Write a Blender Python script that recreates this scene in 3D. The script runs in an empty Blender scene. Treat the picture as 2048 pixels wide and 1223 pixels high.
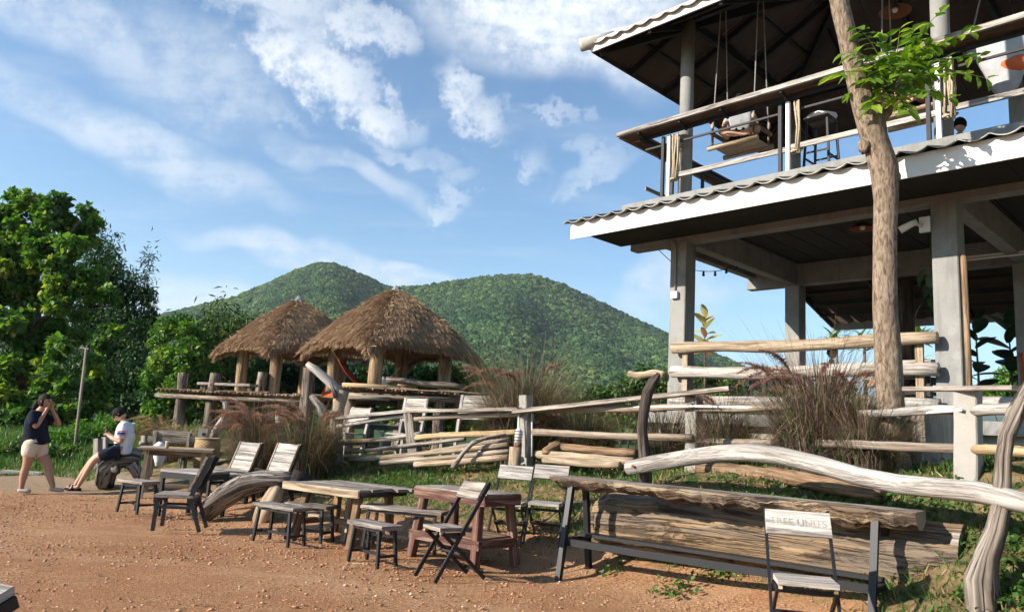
import bpy, math, random
import numpy as np
from mathutils import Vector, Matrix, Euler, noise

# ------------------------------------------------------------------ camera
scene = bpy.context.scene
COL = scene.collection
PX_F, PX_CX, PX_CY = 1520.0, 1024.0, 611.5
EYE = Vector((0.0, 0.0, 1.4))
_p, _r = math.radians(9.4), math.radians(3.4)
_F = Vector((0, math.cos(_p), math.sin(_p)))
_U0 = Vector((0, -math.sin(_p), math.cos(_p)))
_R = Vector((1, 0, 0)) * math.cos(_r) + _U0 * math.sin(_r)
_U = Vector((-1, 0, 0)) * math.sin(_r) + _U0 * math.cos(_r)
cam_data = bpy.data.cameras.new('camera')
cam_data.sensor_width = 36.0
cam_data.lens = 36.0 * PX_F / 2048.0
cam_data.clip_start = 0.05
cam_data.clip_end = 12000.0
cam = bpy.data.objects.new('camera', cam_data)
COL.objects.link(cam)
_m = Matrix((_R, _U, -_F)).transposed().to_4x4()
_m.translation = EYE
cam.matrix_world = _m
scene.camera = cam

# ------------------------------------------------------------------ sun, exposure
SUN_EL, SUN_TH = math.radians(25.0), math.radians(70.0)     # height above horizon; degrees left of straight behind
TO_SUN = Vector((-math.sin(SUN_TH) * math.cos(SUN_EL), -math.cos(SUN_TH) * math.cos(SUN_EL), math.sin(SUN_EL)))
sun_data = bpy.data.lights.new('sun', 'SUN')
sun_data.energy = 5.0
sun_data.angle = math.radians(0.53)
sun_data.color = (1.0, 0.91, 0.79)
sun = bpy.data.objects.new('sun', sun_data)
COL.objects.link(sun)
sun.rotation_euler = TO_SUN.to_track_quat('Z', 'Y').to_euler()
scene.view_settings.view_transform = 'Standard'
scene.view_settings.look = 'None'
scene.view_settings.gamma = 1.0
scene.view_settings.exposure = 1.05
scene.cycles.max_bounces = 5
scene.cycles.diffuse_bounces = 1
scene.cycles.transparent_max_bounces = 6
scene.cycles.sample_clamp_indirect = 8.0
scene.cycles.use_adaptive_sampling = True
scene.cycles.adaptive_threshold = 0.03
scene.cycles.adaptive_min_samples = 16

# ------------------------------------------------------------------ world: sky with clouds
world = bpy.data.worlds.new('World')
scene.world = world
world.use_nodes = True
WT = world.node_tree
for n in list(WT.nodes):
    WT.nodes.remove(n)

class NT:
    """thin helper round a node tree"""
    def __init__(self, tree):
        self.t = tree
    def n(self, kind, **kw):
        nd = self.t.nodes.new(kind)
        for k, v in kw.items():
            setattr(nd, k, v)
        return nd
    def l(self, a, b):
        self.t.links.new(a, b)
    def put(self, sock, v):
        if hasattr(v, 'is_linked') or isinstance(v, bpy.types.NodeSocket):
            self.t.links.new(v, sock)
        else:
            sock.default_value = v
    def math(self, op, a, b=None, c=None, clamp=False):
        nd = self.n('ShaderNodeMath', operation=op, use_clamp=clamp)
        self.put(nd.inputs[0], a)
        if b is not None: self.put(nd.inputs[1], b)
        if c is not None: self.put(nd.inputs[2], c)
        return nd.outputs[0]
    def vmath(self, op, a, b=None):
        nd = self.n('ShaderNodeVectorMath', operation=op)
        self.put(nd.inputs[0], a)
        if b is not None:
            if op == 'SCALE': self.put(nd.inputs[3], b)
            else: self.put(nd.inputs[1], b)
        return nd.outputs[1] if op in ('LENGTH', 'DOT_PRODUCT', 'DISTANCE') else nd.outputs[0]
    def noise(self, vec, scale, detail=4, rough=0.55, dist=0.0, out=0, lac=2.0):
        nd = self.n('ShaderNodeTexNoise')
        if vec is not None: self.l(vec, nd.inputs['Vector'])
        nd.inputs['Scale'].default_value = scale
        nd.inputs['Detail'].default_value = detail
        nd.inputs['Roughness'].default_value = rough
        nd.inputs['Distortion'].default_value = dist
        nd.inputs['Lacunarity'].default_value = lac
        return nd.outputs[out]
    def remap(self, v, a, b, c=0.0, d=1.0, smooth=True):
        nd = self.n('ShaderNodeMapRange', interpolation_type='SMOOTHSTEP' if smooth else 'LINEAR')
        self.put(nd.inputs[0], v)
        for i, x in enumerate((a, b, c, d)): self.put(nd.inputs[i + 1], x)
        return nd.outputs[0]
    def ramp(self, v, stops):
        nd = self.n('ShaderNodeValToRGB')
        self.put(nd.inputs[0], v)
        e = nd.color_ramp.elements
        while len(e) < len(stops): e.new(0.5)
        for i, (p, c) in enumerate(stops):
            e[i].position = p
            e[i].color = (c[0], c[1], c[2], 1.0)
        return nd.outputs[0]
    def mix(self, fac, a, b, mode='MIX'):
        nd = self.n('ShaderNodeMix', data_type='RGBA', blend_type=mode)
        self.put(nd.inputs[0], fac)
        for s, v in ((nd.inputs[6], a), (nd.inputs[7], b)):
            if isinstance(v, tuple): v = (v[0], v[1], v[2], 1.0)
            self.put(s, v)
        return nd.outputs[2]
    def mapping(self, vec, loc=(0, 0, 0), rot=(0, 0, 0), scale=(1, 1, 1), kind='POINT'):
        nd = self.n('ShaderNodeMapping', vector_type=kind)
        self.l(vec, nd.inputs[0])
        nd.inputs[1].default_value = loc
        nd.inputs[2].default_value = rot
        nd.inputs[3].default_value = scale
        return nd.outputs[0]

w = NT(WT)
sky = w.n('ShaderNodeTexSky', sky_type='NISHITA')
sky.sun_disc = False
sky.sun_elevation = SUN_EL
sky.sun_rotation = math.atan2(TO_SUN.x, TO_SUN.y)
sky.altitude = 300.0
sky.air_density = 1.0
sky.dust_density = 0.3
sky.ozone_density = 2.5
tc = w.n('ShaderNodeTexCoord')
DIR = w.vmath('NORMALIZE', tc.outputs['Generated'])
sep = w.n('ShaderNodeSeparateXYZ')
w.l(DIR, sep.inputs[0])
zc = w.math('MAXIMUM', sep.outputs[2], 0.03)
# flat cloud layer high overhead: the direction projected onto a level sheet
comb = w.n('ShaderNodeCombineXYZ')
w.l(w.math('DIVIDE', sep.outputs[0], w.math('ADD', zc, 0.12)), comb.inputs[0])
w.l(w.math('DIVIDE', sep.outputs[1], w.math('ADD', zc, 0.12)), comb.inputs[1])
SHEET = comb.outputs[0]

def pix_dir(px, py):
    return (_F + _R * ((px - PX_CX) / PX_F) - _U * ((py - PX_CY) / PX_F)).normalized()

warp = w.vmath('SUBTRACT', w.noise(DIR, 7.0, 2, 0.6, out=1), (0.5, 0.5, 0.5))
fluff = w.noise(DIR, 30.0, 5, 0.66)
DW = w.vmath('ADD', DIR, w.vmath('SCALE', warp, 0.15))
DW = w.vmath('ADD', DW, w.vmath('SCALE', (0.09, 0.0, 0.09), w.math('SUBTRACT', fluff, 0.5)))

DS = w.vmath('ADD', DIR, w.vmath('SCALE', warp, 0.11))      # the same sky with softer-edged cloud

def puff(px, py, rx, ry, tilt, soft, gain, src=None):
    """one cloud bank: an ellipse on the sky dome (radii in radians) with a ragged edge"""
    d = pix_dir(px, py)
    right = Vector((d.y, -d.x, 0)).normalized()
    up = right.cross(d)
    a = math.radians(tilt)
    e1 = right * math.cos(a) + up * math.sin(a)
    e2 = -right * math.sin(a) + up * math.cos(a)
    src = src or DW
    a1, a2 = e1 / rx, e2 / ry
    u = w.math('SUBTRACT', w.vmath('DOT_PRODUCT', src, tuple(a1)), a1.dot(d))
    v = w.math('SUBTRACT', w.vmath('DOT_PRODUCT', src, tuple(a2)), a2.dot(d))
    q = w.math('MULTIPLY_ADD', u, u, w.math('MULTIPLY', v, v))
    return w.remap(q, 1.0, 1.0 - soft, 0.0, gain)

bank = [puff(630, 120, 0.125, 0.062, -18, 1.0, 1.0), puff(560, 10, 0.12, 0.045, -8, 1.0, 0.8), puff(730, 190, 0.07, 0.05, -30, 0.95, 0.95), puff(730, 45, 0.08, 0.032, -5, 1.0, 0.85),
        puff(920, 170, 0.07, 0.05, -55, 1.0, 0.9), puff(990, 265, 0.09, 0.042, -28, 1.0, 0.82), puff(800, 300, 0.10, 0.03, -12, 1.0, 0.62), puff(885, 400, 0.045, 0.028, -20, 1.0, 0.72), puff(900, 350, 0.05, 0.02, 20, 1.0, 0.55),
        puff(1180, 325, 0.09, 0.02, 18, 1.0, 0.68), puff(1340, 570, 0.07, 0.04, 15, 1.0, 0.7), puff(1120, 262, 0.045, 0.016, -8, 1.0, 0.65), puff(330, 60, 0.05, 0.02, -10, 1.0, 0.6), puff(560, 230, 0.07, 0.028, -30, 1.0, 0.6)]
acc = bank[0]
for b in bank[1:]:
    acc = w.math('MAXIMUM', acc, b)
puffs = w.math('MULTIPLY', w.math('MULTIPLY', acc, acc), w.remap(fluff, 0.3, 0.62, 0.5, 0.95))
wisps = [puff(1110, 30, 0.23, 0.095, -10, 1.0, 0.95, DS), puff(250, 262, 0.24, 0.042, -14, 1.0, 0.5, DS), puff(130, 25, 0.16, 0.04, -8, 1.0, 0.45, DS),
         puff(400, 150, 0.15, 0.08, -20, 1.0, 0.40, DS), puff(600, 512, 0.17, 0.022, -5, 1.0, 0.55, DS), puff(800, 552, 0.11, 0.024, -6, 1.0, 0.6, DS), puff(360, 600, 0.14, 0.035, 0, 1.0, 0.5, DS),
         puff(690, 345, 0.15, 0.022, -14, 1.0, 0.42, DS), puff(1350, 600, 0.12, 0.03, 12, 1.0, 0.35, DS)]
acc2 = wisps[0]
for b in wisps[1:]:
    acc2 = w.math('MAXIMUM', acc2, b)
streak = w.noise(w.mapping(SHEET, rot=(0, 0, 0.5), scale=(0.9, 3.2, 1)), 1.6, 4, 0.6, 0.0)
grainy = w.math('MULTIPLY_ADD', streak, 0.55, w.math('MULTIPLY', fluff, 0.45))
wisp = w.math('MULTIPLY', acc2, w.remap(grainy, 0.36, 0.58, 0.38, 1.05))
veil = w.math('MULTIPLY', w.remap(streak, 0.46, 0.85), 0.16)        # thin streaks over the whole dome
over = w.math('MULTIPLY', w.remap(streak, 0.55, 0.75), w.remap(sep.outputs[1], 0.35, -0.1, 0.0, 0.7))      # the same broken cloud behind and overhead
cloud = w.math('MAXIMUM', w.math('MAXIMUM', puffs, wisp), w.math('MAXIMUM', veil, over))
cloud = w.math('MULTIPLY', cloud, w.remap(sep.outputs[2], 0.0, 0.06), clamp=True)
shade = w.ramp(fluff, [(0.3, (4.6, 5.05, 5.6)), (0.62, (5.6, 5.85, 6.15))])
lowhaze = w.remap(sep.outputs[2], 0.30, 0.0, 0.0, 0.25)
sky_col = w.mix(1.0, sky.outputs[0], (0.84, 1.02, 1.06), 'MULTIPLY')
sky_col = w.mix(lowhaze, sky_col, (4.6, 5.6, 6.6))
sky_col = w.mix(cloud, sky_col, shade)
bg = w.n('ShaderNodeBackground')
bg.inputs[1].default_value = 0.092
w.l(sky_col, bg.inputs[0])
out = w.n('ShaderNodeOutputWorld')
w.l(bg.outputs[0], out.inputs[0])
world.cycles.sampling_method = 'MANUAL'
world.cycles.sample_map_resolution = 256

# ------------------------------------------------------------------ helpers
def _ray(px, py):
    return _F + _R * ((px - PX_CX) / PX_F) - _U * ((py - PX_CY) / PX_F)
def at_y(px, py, y):
    d = _ray(px, py)
    return EYE + d * (y / d.y)
def at_z(px, py, z):
    d = _ray(px, py)
    return EYE + d * ((z - EYE.z) / d.z)
V = Vector
R = math.radians

class MB:
    """mesh collector; every primitive also writes uv (u along the grain in metres)"""
    def __init__(self):
        self.v, self.f, self.uv = [], [], []
    def face(self, idx, uvs):
        self.f.append(tuple(idx)); self.uv.append(uvs)
    def raw(self, vs, fs, uvs=None):
        b = len(self.v)
        self.v += [tuple(p) for p in vs]
        for i, f in enumerate(fs):
            self.face([b + k for k in f], uvs[i] if uvs else [(vs[k][0], vs[k][1]) for k in f])
        return self
    def box(self, c, s, rot=None):
        m = rot.to_matrix() if isinstance(rot, Euler) else (Euler((0, 0, rot)).to_matrix() if isinstance(rot, (int, float)) else (rot or Matrix.Identity(3)))
        c = V(c); h = V(s) * 0.5
        P = [c + m @ V((sx * h.x, sy * h.y, sz * h.z)) for sz in (-1, 1) for sy in (-1, 1) for sx in (-1, 1)]
        L = [(sx * h.x, sy * h.y, sz * h.z) for sz in (-1, 1) for sy in (-1, 1) for sx in (-1, 1)]
        order = sorted(range(3), key=lambda k: -s[k])
        fs = [(0, 2, 3, 1), (4, 5, 7, 6), (0, 1, 5, 4), (2, 6, 7, 3), (0, 4, 6, 2), (1, 3, 7, 5)]
        ax = [2, 2, 1, 1, 0, 0]
        uvs = []
        for f, a in zip(fs, ax):
            o = [k for k in order if k != a]
            uvs.append([(L[i][o[0]], L[i][o[1]] + a * 0.37) for i in f])
        return self.raw(P, fs, uvs)
    def beam(self, p0, p1, w, h, up=None, seg=1, jit=0.0, ch=0.0, seed=0, taper=1.0):
        """squared timber from p0 to p1: w across, h along up; ch chamfer, jit wavers the edges"""
        p0, p1 = V(p0), V(p1)
        d = (p1 - p0); L = d.length; d.normalize()
        up = V(up) if up is not None else (V((0, 0, 1)) if abs(d.z) < 0.95 else V((0, 1, 0)))
        s = d.cross(up).normalized(); u = s.cross(d).normalized()
        rng = random.Random(seed * 7919 + int(L * 1000) + int(p0.x * 977) + int(p0.y * 331))
        hw, hh = w / 2, h / 2
        if ch > 0:
            sec = [(-hw + ch, -hh), (hw - ch, -hh), (hw, -hh + ch), (hw, hh - ch), (hw - ch, hh), (-hw + ch, hh), (-hw, hh - ch), (-hw, -hh + ch)]
        else:
            sec = [(-hw, -hh), (hw, -hh), (hw, hh), (-hw, hh)]
        n = len(sec); vs = []
        for i in range(seg + 1):
            t = i / seg; c = p0 + d * (L * t); k = 1 + (taper - 1) * t
            js, ju = (rng.uniform(-jit, jit), rng.uniform(-jit, jit)) if jit else (0, 0)
            jw = 1 + (rng.uniform(-jit, jit) / max(w, 1e-3) * 1.2 if jit else 0)
            for (a, b) in sec:
                e = rng.uniform(-jit, jit) * 0.35 if jit else 0
                vs.append(c + s * (a * k * jw + js * 0.4 + e) + u * (b * k + ju * 0.3))
        fs, uvs = [], []
        per = [0]
        for k in range(n):
            a, b = sec[k], sec[(k + 1) % n]
            per.append(per[-1] + math.hypot(a[0] - b[0], a[1] - b[1]))
        for i in range(seg):
            for k in range(n):
                k2 = (k + 1) % n
                fs.append((i * n + k, i * n + k2, (i + 1) * n + k2, (i + 1) * n + k))
                u0, u1 = L * i / seg, L * (i + 1) / seg
                uvs.append([(u0, per[k]), (u0, per[k + 1]), (u1, per[k + 1]), (u1, per[k])])
        fs.append(tuple(range(n - 1, -1, -1))); uvs.append([(sec[k][0] * .2, sec[k][1] + .9) for k in range(n - 1, -1, -1)])
        e = seg * n
        fs.append(tuple(e + k for k in range(n))); uvs.append([(sec[k][0] * .2, sec[k][1] + .5) for k in range(n)])
        return self.raw(vs, fs, uvs)
    def tube(self, pts, rad, n=8, cap=True, wob=0.0, groove=0.0, seed=0, flat=1.0):
        """round limb through pts; wob swells it unevenly, groove cuts long furrows"""
        pts = [V(p) for p in pts]
        m = len(pts)
        rad = list(rad) if hasattr(rad, '__len__') else [rad] * m
        vs, fs, uvs = [], [], []
        t0 = (pts[1] - pts[0]).normalized()
        ref = V((0, 0, 1)) if abs(t0.z) < 0.9 else V((1, 0, 0))
        s = t0.cross(ref).normalized(); L = 0.0; us = []
        for i, p in enumerate(pts):
            t = (pts[min(i + 1, m - 1)] - pts[max(i - 1, 0)]).normalized()
            s = (s - t * s.dot(t)).normalized(); q = t.cross(s)
            if i: L += (p - pts[i - 1]).length
            us.append(L)
            for k in range(n):
                a = 2 * math.pi * k / n
                r_ = rad[i]
                if wob:
                    r_ *= 1 + wob * noise.noise(V((math.cos(a) * 1.3 + seed * 3.1, math.sin(a) * 1.3, L * 2.2 / max(0.3, rad[0] * 6))))
                if groove:
                    g = noise.noise(V((math.cos(a) * 3.4 + seed, math.sin(a) * 3.4, L * 0.5)))
                    r_ *= 1 - groove * max(0.0, g) * 1.6
                vs.append(p + s * (math.cos(a) * r_) + q * (math.sin(a) * r_ * flat))
        for i in range(m - 1):
            for k in range(n):
                k2 = (k + 1) % n
                fs.append((i * n + k, i * n + k2, (i + 1) * n + k2, (i + 1) * n + k))
                c = 2 * math.pi / n * max(rad)
                uvs.append([(us[i], k * c), (us[i], (k + 1) * c), (us[i + 1], (k + 1) * c), (us[i + 1], k * c)])
        if cap:
            fs.append(tuple(range(n - 1, -1, -1))); uvs.append([(math.cos(2 * math.pi * k / n) * rad[0] * .3, math.sin(2 * math.pi * k / n) * rad[0]) for k in range(n - 1, -1, -1)])
            b = (m - 1) * n
            fs.append(tuple(b + k for k in range(n))); uvs.append([(math.cos(2 * math.pi * k / n) * rad[-1] * .3, math.sin(2 * math.pi * k / n) * rad[-1]) for k in range(n)])
        return self.raw(vs, fs, uvs)
    def ball(self, c, r, seg=10, rings=7, sq=(1, 1, 1), wob=0.0, seed=0):
        c = V(c); vs, fs = [], []
        for i in range(rings + 1):
            ph = math.pi * i / rings
            for k in range(seg):
                a = 2 * math.pi * k / seg
                d = V((math.sin(ph) * math.cos(a), math.sin(ph) * math.sin(a), math.cos(ph)))
                q = r * (1 + (wob * noise.noise(d * 1.7 + V((seed * 5.3, 0, 0))) if wob else 0))
                vs.append((c.x + d.x * q * sq[0], c.y + d.y * q * sq[1], c.z + d.z * q * sq[2]))
        for i in range(rings):
            for k in range(seg):
                k2 = (k + 1) % seg
                fs.append((i * seg + k, (i + 1) * seg + k, (i + 1) * seg + k2, i * seg + k2))
        return self.raw(vs, fs)
    def build(self, name, mat, parent=None, smooth=False, loc=None):
        me = bpy.data.meshes.new(name)
        me.from_pydata(self.v, [], self.f)
        lay = me.uv_layers.new(name='UVMap')
        flat = [c for uv in self.uv for p in uv for c in p]
        lay.data.foreach_set('uv', flat)
        if mat: me.materials.append(mat)
        if smooth: me.shade_smooth()
        o = bpy.data.objects.new(name, me)
        COL.objects.link(o)
        if parent is not None: o.parent = parent
        if loc is not None: o.location = loc
        return o

def thing(name, label, cat, loc=(0, 0, 0), rz=0.0, group=None):
    o = bpy.data.objects.new(name, None)
    o.empty_display_size = 0.1
    COL.objects.link(o)
    o.location = loc; o.rotation_euler = (0, 0, rz)
    return tag(o, label, cat, group)
def tag(o, label=None, cat=None, group=None, kind=None):
    if label: o['label'] = label
    if cat: o['category'] = cat
    if group: o['group'] = group
    if kind: o['kind'] = kind
    return o
def copy_tree(o, parent=None):
    c = o.copy(); COL.objects.link(c)
    if parent is not None: c.parent = parent
    for ch in list(o.children): copy_tree(ch, c)
    return c
def np_mesh(name, verts, faces, mat, parent=None, attr=None, smooth=False, uv=None):
    """verts (n,3), faces (m,k) with one k; attr: per-vertex random float 'rnd'"""
    me = bpy.data.meshes.new(name)
    n, (m, k) = len(verts), faces.shape
    me.vertices.add(n); me.vertices.foreach_set('co', np.asarray(verts, np.float32).ravel())
    me.loops.add(m * k); me.loops.foreach_set('vertex_index', faces.astype(np.int32).ravel())
    me.polygons.add(m)
    me.polygons.foreach_set('loop_start', np.arange(0, m * k, k, dtype=np.int32))
    if attr is not None:
        a = me.attributes.new('rnd', 'FLOAT', 'POINT'); a.data.foreach_set('value', np.asarray(attr, np.float32))
    if uv is not None:
        lay = me.uv_layers.new(name='UVMap'); lay.data.foreach_set('uv', np.asarray(uv, np.float32)[faces.ravel()].ravel())
    me.update(calc_edges=True); me.validate()
    if smooth: me.shade_smooth()
    me.materials.append(mat)
    o = bpy.data.objects.new(name, me); COL.objects.link(o)
    if parent is not None: o.parent = parent
    return o

# ------------------------------------------------------------------ materials
MATS = {}
def new_mat(name):
    m = bpy.data.materials.new(name); m.use_nodes = True
    t = NT(m.node_tree)
    b = m.node_tree.nodes['Principled BSDF']
    MATS[name] = m
    return m, t, b
def bump(t, b, h, strength=0.4, dist=0.01):
    bp = t.n('ShaderNodeBump'); bp.inputs['Strength'].default_value = strength; bp.inputs['Distance'].default_value = dist
    t.l(h, bp.inputs['Height']); t.l(bp.outputs[0], b.inputs['Normal'])
def coords(t, kind='Object'):
    return t.n('ShaderNodeTexCoord').outputs[kind]
def rand_off(t, vec):
    oi = t.n('ShaderNodeObjectInfo')
    return t.vmath('ADD', vec, t.vmath('SCALE', (37.1, 17.7, 9.3), t.math('MULTIPLY', oi.outputs['Random'], 1.0))), oi.outputs['Random']
def wood(name, dark, mid, light, grain=(1.6, 42.0), rough=0.8, stain=0.5, bumpy=0.5, crack=0.35):
    m, t, b = new_mat(name)
    uv = coords(t, 'UV')
    off, rnd = rand_off(t, uv)
    g = t.noise(t.mapping(off, scale=(grain[0], grain[1], 1)), 1.0, 6, 0.62, 0.6)
    col = t.ramp(g, [(0.36, dark), (0.5, mid), (0.63, light)])
    big = t.noise(t.mapping(off, scale=(1.3, 5.0, 1)), 1.2, 4, 0.6)
    col = t.mix(t.remap(big, 0.45, 0.75, 0, stain), col, tuple(c * 0.55 for c in mid))
    cn = t.noise(t.mapping(off, scale=(0.7, grain[1] * 0.42, 1)), 1.3, 4, 0.6, 0.8)
    ck = t.remap(t.math('ABSOLUTE', t.math('SUBTRACT', cn, 0.5)), 0.028, 0.006)
    col = t.mix(t.math('MULTIPLY', ck, crack), col, tuple(c * 0.25 for c in dark))
    col = t.mix(1.0, col, t.ramp(rnd, [(0.0, (0.82, 0.82, 0.82)), (1.0, (1.12, 1.1, 1.06))]), 'MULTIPLY')
    t.l(col, b.inputs['Base Color'])
    b.inputs['Roughness'].default_value = rough
    b.inputs['Specular IOR Level'].default_value = 0.25
    bump(t, b, t.math('SUBTRACT', g, t.math('MULTIPLY', ck, 0.8)), bumpy, 0.006)
    return m
def plain(name, color, rough=0.6, vary=0.15, scale=6.0, bumpy=0.15, bscale=60.0, spec=0.3, metal=0.0, space='Object', bdist=0.004):
    m, t, b = new_mat(name)
    co = coords(t, space)
    nz = t.noise(co, scale, 5, 0.6)
    col = t.mix(1.0, color, t.ramp(nz, [(0.25, (1 - vary,) * 3), (0.75, (1 + vary,) * 3)]), 'MULTIPLY')
    t.l(col, b.inputs['Base Color'])
    b.inputs['Roughness'].default_value = rough
    b.inputs['Metallic'].default_value = metal
    b.inputs['Specular IOR Level'].default_value = spec
    if bumpy: bump(t, b, t.noise(co, bscale, 3, 0.6), bumpy, bdist)
    return m
def leaf_mat(name, stops, trans=0.35, rough=0.5):
    m, t, b = new_mat(name)
    at = t.n('ShaderNodeAttribute', attribute_name='rnd')
    col = t.ramp(at.outputs['Fac'], stops)
    t.l(col, b.inputs['Base Color'])
    b.inputs['Roughness'].default_value = rough
    b.inputs['Specular IOR Level'].default_value = 0.35
    tr = t.n('ShaderNodeBsdfTranslucent')
    t.l(t.mix(1.0, col, (1.25, 1.35, 0.55), 'MULTIPLY'), tr.inputs[0])
    mx = t.n('ShaderNodeMixShader'); mx.inputs[0].default_value = trans
    t.l(b.outputs[0], mx.inputs[1]); t.l(tr.outputs[0], mx.inputs[2])
    t.l(mx.outputs[0], m.node_tree.nodes['Material Output'].inputs[0])
    return m

wood('grey_wood', (0.095, 0.075, 0.06), (0.255, 0.22, 0.19), (0.40, 0.365, 0.325), grain=(1.6, 26))
wood('pale_wood', (0.19, 0.135, 0.085), (0.385, 0.295, 0.205), (0.49, 0.40, 0.30), grain=(1.6, 24), stain=0.35)
wood('dark_brown', (0.04, 0.024, 0.016), (0.11, 0.066, 0.044), (0.17, 0.11, 0.075), grain=(1.6, 24))
wood('brown_wood', (0.085, 0.05, 0.028), (0.23, 0.145, 0.085), (0.34, 0.235, 0.15), grain=(1.6, 24))
wood('red_wood', (0.06, 0.028, 0.021), (0.15, 0.072, 0.054), (0.29, 0.195, 0.155), grain=(1.6, 22), stain=0.5)
wood('weathered_white', (0.17, 0.148, 0.13), (0.385, 0.353, 0.322), (0.51, 0.48, 0.45), grain=(1.6, 26), stain=0.35, crack=0.4)
wood('bamboo', (0.22, 0.15, 0.075), (0.38, 0.275, 0.155), (0.48, 0.375, 0.235), grain=(0.8, 20), stain=0.35, crack=0.15, bumpy=0.2)
wood('bamboo_grey', (0.14, 0.105, 0.08), (0.29, 0.235, 0.185), (0.41, 0.35, 0.295), grain=(0.8, 20), stain=0.4, crack=0.25, bumpy=0.25)
wood('bamboo_deck', (0.10, 0.06, 0.036), (0.22, 0.15, 0.10), (0.37, 0.28, 0.19), grain=(0.8, 20), stain=0.4)
wood('drift_wood', (0.055, 0.042, 0.034), (0.23, 0.195, 0.165), (0.40, 0.36, 0.315), grain=(1.0, 13), stain=0.5, bumpy=1.0, crack=0.9)
wood('drift_dark', (0.035, 0.027, 0.022), (0.145, 0.12, 0.10), (0.30, 0.265, 0.23), grain=(1.0, 13), stain=0.6, bumpy=1.0, crack=0.9)
wood('pale_branch', (0.25, 0.22, 0.195), (0.43, 0.395, 0.36), (0.53, 0.50, 0.465), grain=(1.2, 16), stain=0.45, bumpy=0.7, crack=0.4)
wood('dark_wood', (0.022, 0.016, 0.013), (0.065, 0.05, 0.04), (0.15, 0.125, 0.105), grain=(1.0, 12), stain=0.4, bumpy=0.9)
wood('log_post', (0.075, 0.055, 0.042), (0.19, 0.15, 0.118), (0.31, 0.26, 0.21), grain=(1.0, 13), bumpy=1.0, crack=0.85)
wood('hut_post', (0.16, 0.10, 0.055), (0.31, 0.205, 0.12), (0.42, 0.31, 0.20), grain=(1.0, 9), stain=0.4, bumpy=0.8)
wood('counter_wood', (0.07, 0.055, 0.046), (0.25, 0.225, 0.205), (0.46, 0.435, 0.41), grain=(1.6, 20), stain=0.7)
plain('black_metal', (0.012, 0.013, 0.016), 0.45, 0.3, 12, 0.1, 90, 0.4)
plain('black_steel', (0.014, 0.014, 0.017), 0.6, 0.3, 6, 0.1, 60, 0.3)
def painted_board(name, c):
    m, t, b = new_mat(name)
    co, rnd = rand_off(t, coords(t))
    col = t.mix(1.0, c, t.ramp(t.noise(co, 2.5, 5, 0.6), [(0.3, (0.9, 0.9, 0.89)), (0.7, (1.03, 1.03, 1.03))]), 'MULTIPLY')
    run = t.noise(t.mapping(co, scale=(9, 9, 0.8)), 1.6, 5, 0.65)
    col = t.mix(t.remap(run, 0.53, 0.72, 0, 0.38), col, (0.42, 0.40, 0.36))
    chip = t.remap(t.noise(co, 22, 4, 0.7), 0.66, 0.70)
    col = t.mix(t.math('MULTIPLY', chip, 0.5), col, (0.36, 0.33, 0.29))
    t.l(col, b.inputs['Base Color']); b.inputs['Roughness'].default_value = 0.65
    bump(t, b, t.noise(co, 50, 3, 0.6), 0.12, 0.003)
painted_board('white_paint', (0.76, 0.745, 0.72))
plain('plastic_white', (0.72, 0.72, 0.72), 0.4, 0.05)
plain('roof_tile', (0.40, 0.385, 0.345), 0.85, 0.2, 4.0, 0.25, 50)
plain('roof_under', (0.06, 0.047, 0.04), 0.9, 0.3, 2.0, 0.1, 30)  # colour darkened to stand for the shade under the roofs
plain('ceiling_plank', (0.035, 0.031, 0.028), 0.9, 0.25, 1.5, 0.1, 30)  # albedo lowered so the colour itself carries the ceiling's shade
plain('soffit_shade', (0.022, 0.020, 0.018), 0.9, 0.3, 2.0, 0.1, 30)  # near-black tone paints in the shade under the pent eave
plain('cream_wall', (0.62, 0.58, 0.47), 0.85, 0.1, 2, 0.1, 40)
plain('rope', (0.40, 0.32, 0.22), 0.95, 0.3, 30, 0.6, 120)
plain('grey_rope', (0.22, 0.21, 0.20), 0.95, 0.25, 30, 0.5, 120)
plain('skin', (0.40, 0.215, 0.14), 0.55, 0.12, 9, 0.05, 80)
plain('skin_light', (0.50, 0.29, 0.20), 0.55, 0.1, 9, 0.05, 80)
plain('hair', (0.008, 0.007, 0.007), 0.75, 0.4, 60, 0.5, 160, 0.15)
plain('hair_brown', (0.020, 0.012, 0.009), 0.75, 0.4, 60, 0.5, 160, 0.2)
plain('navy_cloth', (0.012, 0.016, 0.028), 0.9, 0.3, 14, 0.35, 26, 0.15, bdist=0.02)
plain('black_cloth', (0.012, 0.013, 0.018), 0.9, 0.3, 12, 0.4, 22, 0.15, bdist=0.02)
plain('cream_cloth', (0.62, 0.52, 0.40), 0.9, 0.1, 12, 0.4, 22, 0.15, bdist=0.02)
plain('white_cloth', (0.78, 0.78, 0.82), 0.9, 0.06, 12, 0.4, 20, 0.15, bdist=0.02)
plain('grey_cloth', (0.36, 0.36, 0.37), 0.9, 0.2, 6, 0.4, 16, 0.15, bdist=0.02)
plain('print_black', (0.02, 0.02, 0.025), 0.8, 0.1)
plain('print_red', (0.55, 0.04, 0.06), 0.8, 0.1)
plain('print_blue', (0.03, 0.05, 0.22), 0.8, 0.1)
plain('red_hammock', (0.33, 0.055, 0.03), 0.9, 0.25, 22, 0.5, 30, 0.15, bdist=0.02)
plain('orange_cloth', (0.55, 0.13, 0.045), 0.8, 0.15)
plain('shoe_grey', (0.34, 0.30, 0.26), 0.8, 0.15)
plain('terracotta', (0.30, 0.10, 0.05), 0.75, 0.2)
plain('shade_wicker', (0.20, 0.075, 0.038), 0.8, 0.25, 40, 0.5, 60)
plain('faded_print', (0.32, 0.305, 0.29), 0.9, 0.2, 30)
plain('burnt_end', (0.035, 0.03, 0.028), 0.95, 0.5, 14, 0.9, 18, 0.1, bdist=0.03)
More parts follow.
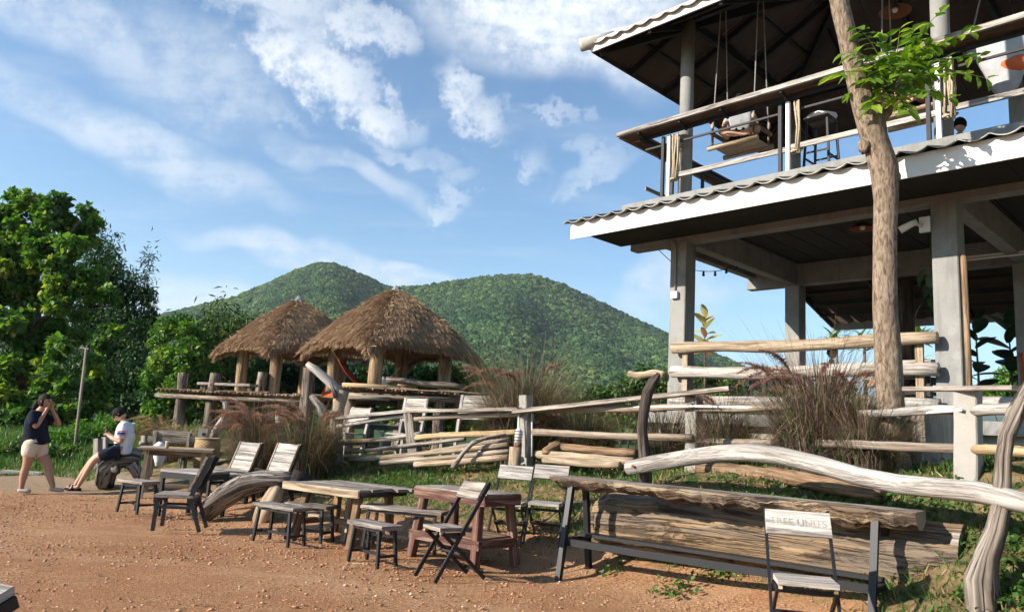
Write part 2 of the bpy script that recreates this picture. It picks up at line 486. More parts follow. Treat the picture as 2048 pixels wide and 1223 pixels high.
plain('cut_end', (0.33, 0.26, 0.19), 0.9, 0.25, 18, 0.5, 30)

def concrete(name, c):
    m, t, b = new_mat(name)
    co, rnd = rand_off(t, coords(t))
    n1 = t.noise(co, 1.6, 6, 0.65)
    n2 = t.noise(t.mapping(co, scale=(5, 5, 0.7)), 1.5, 5, 0.6)
    col = t.mix(1.0, c, t.ramp(n1, [(0.25, (0.68, 0.68, 0.66)), (0.5, (1, 1, 1)), (0.78, (1.16, 1.15, 1.12))]), 'MULTIPLY')
    col = t.mix(t.remap(n2, 0.5, 0.68, 0, 0.5), col, tuple(x * 0.62 for x in c))
    n3 = t.noise(t.mapping(co, loc=(5, 3, 1), scale=(2, 2, 1.2)), 2.2, 5, 0.65)
    col = t.mix(t.remap(n3, 0.55, 0.68, 0, 0.45), col, tuple(min(1, x * 1.35) for x in c))
    pits = t.remap(t.noise(co, 48, 2, 0.5), 0.66, 0.72)
    col = t.mix(t.math('MULTIPLY', pits, 0.5), col, tuple(x * 0.45 for x in c))
    t.l(col, b.inputs['Base Color']); b.inputs['Roughness'].default_value = 0.82
    b.inputs['Specular IOR Level'].default_value = 0.3
    bump(t, b, t.math('SUBTRACT', t.noise(co, 30, 4, 0.6), pits), 0.35, 0.005)
    return m
concrete('concrete', (0.245, 0.243, 0.233))
concrete('concrete_post', (0.32, 0.30, 0.27))

def rotten_log(name, cream, grey, dark, dark_amt):
    """split, half-barked log: pale heart wood, grey weathering, dark rotten patches and long cracks"""
    m, t, b = new_mat(name)
    uv, rnd = rand_off(t, coords(t, 'UV'))
    fine = t.noise(t.mapping(uv, scale=(1.0, 30, 1)), 1.0, 5, 0.65, 0.4)
    mid = t.noise(t.mapping(uv, scale=(0.7, 3.2, 1)), 1.4, 4, 0.6, 0.5)
    col = t.mix(t.remap(mid, 0.42, 0.58), cream, grey)
    col = t.mix(1.0, col, t.ramp(fine, [(0.35, (0.5, 0.47, 0.45)), (0.5, (1, 1, 1)), (0.65, (1.22, 1.2, 1.16))]), 'MULTIPLY')
    pt = t.noise(t.mapping(uv, loc=(3.1, 7.7, 0), scale=(1.0, 3.0, 1)), 1.5, 6, 0.7, 0.6)
    pm_ = t.remap(pt, 0.60 - dark_amt * 0.16, 0.68 - dark_amt * 0.16)
    col = t.mix(t.math('MULTIPLY', pm_, 0.7), col, dark)
    cn = t.noise(t.mapping(uv, scale=(0.35, 8, 1)), 1.4, 5, 0.6, 0.6)
    ck = t.remap(t.math('ABSOLUTE', t.math('SUBTRACT', cn, 0.5)), 0.022, 0.004)
    col = t.mix(t.math('MULTIPLY', ck, 0.6), col, tuple(c * 0.5 for c in dark))
    t.l(col, b.inputs['Base Color']); b.inputs['Roughness'].default_value = 0.9; b.inputs['Specular IOR Level'].default_value = 0.15
    bump(t, b, t.math('SUBTRACT', t.math('MULTIPLY_ADD', fine, 0.5, mid), t.math('MULTIPLY_ADD', ck, 0.9, t.math('MULTIPLY', pm_, 0.35))), 1.0, 0.03)
    return m
rotten_log('old_log', (0.26, 0.178, 0.105), (0.165, 0.13, 0.10), (0.065, 0.043, 0.029), 0.45)
rotten_log('bark_log', (0.33, 0.245, 0.16), (0.22, 0.175, 0.135), (0.06, 0.038, 0.026), 0.75)
def bark(name, c1, c2, c3, sc=(9, 9, 3.0)):
    m, t, b = new_mat(name)
    co = coords(t)
    n1 = t.noise(t.mapping(co, scale=sc), 2.0, 6, 0.65, 0.4)
    n2 = t.noise(co, 2.0, 4, 0.6)
    col = t.ramp(n1, [(0.37, c1), (0.5, c2), (0.62, c3)])
    col = t.mix(t.remap(n2, 0.5, 0.75, 0, 0.45), col, tuple(x * 0.62 for x in c2))
    t.l(col, b.inputs['Base Color']); b.inputs['Roughness'].default_value = 0.9
    b.inputs['Specular IOR Level'].default_value = 0.2
    bump(t, b, n1, 0.9, 0.02)
    return m
bark('trunk_bark', (0.085, 0.06, 0.042), (0.205, 0.152, 0.108), (0.29, 0.228, 0.17), (16, 16, 5))
bark('tree_bark', (0.04, 0.03, 0.022), (0.11, 0.085, 0.06), (0.2, 0.16, 0.12))

def stump_mat():
    m, t, b = new_mat('stump_bark')
    co = coords(t)
    n1 = t.noise(t.mapping(co, scale=(11, 11, 1.2)), 2.0, 6, 0.6, 0.4)
    col = t.ramp(n1, [(0.3, (0.2, 0.15, 0.11)), (0.5, (0.36, 0.29, 0.22)), (0.7, (0.47, 0.4, 0.32))])
    t.l(col, b.inputs['Base Color']); b.inputs['Roughness'].default_value = 0.9
    bump(t, b, n1, 0.8, 0.02)
stump_mat()

def thatch_mat():
    m, t, b = new_mat('thatch')
    at = t.n('ShaderNodeAttribute', attribute_name='rnd')
    co = coords(t)
    big = t.noise(co, 1.3, 4, 0.6)
    col = t.ramp(at.outputs['Fac'], [(0.0, (0.16, 0.09, 0.05)), (0.4, (0.32, 0.20, 0.118)), (0.75, (0.44, 0.30, 0.18)), (1.0, (0.60, 0.45, 0.28))])
    col = t.mix(t.remap(big, 0.48, 0.72, 0, 0.5), col, (0.26, 0.165, 0.105))
    col = t.mix(t.remap(t.noise(co, 2.3, 3, 0.6), 0.62, 0.74, 0, 0.55), col, (0.50, 0.36, 0.19))
    t.l(col, b.inputs['Base Color']); b.inputs['Roughness'].default_value = 0.95
    b.inputs['Specular IOR Level'].default_value = 0.1
thatch_mat()

def wicker_mat():
    m, t, b = new_mat('wicker')
    uv = coords(t, 'UV')
    wv = t.n('ShaderNodeTexChecker'); t.l(t.mapping(uv, scale=(40, 22, 1)), wv.inputs[0]); wv.inputs[3].default_value = 1.0
    wv.inputs[1].default_value = (0.42, 0.28, 0.13, 1); wv.inputs[2].default_value = (0.27, 0.16, 0.07, 1)
    t.l(t.mix(t.remap(t.noise(coords(t), 12, 4, 0.6), 0.4, 0.7, 0, 0.5), wv.outputs[0], (0.16, 0.10, 0.05)), b.inputs['Base Color'])
    b.inputs['Roughness'].default_value = 0.8
    bump(t, b, wv.outputs[1], 0.8, 0.01)
wicker_mat()

leaf_mat('leaf_tree', [(0.0, (0.03, 0.085, 0.02)), (0.5, (0.08, 0.185, 0.034)), (0.8, (0.18, 0.28, 0.045)), (1.0, (0.33, 0.37, 0.06))], 0.45)
leaf_mat('leaf_dark', [(0.0, (0.012, 0.038, 0.014)), (0.6, (0.028, 0.075, 0.022)), (1.0, (0.06, 0.125, 0.035))], 0.3)
leaf_mat('leaf_bamboo', [(0.0, (0.03, 0.075, 0.02)), (0.6, (0.075, 0.14, 0.032)), (1.0, (0.16, 0.215, 0.05))], 0.35)
leaf_mat('leaf_bright', [(0.0, (0.035, 0.10, 0.015)), (0.5, (0.07, 0.19, 0.025)), (1.0, (0.17, 0.30, 0.04))], 0.45)
leaf_mat('leaf_weed', [(0.0, (0.025, 0.07, 0.014)), (0.5, (0.055, 0.13, 0.025)), (0.8, (0.10, 0.19, 0.035)), (1.0, (0.27, 0.24, 0.10))], 0.35)
leaf_mat('leaf_straw', [(0.0, (0.16, 0.10, 0.045)), (0.6, (0.30, 0.21, 0.095)), (1.0, (0.45, 0.34, 0.17))], 0.2)
leaf_mat('leaf_branch', [(0.0, (0.07, 0.16, 0.018)), (0.45, (0.13, 0.24, 0.026)), (0.7, (0.23, 0.34, 0.04)), (1.0, (0.36, 0.44, 0.06))], 0.5, 0.4)
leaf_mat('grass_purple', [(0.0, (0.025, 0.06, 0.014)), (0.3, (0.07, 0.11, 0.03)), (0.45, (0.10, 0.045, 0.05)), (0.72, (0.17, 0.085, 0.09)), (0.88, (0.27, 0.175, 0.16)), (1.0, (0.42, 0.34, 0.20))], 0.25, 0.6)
leaf_mat('grass_tan', [(0.0, (0.09, 0.07, 0.03)), (0.5, (0.20, 0.13, 0.075)), (1.0, (0.36, 0.25, 0.16))], 0.25, 0.7)
leaf_mat('plume_purple', [(0.0, (0.20, 0.085, 0.09)), (0.6, (0.34, 0.175, 0.165)), (1.0, (0.52, 0.34, 0.30))], 0.4, 0.8)
leaf_mat('plume_tan', [(0.0, (0.26, 0.16, 0.10)), (1.0, (0.46, 0.33, 0.22))], 0.4, 0.8)
def flat_leaf(name, c, c2, trans=0.3):
    m, t, b = new_mat(name)
    col = t.ramp(t.noise(coords(t), 9, 3, 0.6), [(0.3, c), (0.7, c2)])
    t.l(col, b.inputs['Base Color']); b.inputs['Roughness'].default_value = 0.4
    tr = t.n('ShaderNodeBsdfTranslucent'); t.l(col, tr.inputs[0])
    mx = t.n('ShaderNodeMixShader'); mx.inputs[0].default_value = trans
    t.l(b.outputs[0], mx.inputs[1]); t.l(tr.outputs[0], mx.inputs[2])
    t.l(mx.outputs[0], m.node_tree.nodes['Material Output'].inputs[0])
flat_leaf('leaf_yellow', (0.40, 0.36, 0.10), (0.60, 0.55, 0.24))
flat_leaf('leaf_fig', (0.012, 0.03, 0.012), (0.03, 0.06, 0.02), 0.12)
flat_leaf('leaf_brown', (0.30, 0.13, 0.06), (0.42, 0.22, 0.11))
flat_leaf('leaf_palm', (0.10, 0.20, 0.02), (0.26, 0.34, 0.05), 0.45)
flat_leaf('leaf_vine', (0.03, 0.08, 0.03), (0.07, 0.14, 0.05), 0.3)

# ------------------------------------------------------------------ ground
_ctl = [(-9, 0, 0), (-5, 0, 0), (0, 0, 0), (4, 0, 0.05), (-9, 5, 0), (-5, 5, 0), (-2, 5, 0), (1, 5, 0), (-12, 9, 0), (-6, 8, 0), (-3, 8, 0),
        (-1, 7.5, 0), (0.5, 7.2, 0), (2.0, 5.2, 0.02), (2.6, 4.4, 0.05), (1.0, 8.0, 0.02), (-0.5, 8.8, 0), (-2, 9.6, 0), (-3.5, 10.8, 0), (-5, 12, 0), (-7, 12.5, 0), (-9, 12.5, 0), (-12, 13, 0),
        (-6.8, 13.8, 0.03), (-9.5, 14.6, 0.03), (-12, 15, 0.05), (-3.2, 12.0, 0.18), (-1.9, 11.2, 0.22), (-0.6, 10.4, 0.25), (0.6, 9.6, 0.22), (1.2, 8.9, 0.2), (2.1, 7.6, 0.22), (3.0, 6.3, 0.25), (3.4, 5.3, 0.38), (4.0, 4.0, 0.5),
        (2.53, 10.3, 0.99), (0.36, 12, 0.86), (-1.44, 13.2, 0.66), (-2.99, 14, 0.62), (3.94, 6.6, 1.18), (1.69, 9.2, 0.80), (5.3, 4.0, 1.25), (2.7, 8.3, 0.84),
        (-5.55, 14.6, 0.42), (-7.6, 16, 0.3), (-9.5, 16.5, 0.25), (-12, 18, 0.3), (-7.5, 18.5, 0.74), (-3, 17, 0.8), (0, 16, 0.95), (-9, 21, 0.8), (-3, 22, 0.9), (3, 20, 1.0),
        (4.5, 8.6, 1.2), (2.8, 12.2, 1.1), (5.5, 9.4, 1.25), (8, 6, 1.3), (6, 14, 1.1), (10, 12, 1.2), (0.5, 14, 0.95), (-16, 22, 0.5), (-16, 12, 0.1), (-14, 4, 0), (10, 2, 1.2), (7, 0, 0.6), (-5, 28, 0.9), (8, 28, 1.0), (-18, 30, 0.6)]
_cp = np.array([(a, b) for a, b, c in _ctl]); _cz = np.array([c for a, b, c in _ctl])
def _tps(d2):
    return np.where(d2 > 1e-9, d2 * np.log(d2 + 1e-12) * 0.5, 0.0)
_n = len(_cp)
_K = _tps(((_cp[:, None] - _cp[None]) ** 2).sum(-1)) + np.eye(_n) * 0.15
_Pm = np.hstack([np.ones((_n, 1)), _cp])
_A = np.block([[_K, _Pm], [_Pm.T, np.zeros((3, 3))]])
_sol = np.linalg.solve(_A, np.concatenate([_cz, np.zeros(3)]))
def land(x, y):
    x = np.asarray(x, float); y = np.asarray(y, float)
    sh = x.shape; q = np.stack([x.ravel(), y.ravel()], 1)
    z = np.empty(len(q))
    for i in range(0, len(q), 20000):
        c = q[i:i + 20000]
        z[i:i + 20000] = _tps(((c[:, None] - _cp[None]) ** 2).sum(-1)) @ _sol[:_n] + _sol[_n] + c @ _sol[_n + 1:]
    d = np.maximum(np.abs(q[:, 0] + 3) - 14, np.abs(q[:, 1] - 12) - 13)
    k = np.clip(d / 12, 0, 1); k = k * k * (3 - 2 * k)
    z = np.clip(z, -0.05, 1.45) * (1 - k) + 0.3 * k
    return z.reshape(sh)
def gz(x, y):
    return float(land(np.array([x]), np.array([y]))[0])
def ground_at(px, py):
    """the point of the ground seen along one sight line"""
    d = _ray(px, py)
    t = np.linspace(2, 60, 1500)
    P = np.array(EYE)[None] + np.array(d)[None] * (t / d.y)[:, None]
    h = land(P[:, 0], P[:, 1])
    i = int(np.argmax(P[:, 2] < h)) or len(t) - 1
    return V((P[i, 0], P[i, 1], h[i]))

def _axis(lo, hi, fine0, fine1, step, n_out):
    mid = np.arange(fine0, fine1 + 1e-6, step)
    a = fine0 - np.geomspace(step, fine0 - lo, n_out)[::-1]
    b = fine1 + np.geomspace(step, hi - fine1, n_out)
    return np.concatenate([a, mid, b])
gx = _axis(-6000, 6000, -11, 6, 0.06, 34); gy = _axis(-400, 9000, 2.0, 16, 0.06, 40)
GX, GY = np.meshgrid(gx, gy)
GZ = land(GX, GY)
_near = (np.abs(GX + 2) < 14) & (GY > -2) & (GY < 22)
_rng = np.random.default_rng(5)
lump = np.zeros_like(GZ)
for fx, fy, ph, am in [(1.7, 1.1, 0.3, .012), (0.7, 2.3, 1.2, .014), (3.9, 2.9, 2.0, .007), (5.7, 7.3, 0.5, .004), (9.1, 4.3, 4.0, .004), (13.0, 11.0, 1.0, .0025)]:
    lump += am * np.sin(GX * fx + ph + 0.8 * np.sin(GY * fy * .6)) * np.sin(GY * fy + ph * 2 + 0.7 * np.sin(GX * fx * .7))
slope_k = np.clip((GZ - 0.12) * 4, 0, 1)
GZ = GZ + np.where(_near, lump * (0.55 + 1.6 * slope_k) + _rng.normal(0, 0.0022, GZ.shape) * (1 + 2 * slope_k), 0)
nx, ny = len(gx), len(gy)
idx = np.arange(nx * ny).reshape(ny, nx)
gf = np.stack([idx[:-1, :-1], idx[:-1, 1:], idx[1:, 1:], idx[1:, :-1]], -1).reshape(-1, 4)
def ground_mat():
    m, t, b = new_mat('red_dirt')
    co = coords(t)
    sp = t.n('ShaderNodeSeparateXYZ'); t.l(co, sp.inputs[0])
    n0 = t.noise(co, 0.45, 5, 0.6)
    n1 = t.noise(co, 3.0, 6, 0.65)
    n2 = t.noise(co, 38.0, 4, 0.7)
    n3 = t.noise(co, 130.0, 3, 0.7)
    dirt = t.ramp(n2, [(0.36, (0.17, 0.075, 0.035)), (0.5, (0.42, 0.225, 0.112)), (0.6, (0.53, 0.315, 0.172)), (0.7, (0.68, 0.49, 0.30))])
    dirt = t.mix(t.remap(n1, 0.42, 0.7, 0, 0.5), dirt, (0.49, 0.275, 0.145))
    dirt = t.mix(t.remap(n0, 0.46, 0.58, 0, 0.65), dirt, (0.345, 0.16, 0.075))
    worn = t.noise(t.mapping(co, rot=(0, 0, 0.5), scale=(0.35, 1.1, 1)), 1.0, 4, 0.6)
    dirt = t.mix(t.remap(worn, 0.5, 0.62, 0, 0.45), dirt, (0.50, 0.30, 0.17))
    dirt = t.mix(t.remap(n3, 0.62, 0.7, 0, 0.6), dirt, (0.62, 0.42, 0.25))
    dirt = t.mix(t.remap(n3, 0.40, 0.30, 0, 0.55), dirt, (0.15, 0.055, 0.028))
    tan = t.ramp(n2, [(0.3, (0.24, 0.165, 0.10)), (0.7, (0.42, 0.31, 0.20))])
    soil = t.ramp(t.noise(co, 5.0, 5, 0.65), [(0.3, (0.10, 0.062, 0.030)), (0.5, (0.22, 0.155, 0.075)), (0.72, (0.37, 0.27, 0.14))])
    green = t.ramp(n2, [(0.3, (0.02, 0.045, 0.012)), (0.7, (0.06, 0.11, 0.025))])
    far = t.remap(t.math('ADD', sp.outputs[1], t.math('MULTIPLY', n1, 2.0)), 12.8, 14.6)
    col = t.mix(far, dirt, tan)
    hi = t.remap(t.math('ADD', sp.outputs[2], t.math('MULTIPLY', t.math('SUBTRACT', n1, 0.5), 0.35)), 0.13, 0.34)
    col = t.mix(hi, col, t.mix(t.remap(n1, 0.45, 0.62), soil, green))
    dist = t.remap(sp.outputs[1], 22.0, 40.0)
    col = t.mix(dist, col, (0.04, 0.085, 0.025))
    t.l(col, b.inputs['Base Color']); b.inputs['Roughness'].default_value = 0.95
    b.inputs['Specular IOR Level'].default_value = 0.15
    bump(t, b, t.math('ADD', t.math('MULTIPLY', n2, 0.8), t.math('MULTIPLY', n3, 0.5)), 1.0, 0.03)
    return m
ground = np_mesh('ground', np.stack([GX.ravel(), GY.ravel(), GZ.ravel()], 1), gf, ground_mat(), smooth=True)
ground['kind'] = 'structure'

# ------------------------------------------------------------------ hills with forest
_ridge = [(-900, 700), (-300, 700), (0, 690), (200, 655), (300, 638), (400, 615), (480, 594), (560, 560), (600, 541), (640, 530), (665, 530), (700, 542), (740, 561), (775, 578), (830, 578), (900, 566), (960, 559), (1020, 553), (1060, 552), (1110, 566), (1180, 597),
          (1250, 632), (1330, 668), (1400, 697), (1470, 728), (1560, 765), (1700, 800), (2000, 850)]
_ra = np.array([at_y(px, py, 1.0).x for px, py in _ridge]); _rs = np.array([(at_y(px, py, 1.0).z - 1.4) for px, py in _ridge])
def hill_z(a, t, yr):
    e = np.interp(a, _ra, _rs)
    s = np.clip((t - 0.32) / 0.68, 0, 1.3)
    s = np.where(s <= 1, s ** 1.12, 1 - (s - 1) * 1.5)
    rib = np.sin(a * 26 + 1.0 * np.sin(t * 5)) * 0.5 + np.sin(a * 57 + 2.1 + t * 4) * 0.3 + np.sin(a * 11 + t * 3) * 0.5
    return yr * e * s * (1 - 0.21 * (0.5 + 0.5 * rib) * np.clip(1 - t, 0, 1) * 3.2 * np.clip(t - .2, 0, 1) * 2)
na, nt = 240, 60
aa = np.linspace(-1.2, 0.62, na); tt = np.linspace(0.3, 1.2, nt)
AA, TT = np.meshgrid(aa, tt)
YR = 900 + 60 * np.sin(AA * 9)
HY = YR * TT; HX = AA * HY; HZ = hill_z(AA, TT, YR) + 0.3
idx = np.arange(na * nt).reshape(nt, na)
hf = np.stack([idx[:-1, :-1], idx[:-1, 1:], idx[1:, 1:], idx[1:, :-1]], -1).reshape(-1, 4)
hill_mat = plain('hill_floor', (0.022, 0.05, 0.016), 0.95, 0.3, 0.03, 0)
hills = np_mesh('hills', np.stack([HX.ravel(), HY.ravel(), HZ.ravel()], 1), hf, hill_mat, smooth=True)
hills['kind'] = 'structure'
# the blue range far behind
fa = np.linspace(-0.1, 1.3, 90); prof = 0.078 + 0.022 * np.sin(fa * 9 + 1.5) + 0.006 * np.sin(fa * 41) + 0.003 * np.sin(fa * 97) + 0.035 * np.clip(fa - 0.5, 0, 1)
fv = []
for k, (q, yy) in enumerate([(0.0, 2300), (0.55, 2750), (1.0, 3200), (0.7, 3500)]):
    fv += [(a * yy, yy, p * 3200 * q) for a, p in zip(fa, prof)]
idx = np.arange(len(fv)).reshape(4, -1)
ff = np.stack([idx[:-1, :-1], idx[:-1, 1:], idx[1:, 1:], idx[1:, :-1]], -1).reshape(-1, 4)
far_hills = np_mesh('far_hills', np.array(fv), ff, plain('far_forest', (0.03, 0.065, 0.03), 0.95, 0.5, 0.02, 0), smooth=True)
far_hills['kind'] = 'structure'

def crown_mat(name, lo, mid, hi):
    m, t, b = new_mat(name)
    oi = t.n('ShaderNodeObjectInfo')
    col = t.ramp(oi.outputs['Random'], [(0.0, lo), (0.55, mid), (0.93, hi), (1.0, tuple(c * 1.3 for c in hi))])
    big = t.noise(oi.outputs['Location'], 0.011, 4, 0.6)
    col = t.mix(1.0, col, t.ramp(big, [(0.38, (0.5, 0.6, 0.68)), (0.5, (0.9, 0.93, 0.96)), (0.60, (1.25, 1.15, 0.95))]), 'MULTIPLY')
    col = t.mix(t.remap(t.noise(coords(t), 5.0, 3, 0.7), 0.45, 0.6, 0, 0.6), col, tuple(c * 0.5 for c in lo))
    t.l(col, b.inputs['Base Color']); b.inputs['Roughness'].default_value = 0.9
    b.inputs['Specular IOR Level'].default_value = 0.1
    bump(t, b, t.noise(coords(t), 9.0, 4, 0.7), 1.0, 0.35)
    return m
def scatter_crowns(name, pts, mat, smin, smax, label, cat, sub=3):
    me = bpy.data.meshes.new(name); me.vertices.add(len(pts)); me.vertices.foreach_set('co', pts.astype(np.float32).ravel())
    o = bpy.data.objects.new(name, me); COL.objects.link(o)
    g = bpy.data.node_groups.new(name, 'GeometryNodeTree')
    g.interface.new_socket('Geometry', in_out='INPUT', socket_type='NodeSocketGeometry')
    g.interface.new_socket('Geometry', in_out='OUTPUT', socket_type='NodeSocketGeometry')
    q = NT(g)
    gi, go = q.n('NodeGroupInput'), q.n('NodeGroupOutput')
    ico = q.n('GeometryNodeMeshIcoSphere'); ico.inputs['Radius'].default_value = 1.0; ico.inputs['Subdivisions'].default_value = sub
    sp = q.n('GeometryNodeSetPosition')
    ps = q.n('GeometryNodeInputPosition')
    nz = q.n('ShaderNodeTexNoise'); nz.inputs['Scale'].default_value = 1.9; nz.inputs['Detail'].default_value = 5.0; nz.inputs['Roughness'].default_value = 0.75
    q.l(ps.outputs[0], nz.inputs['Vector'])
    off = q.vmath('SCALE', ps.outputs[0], q.math('MULTIPLY', q.math('SUBTRACT', nz.outputs[0], 0.55), 2.3))
    q.l(ico.outputs[0], sp.inputs[0]); q.l(off, sp.inputs['Offset'])
    sm = q.n('GeometryNodeSetMaterial'); sm.inputs['Material'].default_value = mat
    q.l(sp.outputs[0], sm.inputs[0])
    inst = q.n('GeometryNodeInstanceOnPoints')
    q.l(gi.outputs[0], inst.inputs['Points']); q.l(sm.outputs[0], inst.inputs['Instance'])
    rr = q.n('FunctionNodeRandomValue', data_type='FLOAT_VECTOR'); rr.inputs[0].default_value = (-0.3, -0.3, 0); rr.inputs[1].default_value = (0.3, 0.3, 6.28)
    rs = q.n('FunctionNodeRandomValue', data_type='FLOAT'); rs.inputs['Seed'].default_value = 4
    sc_o = q.math('MULTIPLY_ADD', q.math('POWER', rs.outputs[1], 2.6), smax - smin, smin)
    q.l(rr.outputs[0], inst.inputs['Rotation']); q.l(sc_o, inst.inputs['Scale'])
    q.l(inst.outputs[0], go.inputs[0])
    o.modifiers.new('scatter', 'NODES').node_group = g
    me.materials.append(mat)
    return tag(o, label, cat, kind='stuff')
rg = np.random.default_rng(11)
nP = 75000
pa = rg.uniform(-0.72, 0.42, nP); ptt = 1 - rg.random(nP) ** 1.25 * 0.68
pyr = 900 + 60 * np.sin(pa * 9)
pts = np.stack([pa * pyr * ptt, pyr * ptt, hill_z(pa, ptt, pyr) + 1.2], 1)
scatter_crowns('hill_forest', pts, crown_mat('forest_far', (0.022, 0.055, 0.021), (0.048, 0.10, 0.033), (0.10, 0.16, 0.052)), 1.7, 5.6, 'dense green forest covering the two rounded hills', 'forest')
nP = 4200
pa = rg.uniform(-0.6, 0.75, nP); pyv = 150 + 260 * rg.random(nP) ** 1.1
pts = np.stack([pa * pyv, pyv, 0.8 + 0.012 * pyv + rg.uniform(0, 2.0, nP)], 1)
scatter_crowns('valley_woodland', pts, crown_mat('forest_near', (0.018, 0.05, 0.014), (0.04, 0.095, 0.024), (0.075, 0.15, 0.035)), 2.4, 4.6, 'lighter green woodland on the valley floor below the hills', 'woodland', 4)

# ------------------------------------------------------------------ the cafe building (local x along its front to the right, y into depth)
B_ROT = R(-46.0)
B_O = V((2.77, 12.2, 0.0))
M = MATS
FLOOR1, FLOOR2 = 1.85, 5.36
cafe = thing('cafe_building', 'two-storey open concrete building with corrugated pent roof and upper bar balcony', 'building', B_O, B_ROT)
def bw(s, d, z):
    return B_O + Matrix.Rotation(B_ROT, 3, 'Z') @ V((s, d, z))
def bl(P):
    return Matrix.Rotation(-B_ROT, 3, 'Z') @ (P - B_O)
def bpart(name, mat, mb, smooth=False, parent=None):
    return mb.build(name, M[mat], parent or cafe, smooth)
S_END = 8.6
# ground-floor slab and its base wall
bpart('floor_slab', 'concrete', MB().box((4.0, 3.1, FLOOR1 - 0.08), (9.0, 6.7, 0.16)))
bpart('base_wall', 'cream_wall', MB().box((4.0, 3.1, 1.18), (8.7, 6.3, 1.17)))
# columns
for s in (0.0, 3.93, 7.86):
    for d in (0.0, 4.05):
        bpart('column', 'concrete', MB().beam((s, d, 0.6 if d == 0 else 1.0), (s, d, 4.62), 0.30, 0.30, up=(0, 1, 0), ch=0.012))
for s in (0.0, 3.93, 7.86):
    for d in (0.0, 4.05):
        bpart('round_column', 'concrete', MB().tube([(s, d, FLOOR2 - 0.01), (s, d, 7.0), (s, d, 8.62)], 0.115, 24), True)
# beams under the upper floor, with stubs sticking out on the left
for d in (0.0, 4.05):
    bpart('beam', 'concrete', MB().beam((-1.0, d, 4.86), (S_END, d, 4.86), 0.22, 0.46 if d else 0.5, ch=0.01))
for s in (0.0, 3.93, 7.86):
    bpart('beam', 'concrete', MB().beam((s, 0.11, 4.855), (s, 3.94, 4.855), 0.2, 0.46, ch=0.01))
bpart('beam', 'concrete', MB().beam((-0.9, -0.15, 4.99), (-0.9, 4.3, 4.99), 0.16, 0.26))
# upper slab: precast planks seen from below, edge beam
bpart('upper_slab', 'concrete', MB().box((3.8, 2.05, 5.23), (9.6, 4.9, 0.26)))
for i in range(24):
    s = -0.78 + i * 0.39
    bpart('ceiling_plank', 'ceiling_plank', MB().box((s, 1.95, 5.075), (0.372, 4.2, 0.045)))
# pent roof along the front: one child per corrugated sheet
PER, AMP = 0.30, 0.062
def corr_sheet(s0, s1, prof, per=PER, amp=AMP, thick=0.012, nper=10):
    """corrugated sheet from s0 to s1; prof: list of (d, z) down the slope"""
    ns = max(4, int((s1 - s0) / per * nper))
    mb = MB(); vs = []
    for lay in (0, 1):
        for (d, z) in prof:
            for i in range(ns + 1):
                s = s0 + (s1 - s0) * i / ns
                h = amp * (1 - abs(math.sin(math.pi * s / per)) ** 0.8)
                vs.append((s, d, z + h - lay * thick))
    k = ns + 1; m = len(prof); fs = []
    for lay in (0, 1):
        o = lay * k * m
        for j in range(m - 1):
            for i in range(ns):
                q = (o + j * k + i, o + j * k + i + 1, o + (j + 1) * k + i + 1, o + (j + 1) * k + i)
                fs.append(q if lay else q[::-1])
    for j in (0, m - 1):
        for i in range(ns):
            fs.append((j * k + i, j * k + i + 1, k * m + j * k + i + 1, k * m + j * k + i))
    for i in (0, ns):
        for j in range(m - 1):
            fs.append((j * k + i, (j + 1) * k + i, k * m + (j + 1) * k + i, k * m + j * k + i))
    return mb.raw(vs, fs)
pent = bpart('pent_roof', 'black_steel', MB().beam((-1.22, -0.95, 4.86), (S_END, -0.95, 4.86), 0.05, 0.08))
s = -1.3
while s < S_END:
    bpart('roof_sheet', 'roof_tile', corr_sheet(s, min(s + 0.9, S_END), [(-0.42, 5.17), (-0.95, 4.985), (-1.56, 4.80)]), True, pent)
    s += 0.9
s = -1.2
while s < S_END:
    e = min(s + 2.4, S_END)
    bpart('fascia_board', 'white_paint', MB().box(((s + e) / 2 - 0.002, -1.45, 4.68), (e - s - 0.004, 0.025, 0.265)), False, pent)
    s = e
for s in (-1.1, 0.0, 1.3, 2.6, 3.93, 5.2, 6.5):
    bpart('rafter', 'black_steel', MB().beam((s, -0.42, 5.08), (s, -1.42, 4.74), 0.045, 0.09), False, pent)
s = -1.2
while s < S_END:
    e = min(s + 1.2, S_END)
    bpart('soffit_shade_board', 'soffit_shade', MB().box(((s + e) / 2, -0.78, 4.715), (e - s - 0.006, 1.30, 0.012)), False, pent)  # dark sheet added as painted eave shade, covers the beam front
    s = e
# lean-to behind
lean = bpart('rear_lean_to', 'black_steel', MB().beam((-0.1, 5.1, 4.43), (S_END, 5.1, 4.43), 0.05, 0.1))
s = -0.2
while s < S_END:
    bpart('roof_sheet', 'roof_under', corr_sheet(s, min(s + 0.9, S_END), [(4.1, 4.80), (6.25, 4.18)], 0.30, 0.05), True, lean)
    s += 0.9
bpart('fascia_board', 'concrete', MB().box((4.2, 6.24, 4.13), (8.8, 0.025, 0.2)), False, lean)
for s in (-0.15, 1.3, 2.6, 3.93, 5.3, 6.6, 7.9):
    bpart('rafter', 'black_steel', MB().beam((s, 4.17, 4.72), (s, 6.2, 4.13), 0.05, 0.1), False, lean)
for d, z in ((4.6, 4.58), (5.65, 4.28)):
    bpart('purlin', 'black_steel', MB().beam((-0.2, d, z), (S_END, d, z), 0.04, 0.07), False, lean)
for s in (1.95, 5.9):
    bpart('wood_column', 'dark_wood', MB().tube([(s, 4.3, FLOOR1), (s, 4.3, 3.2), (s, 4.3, 4.55)], 0.19, 16, wob=0.12, groove=0.15, seed=3), True)
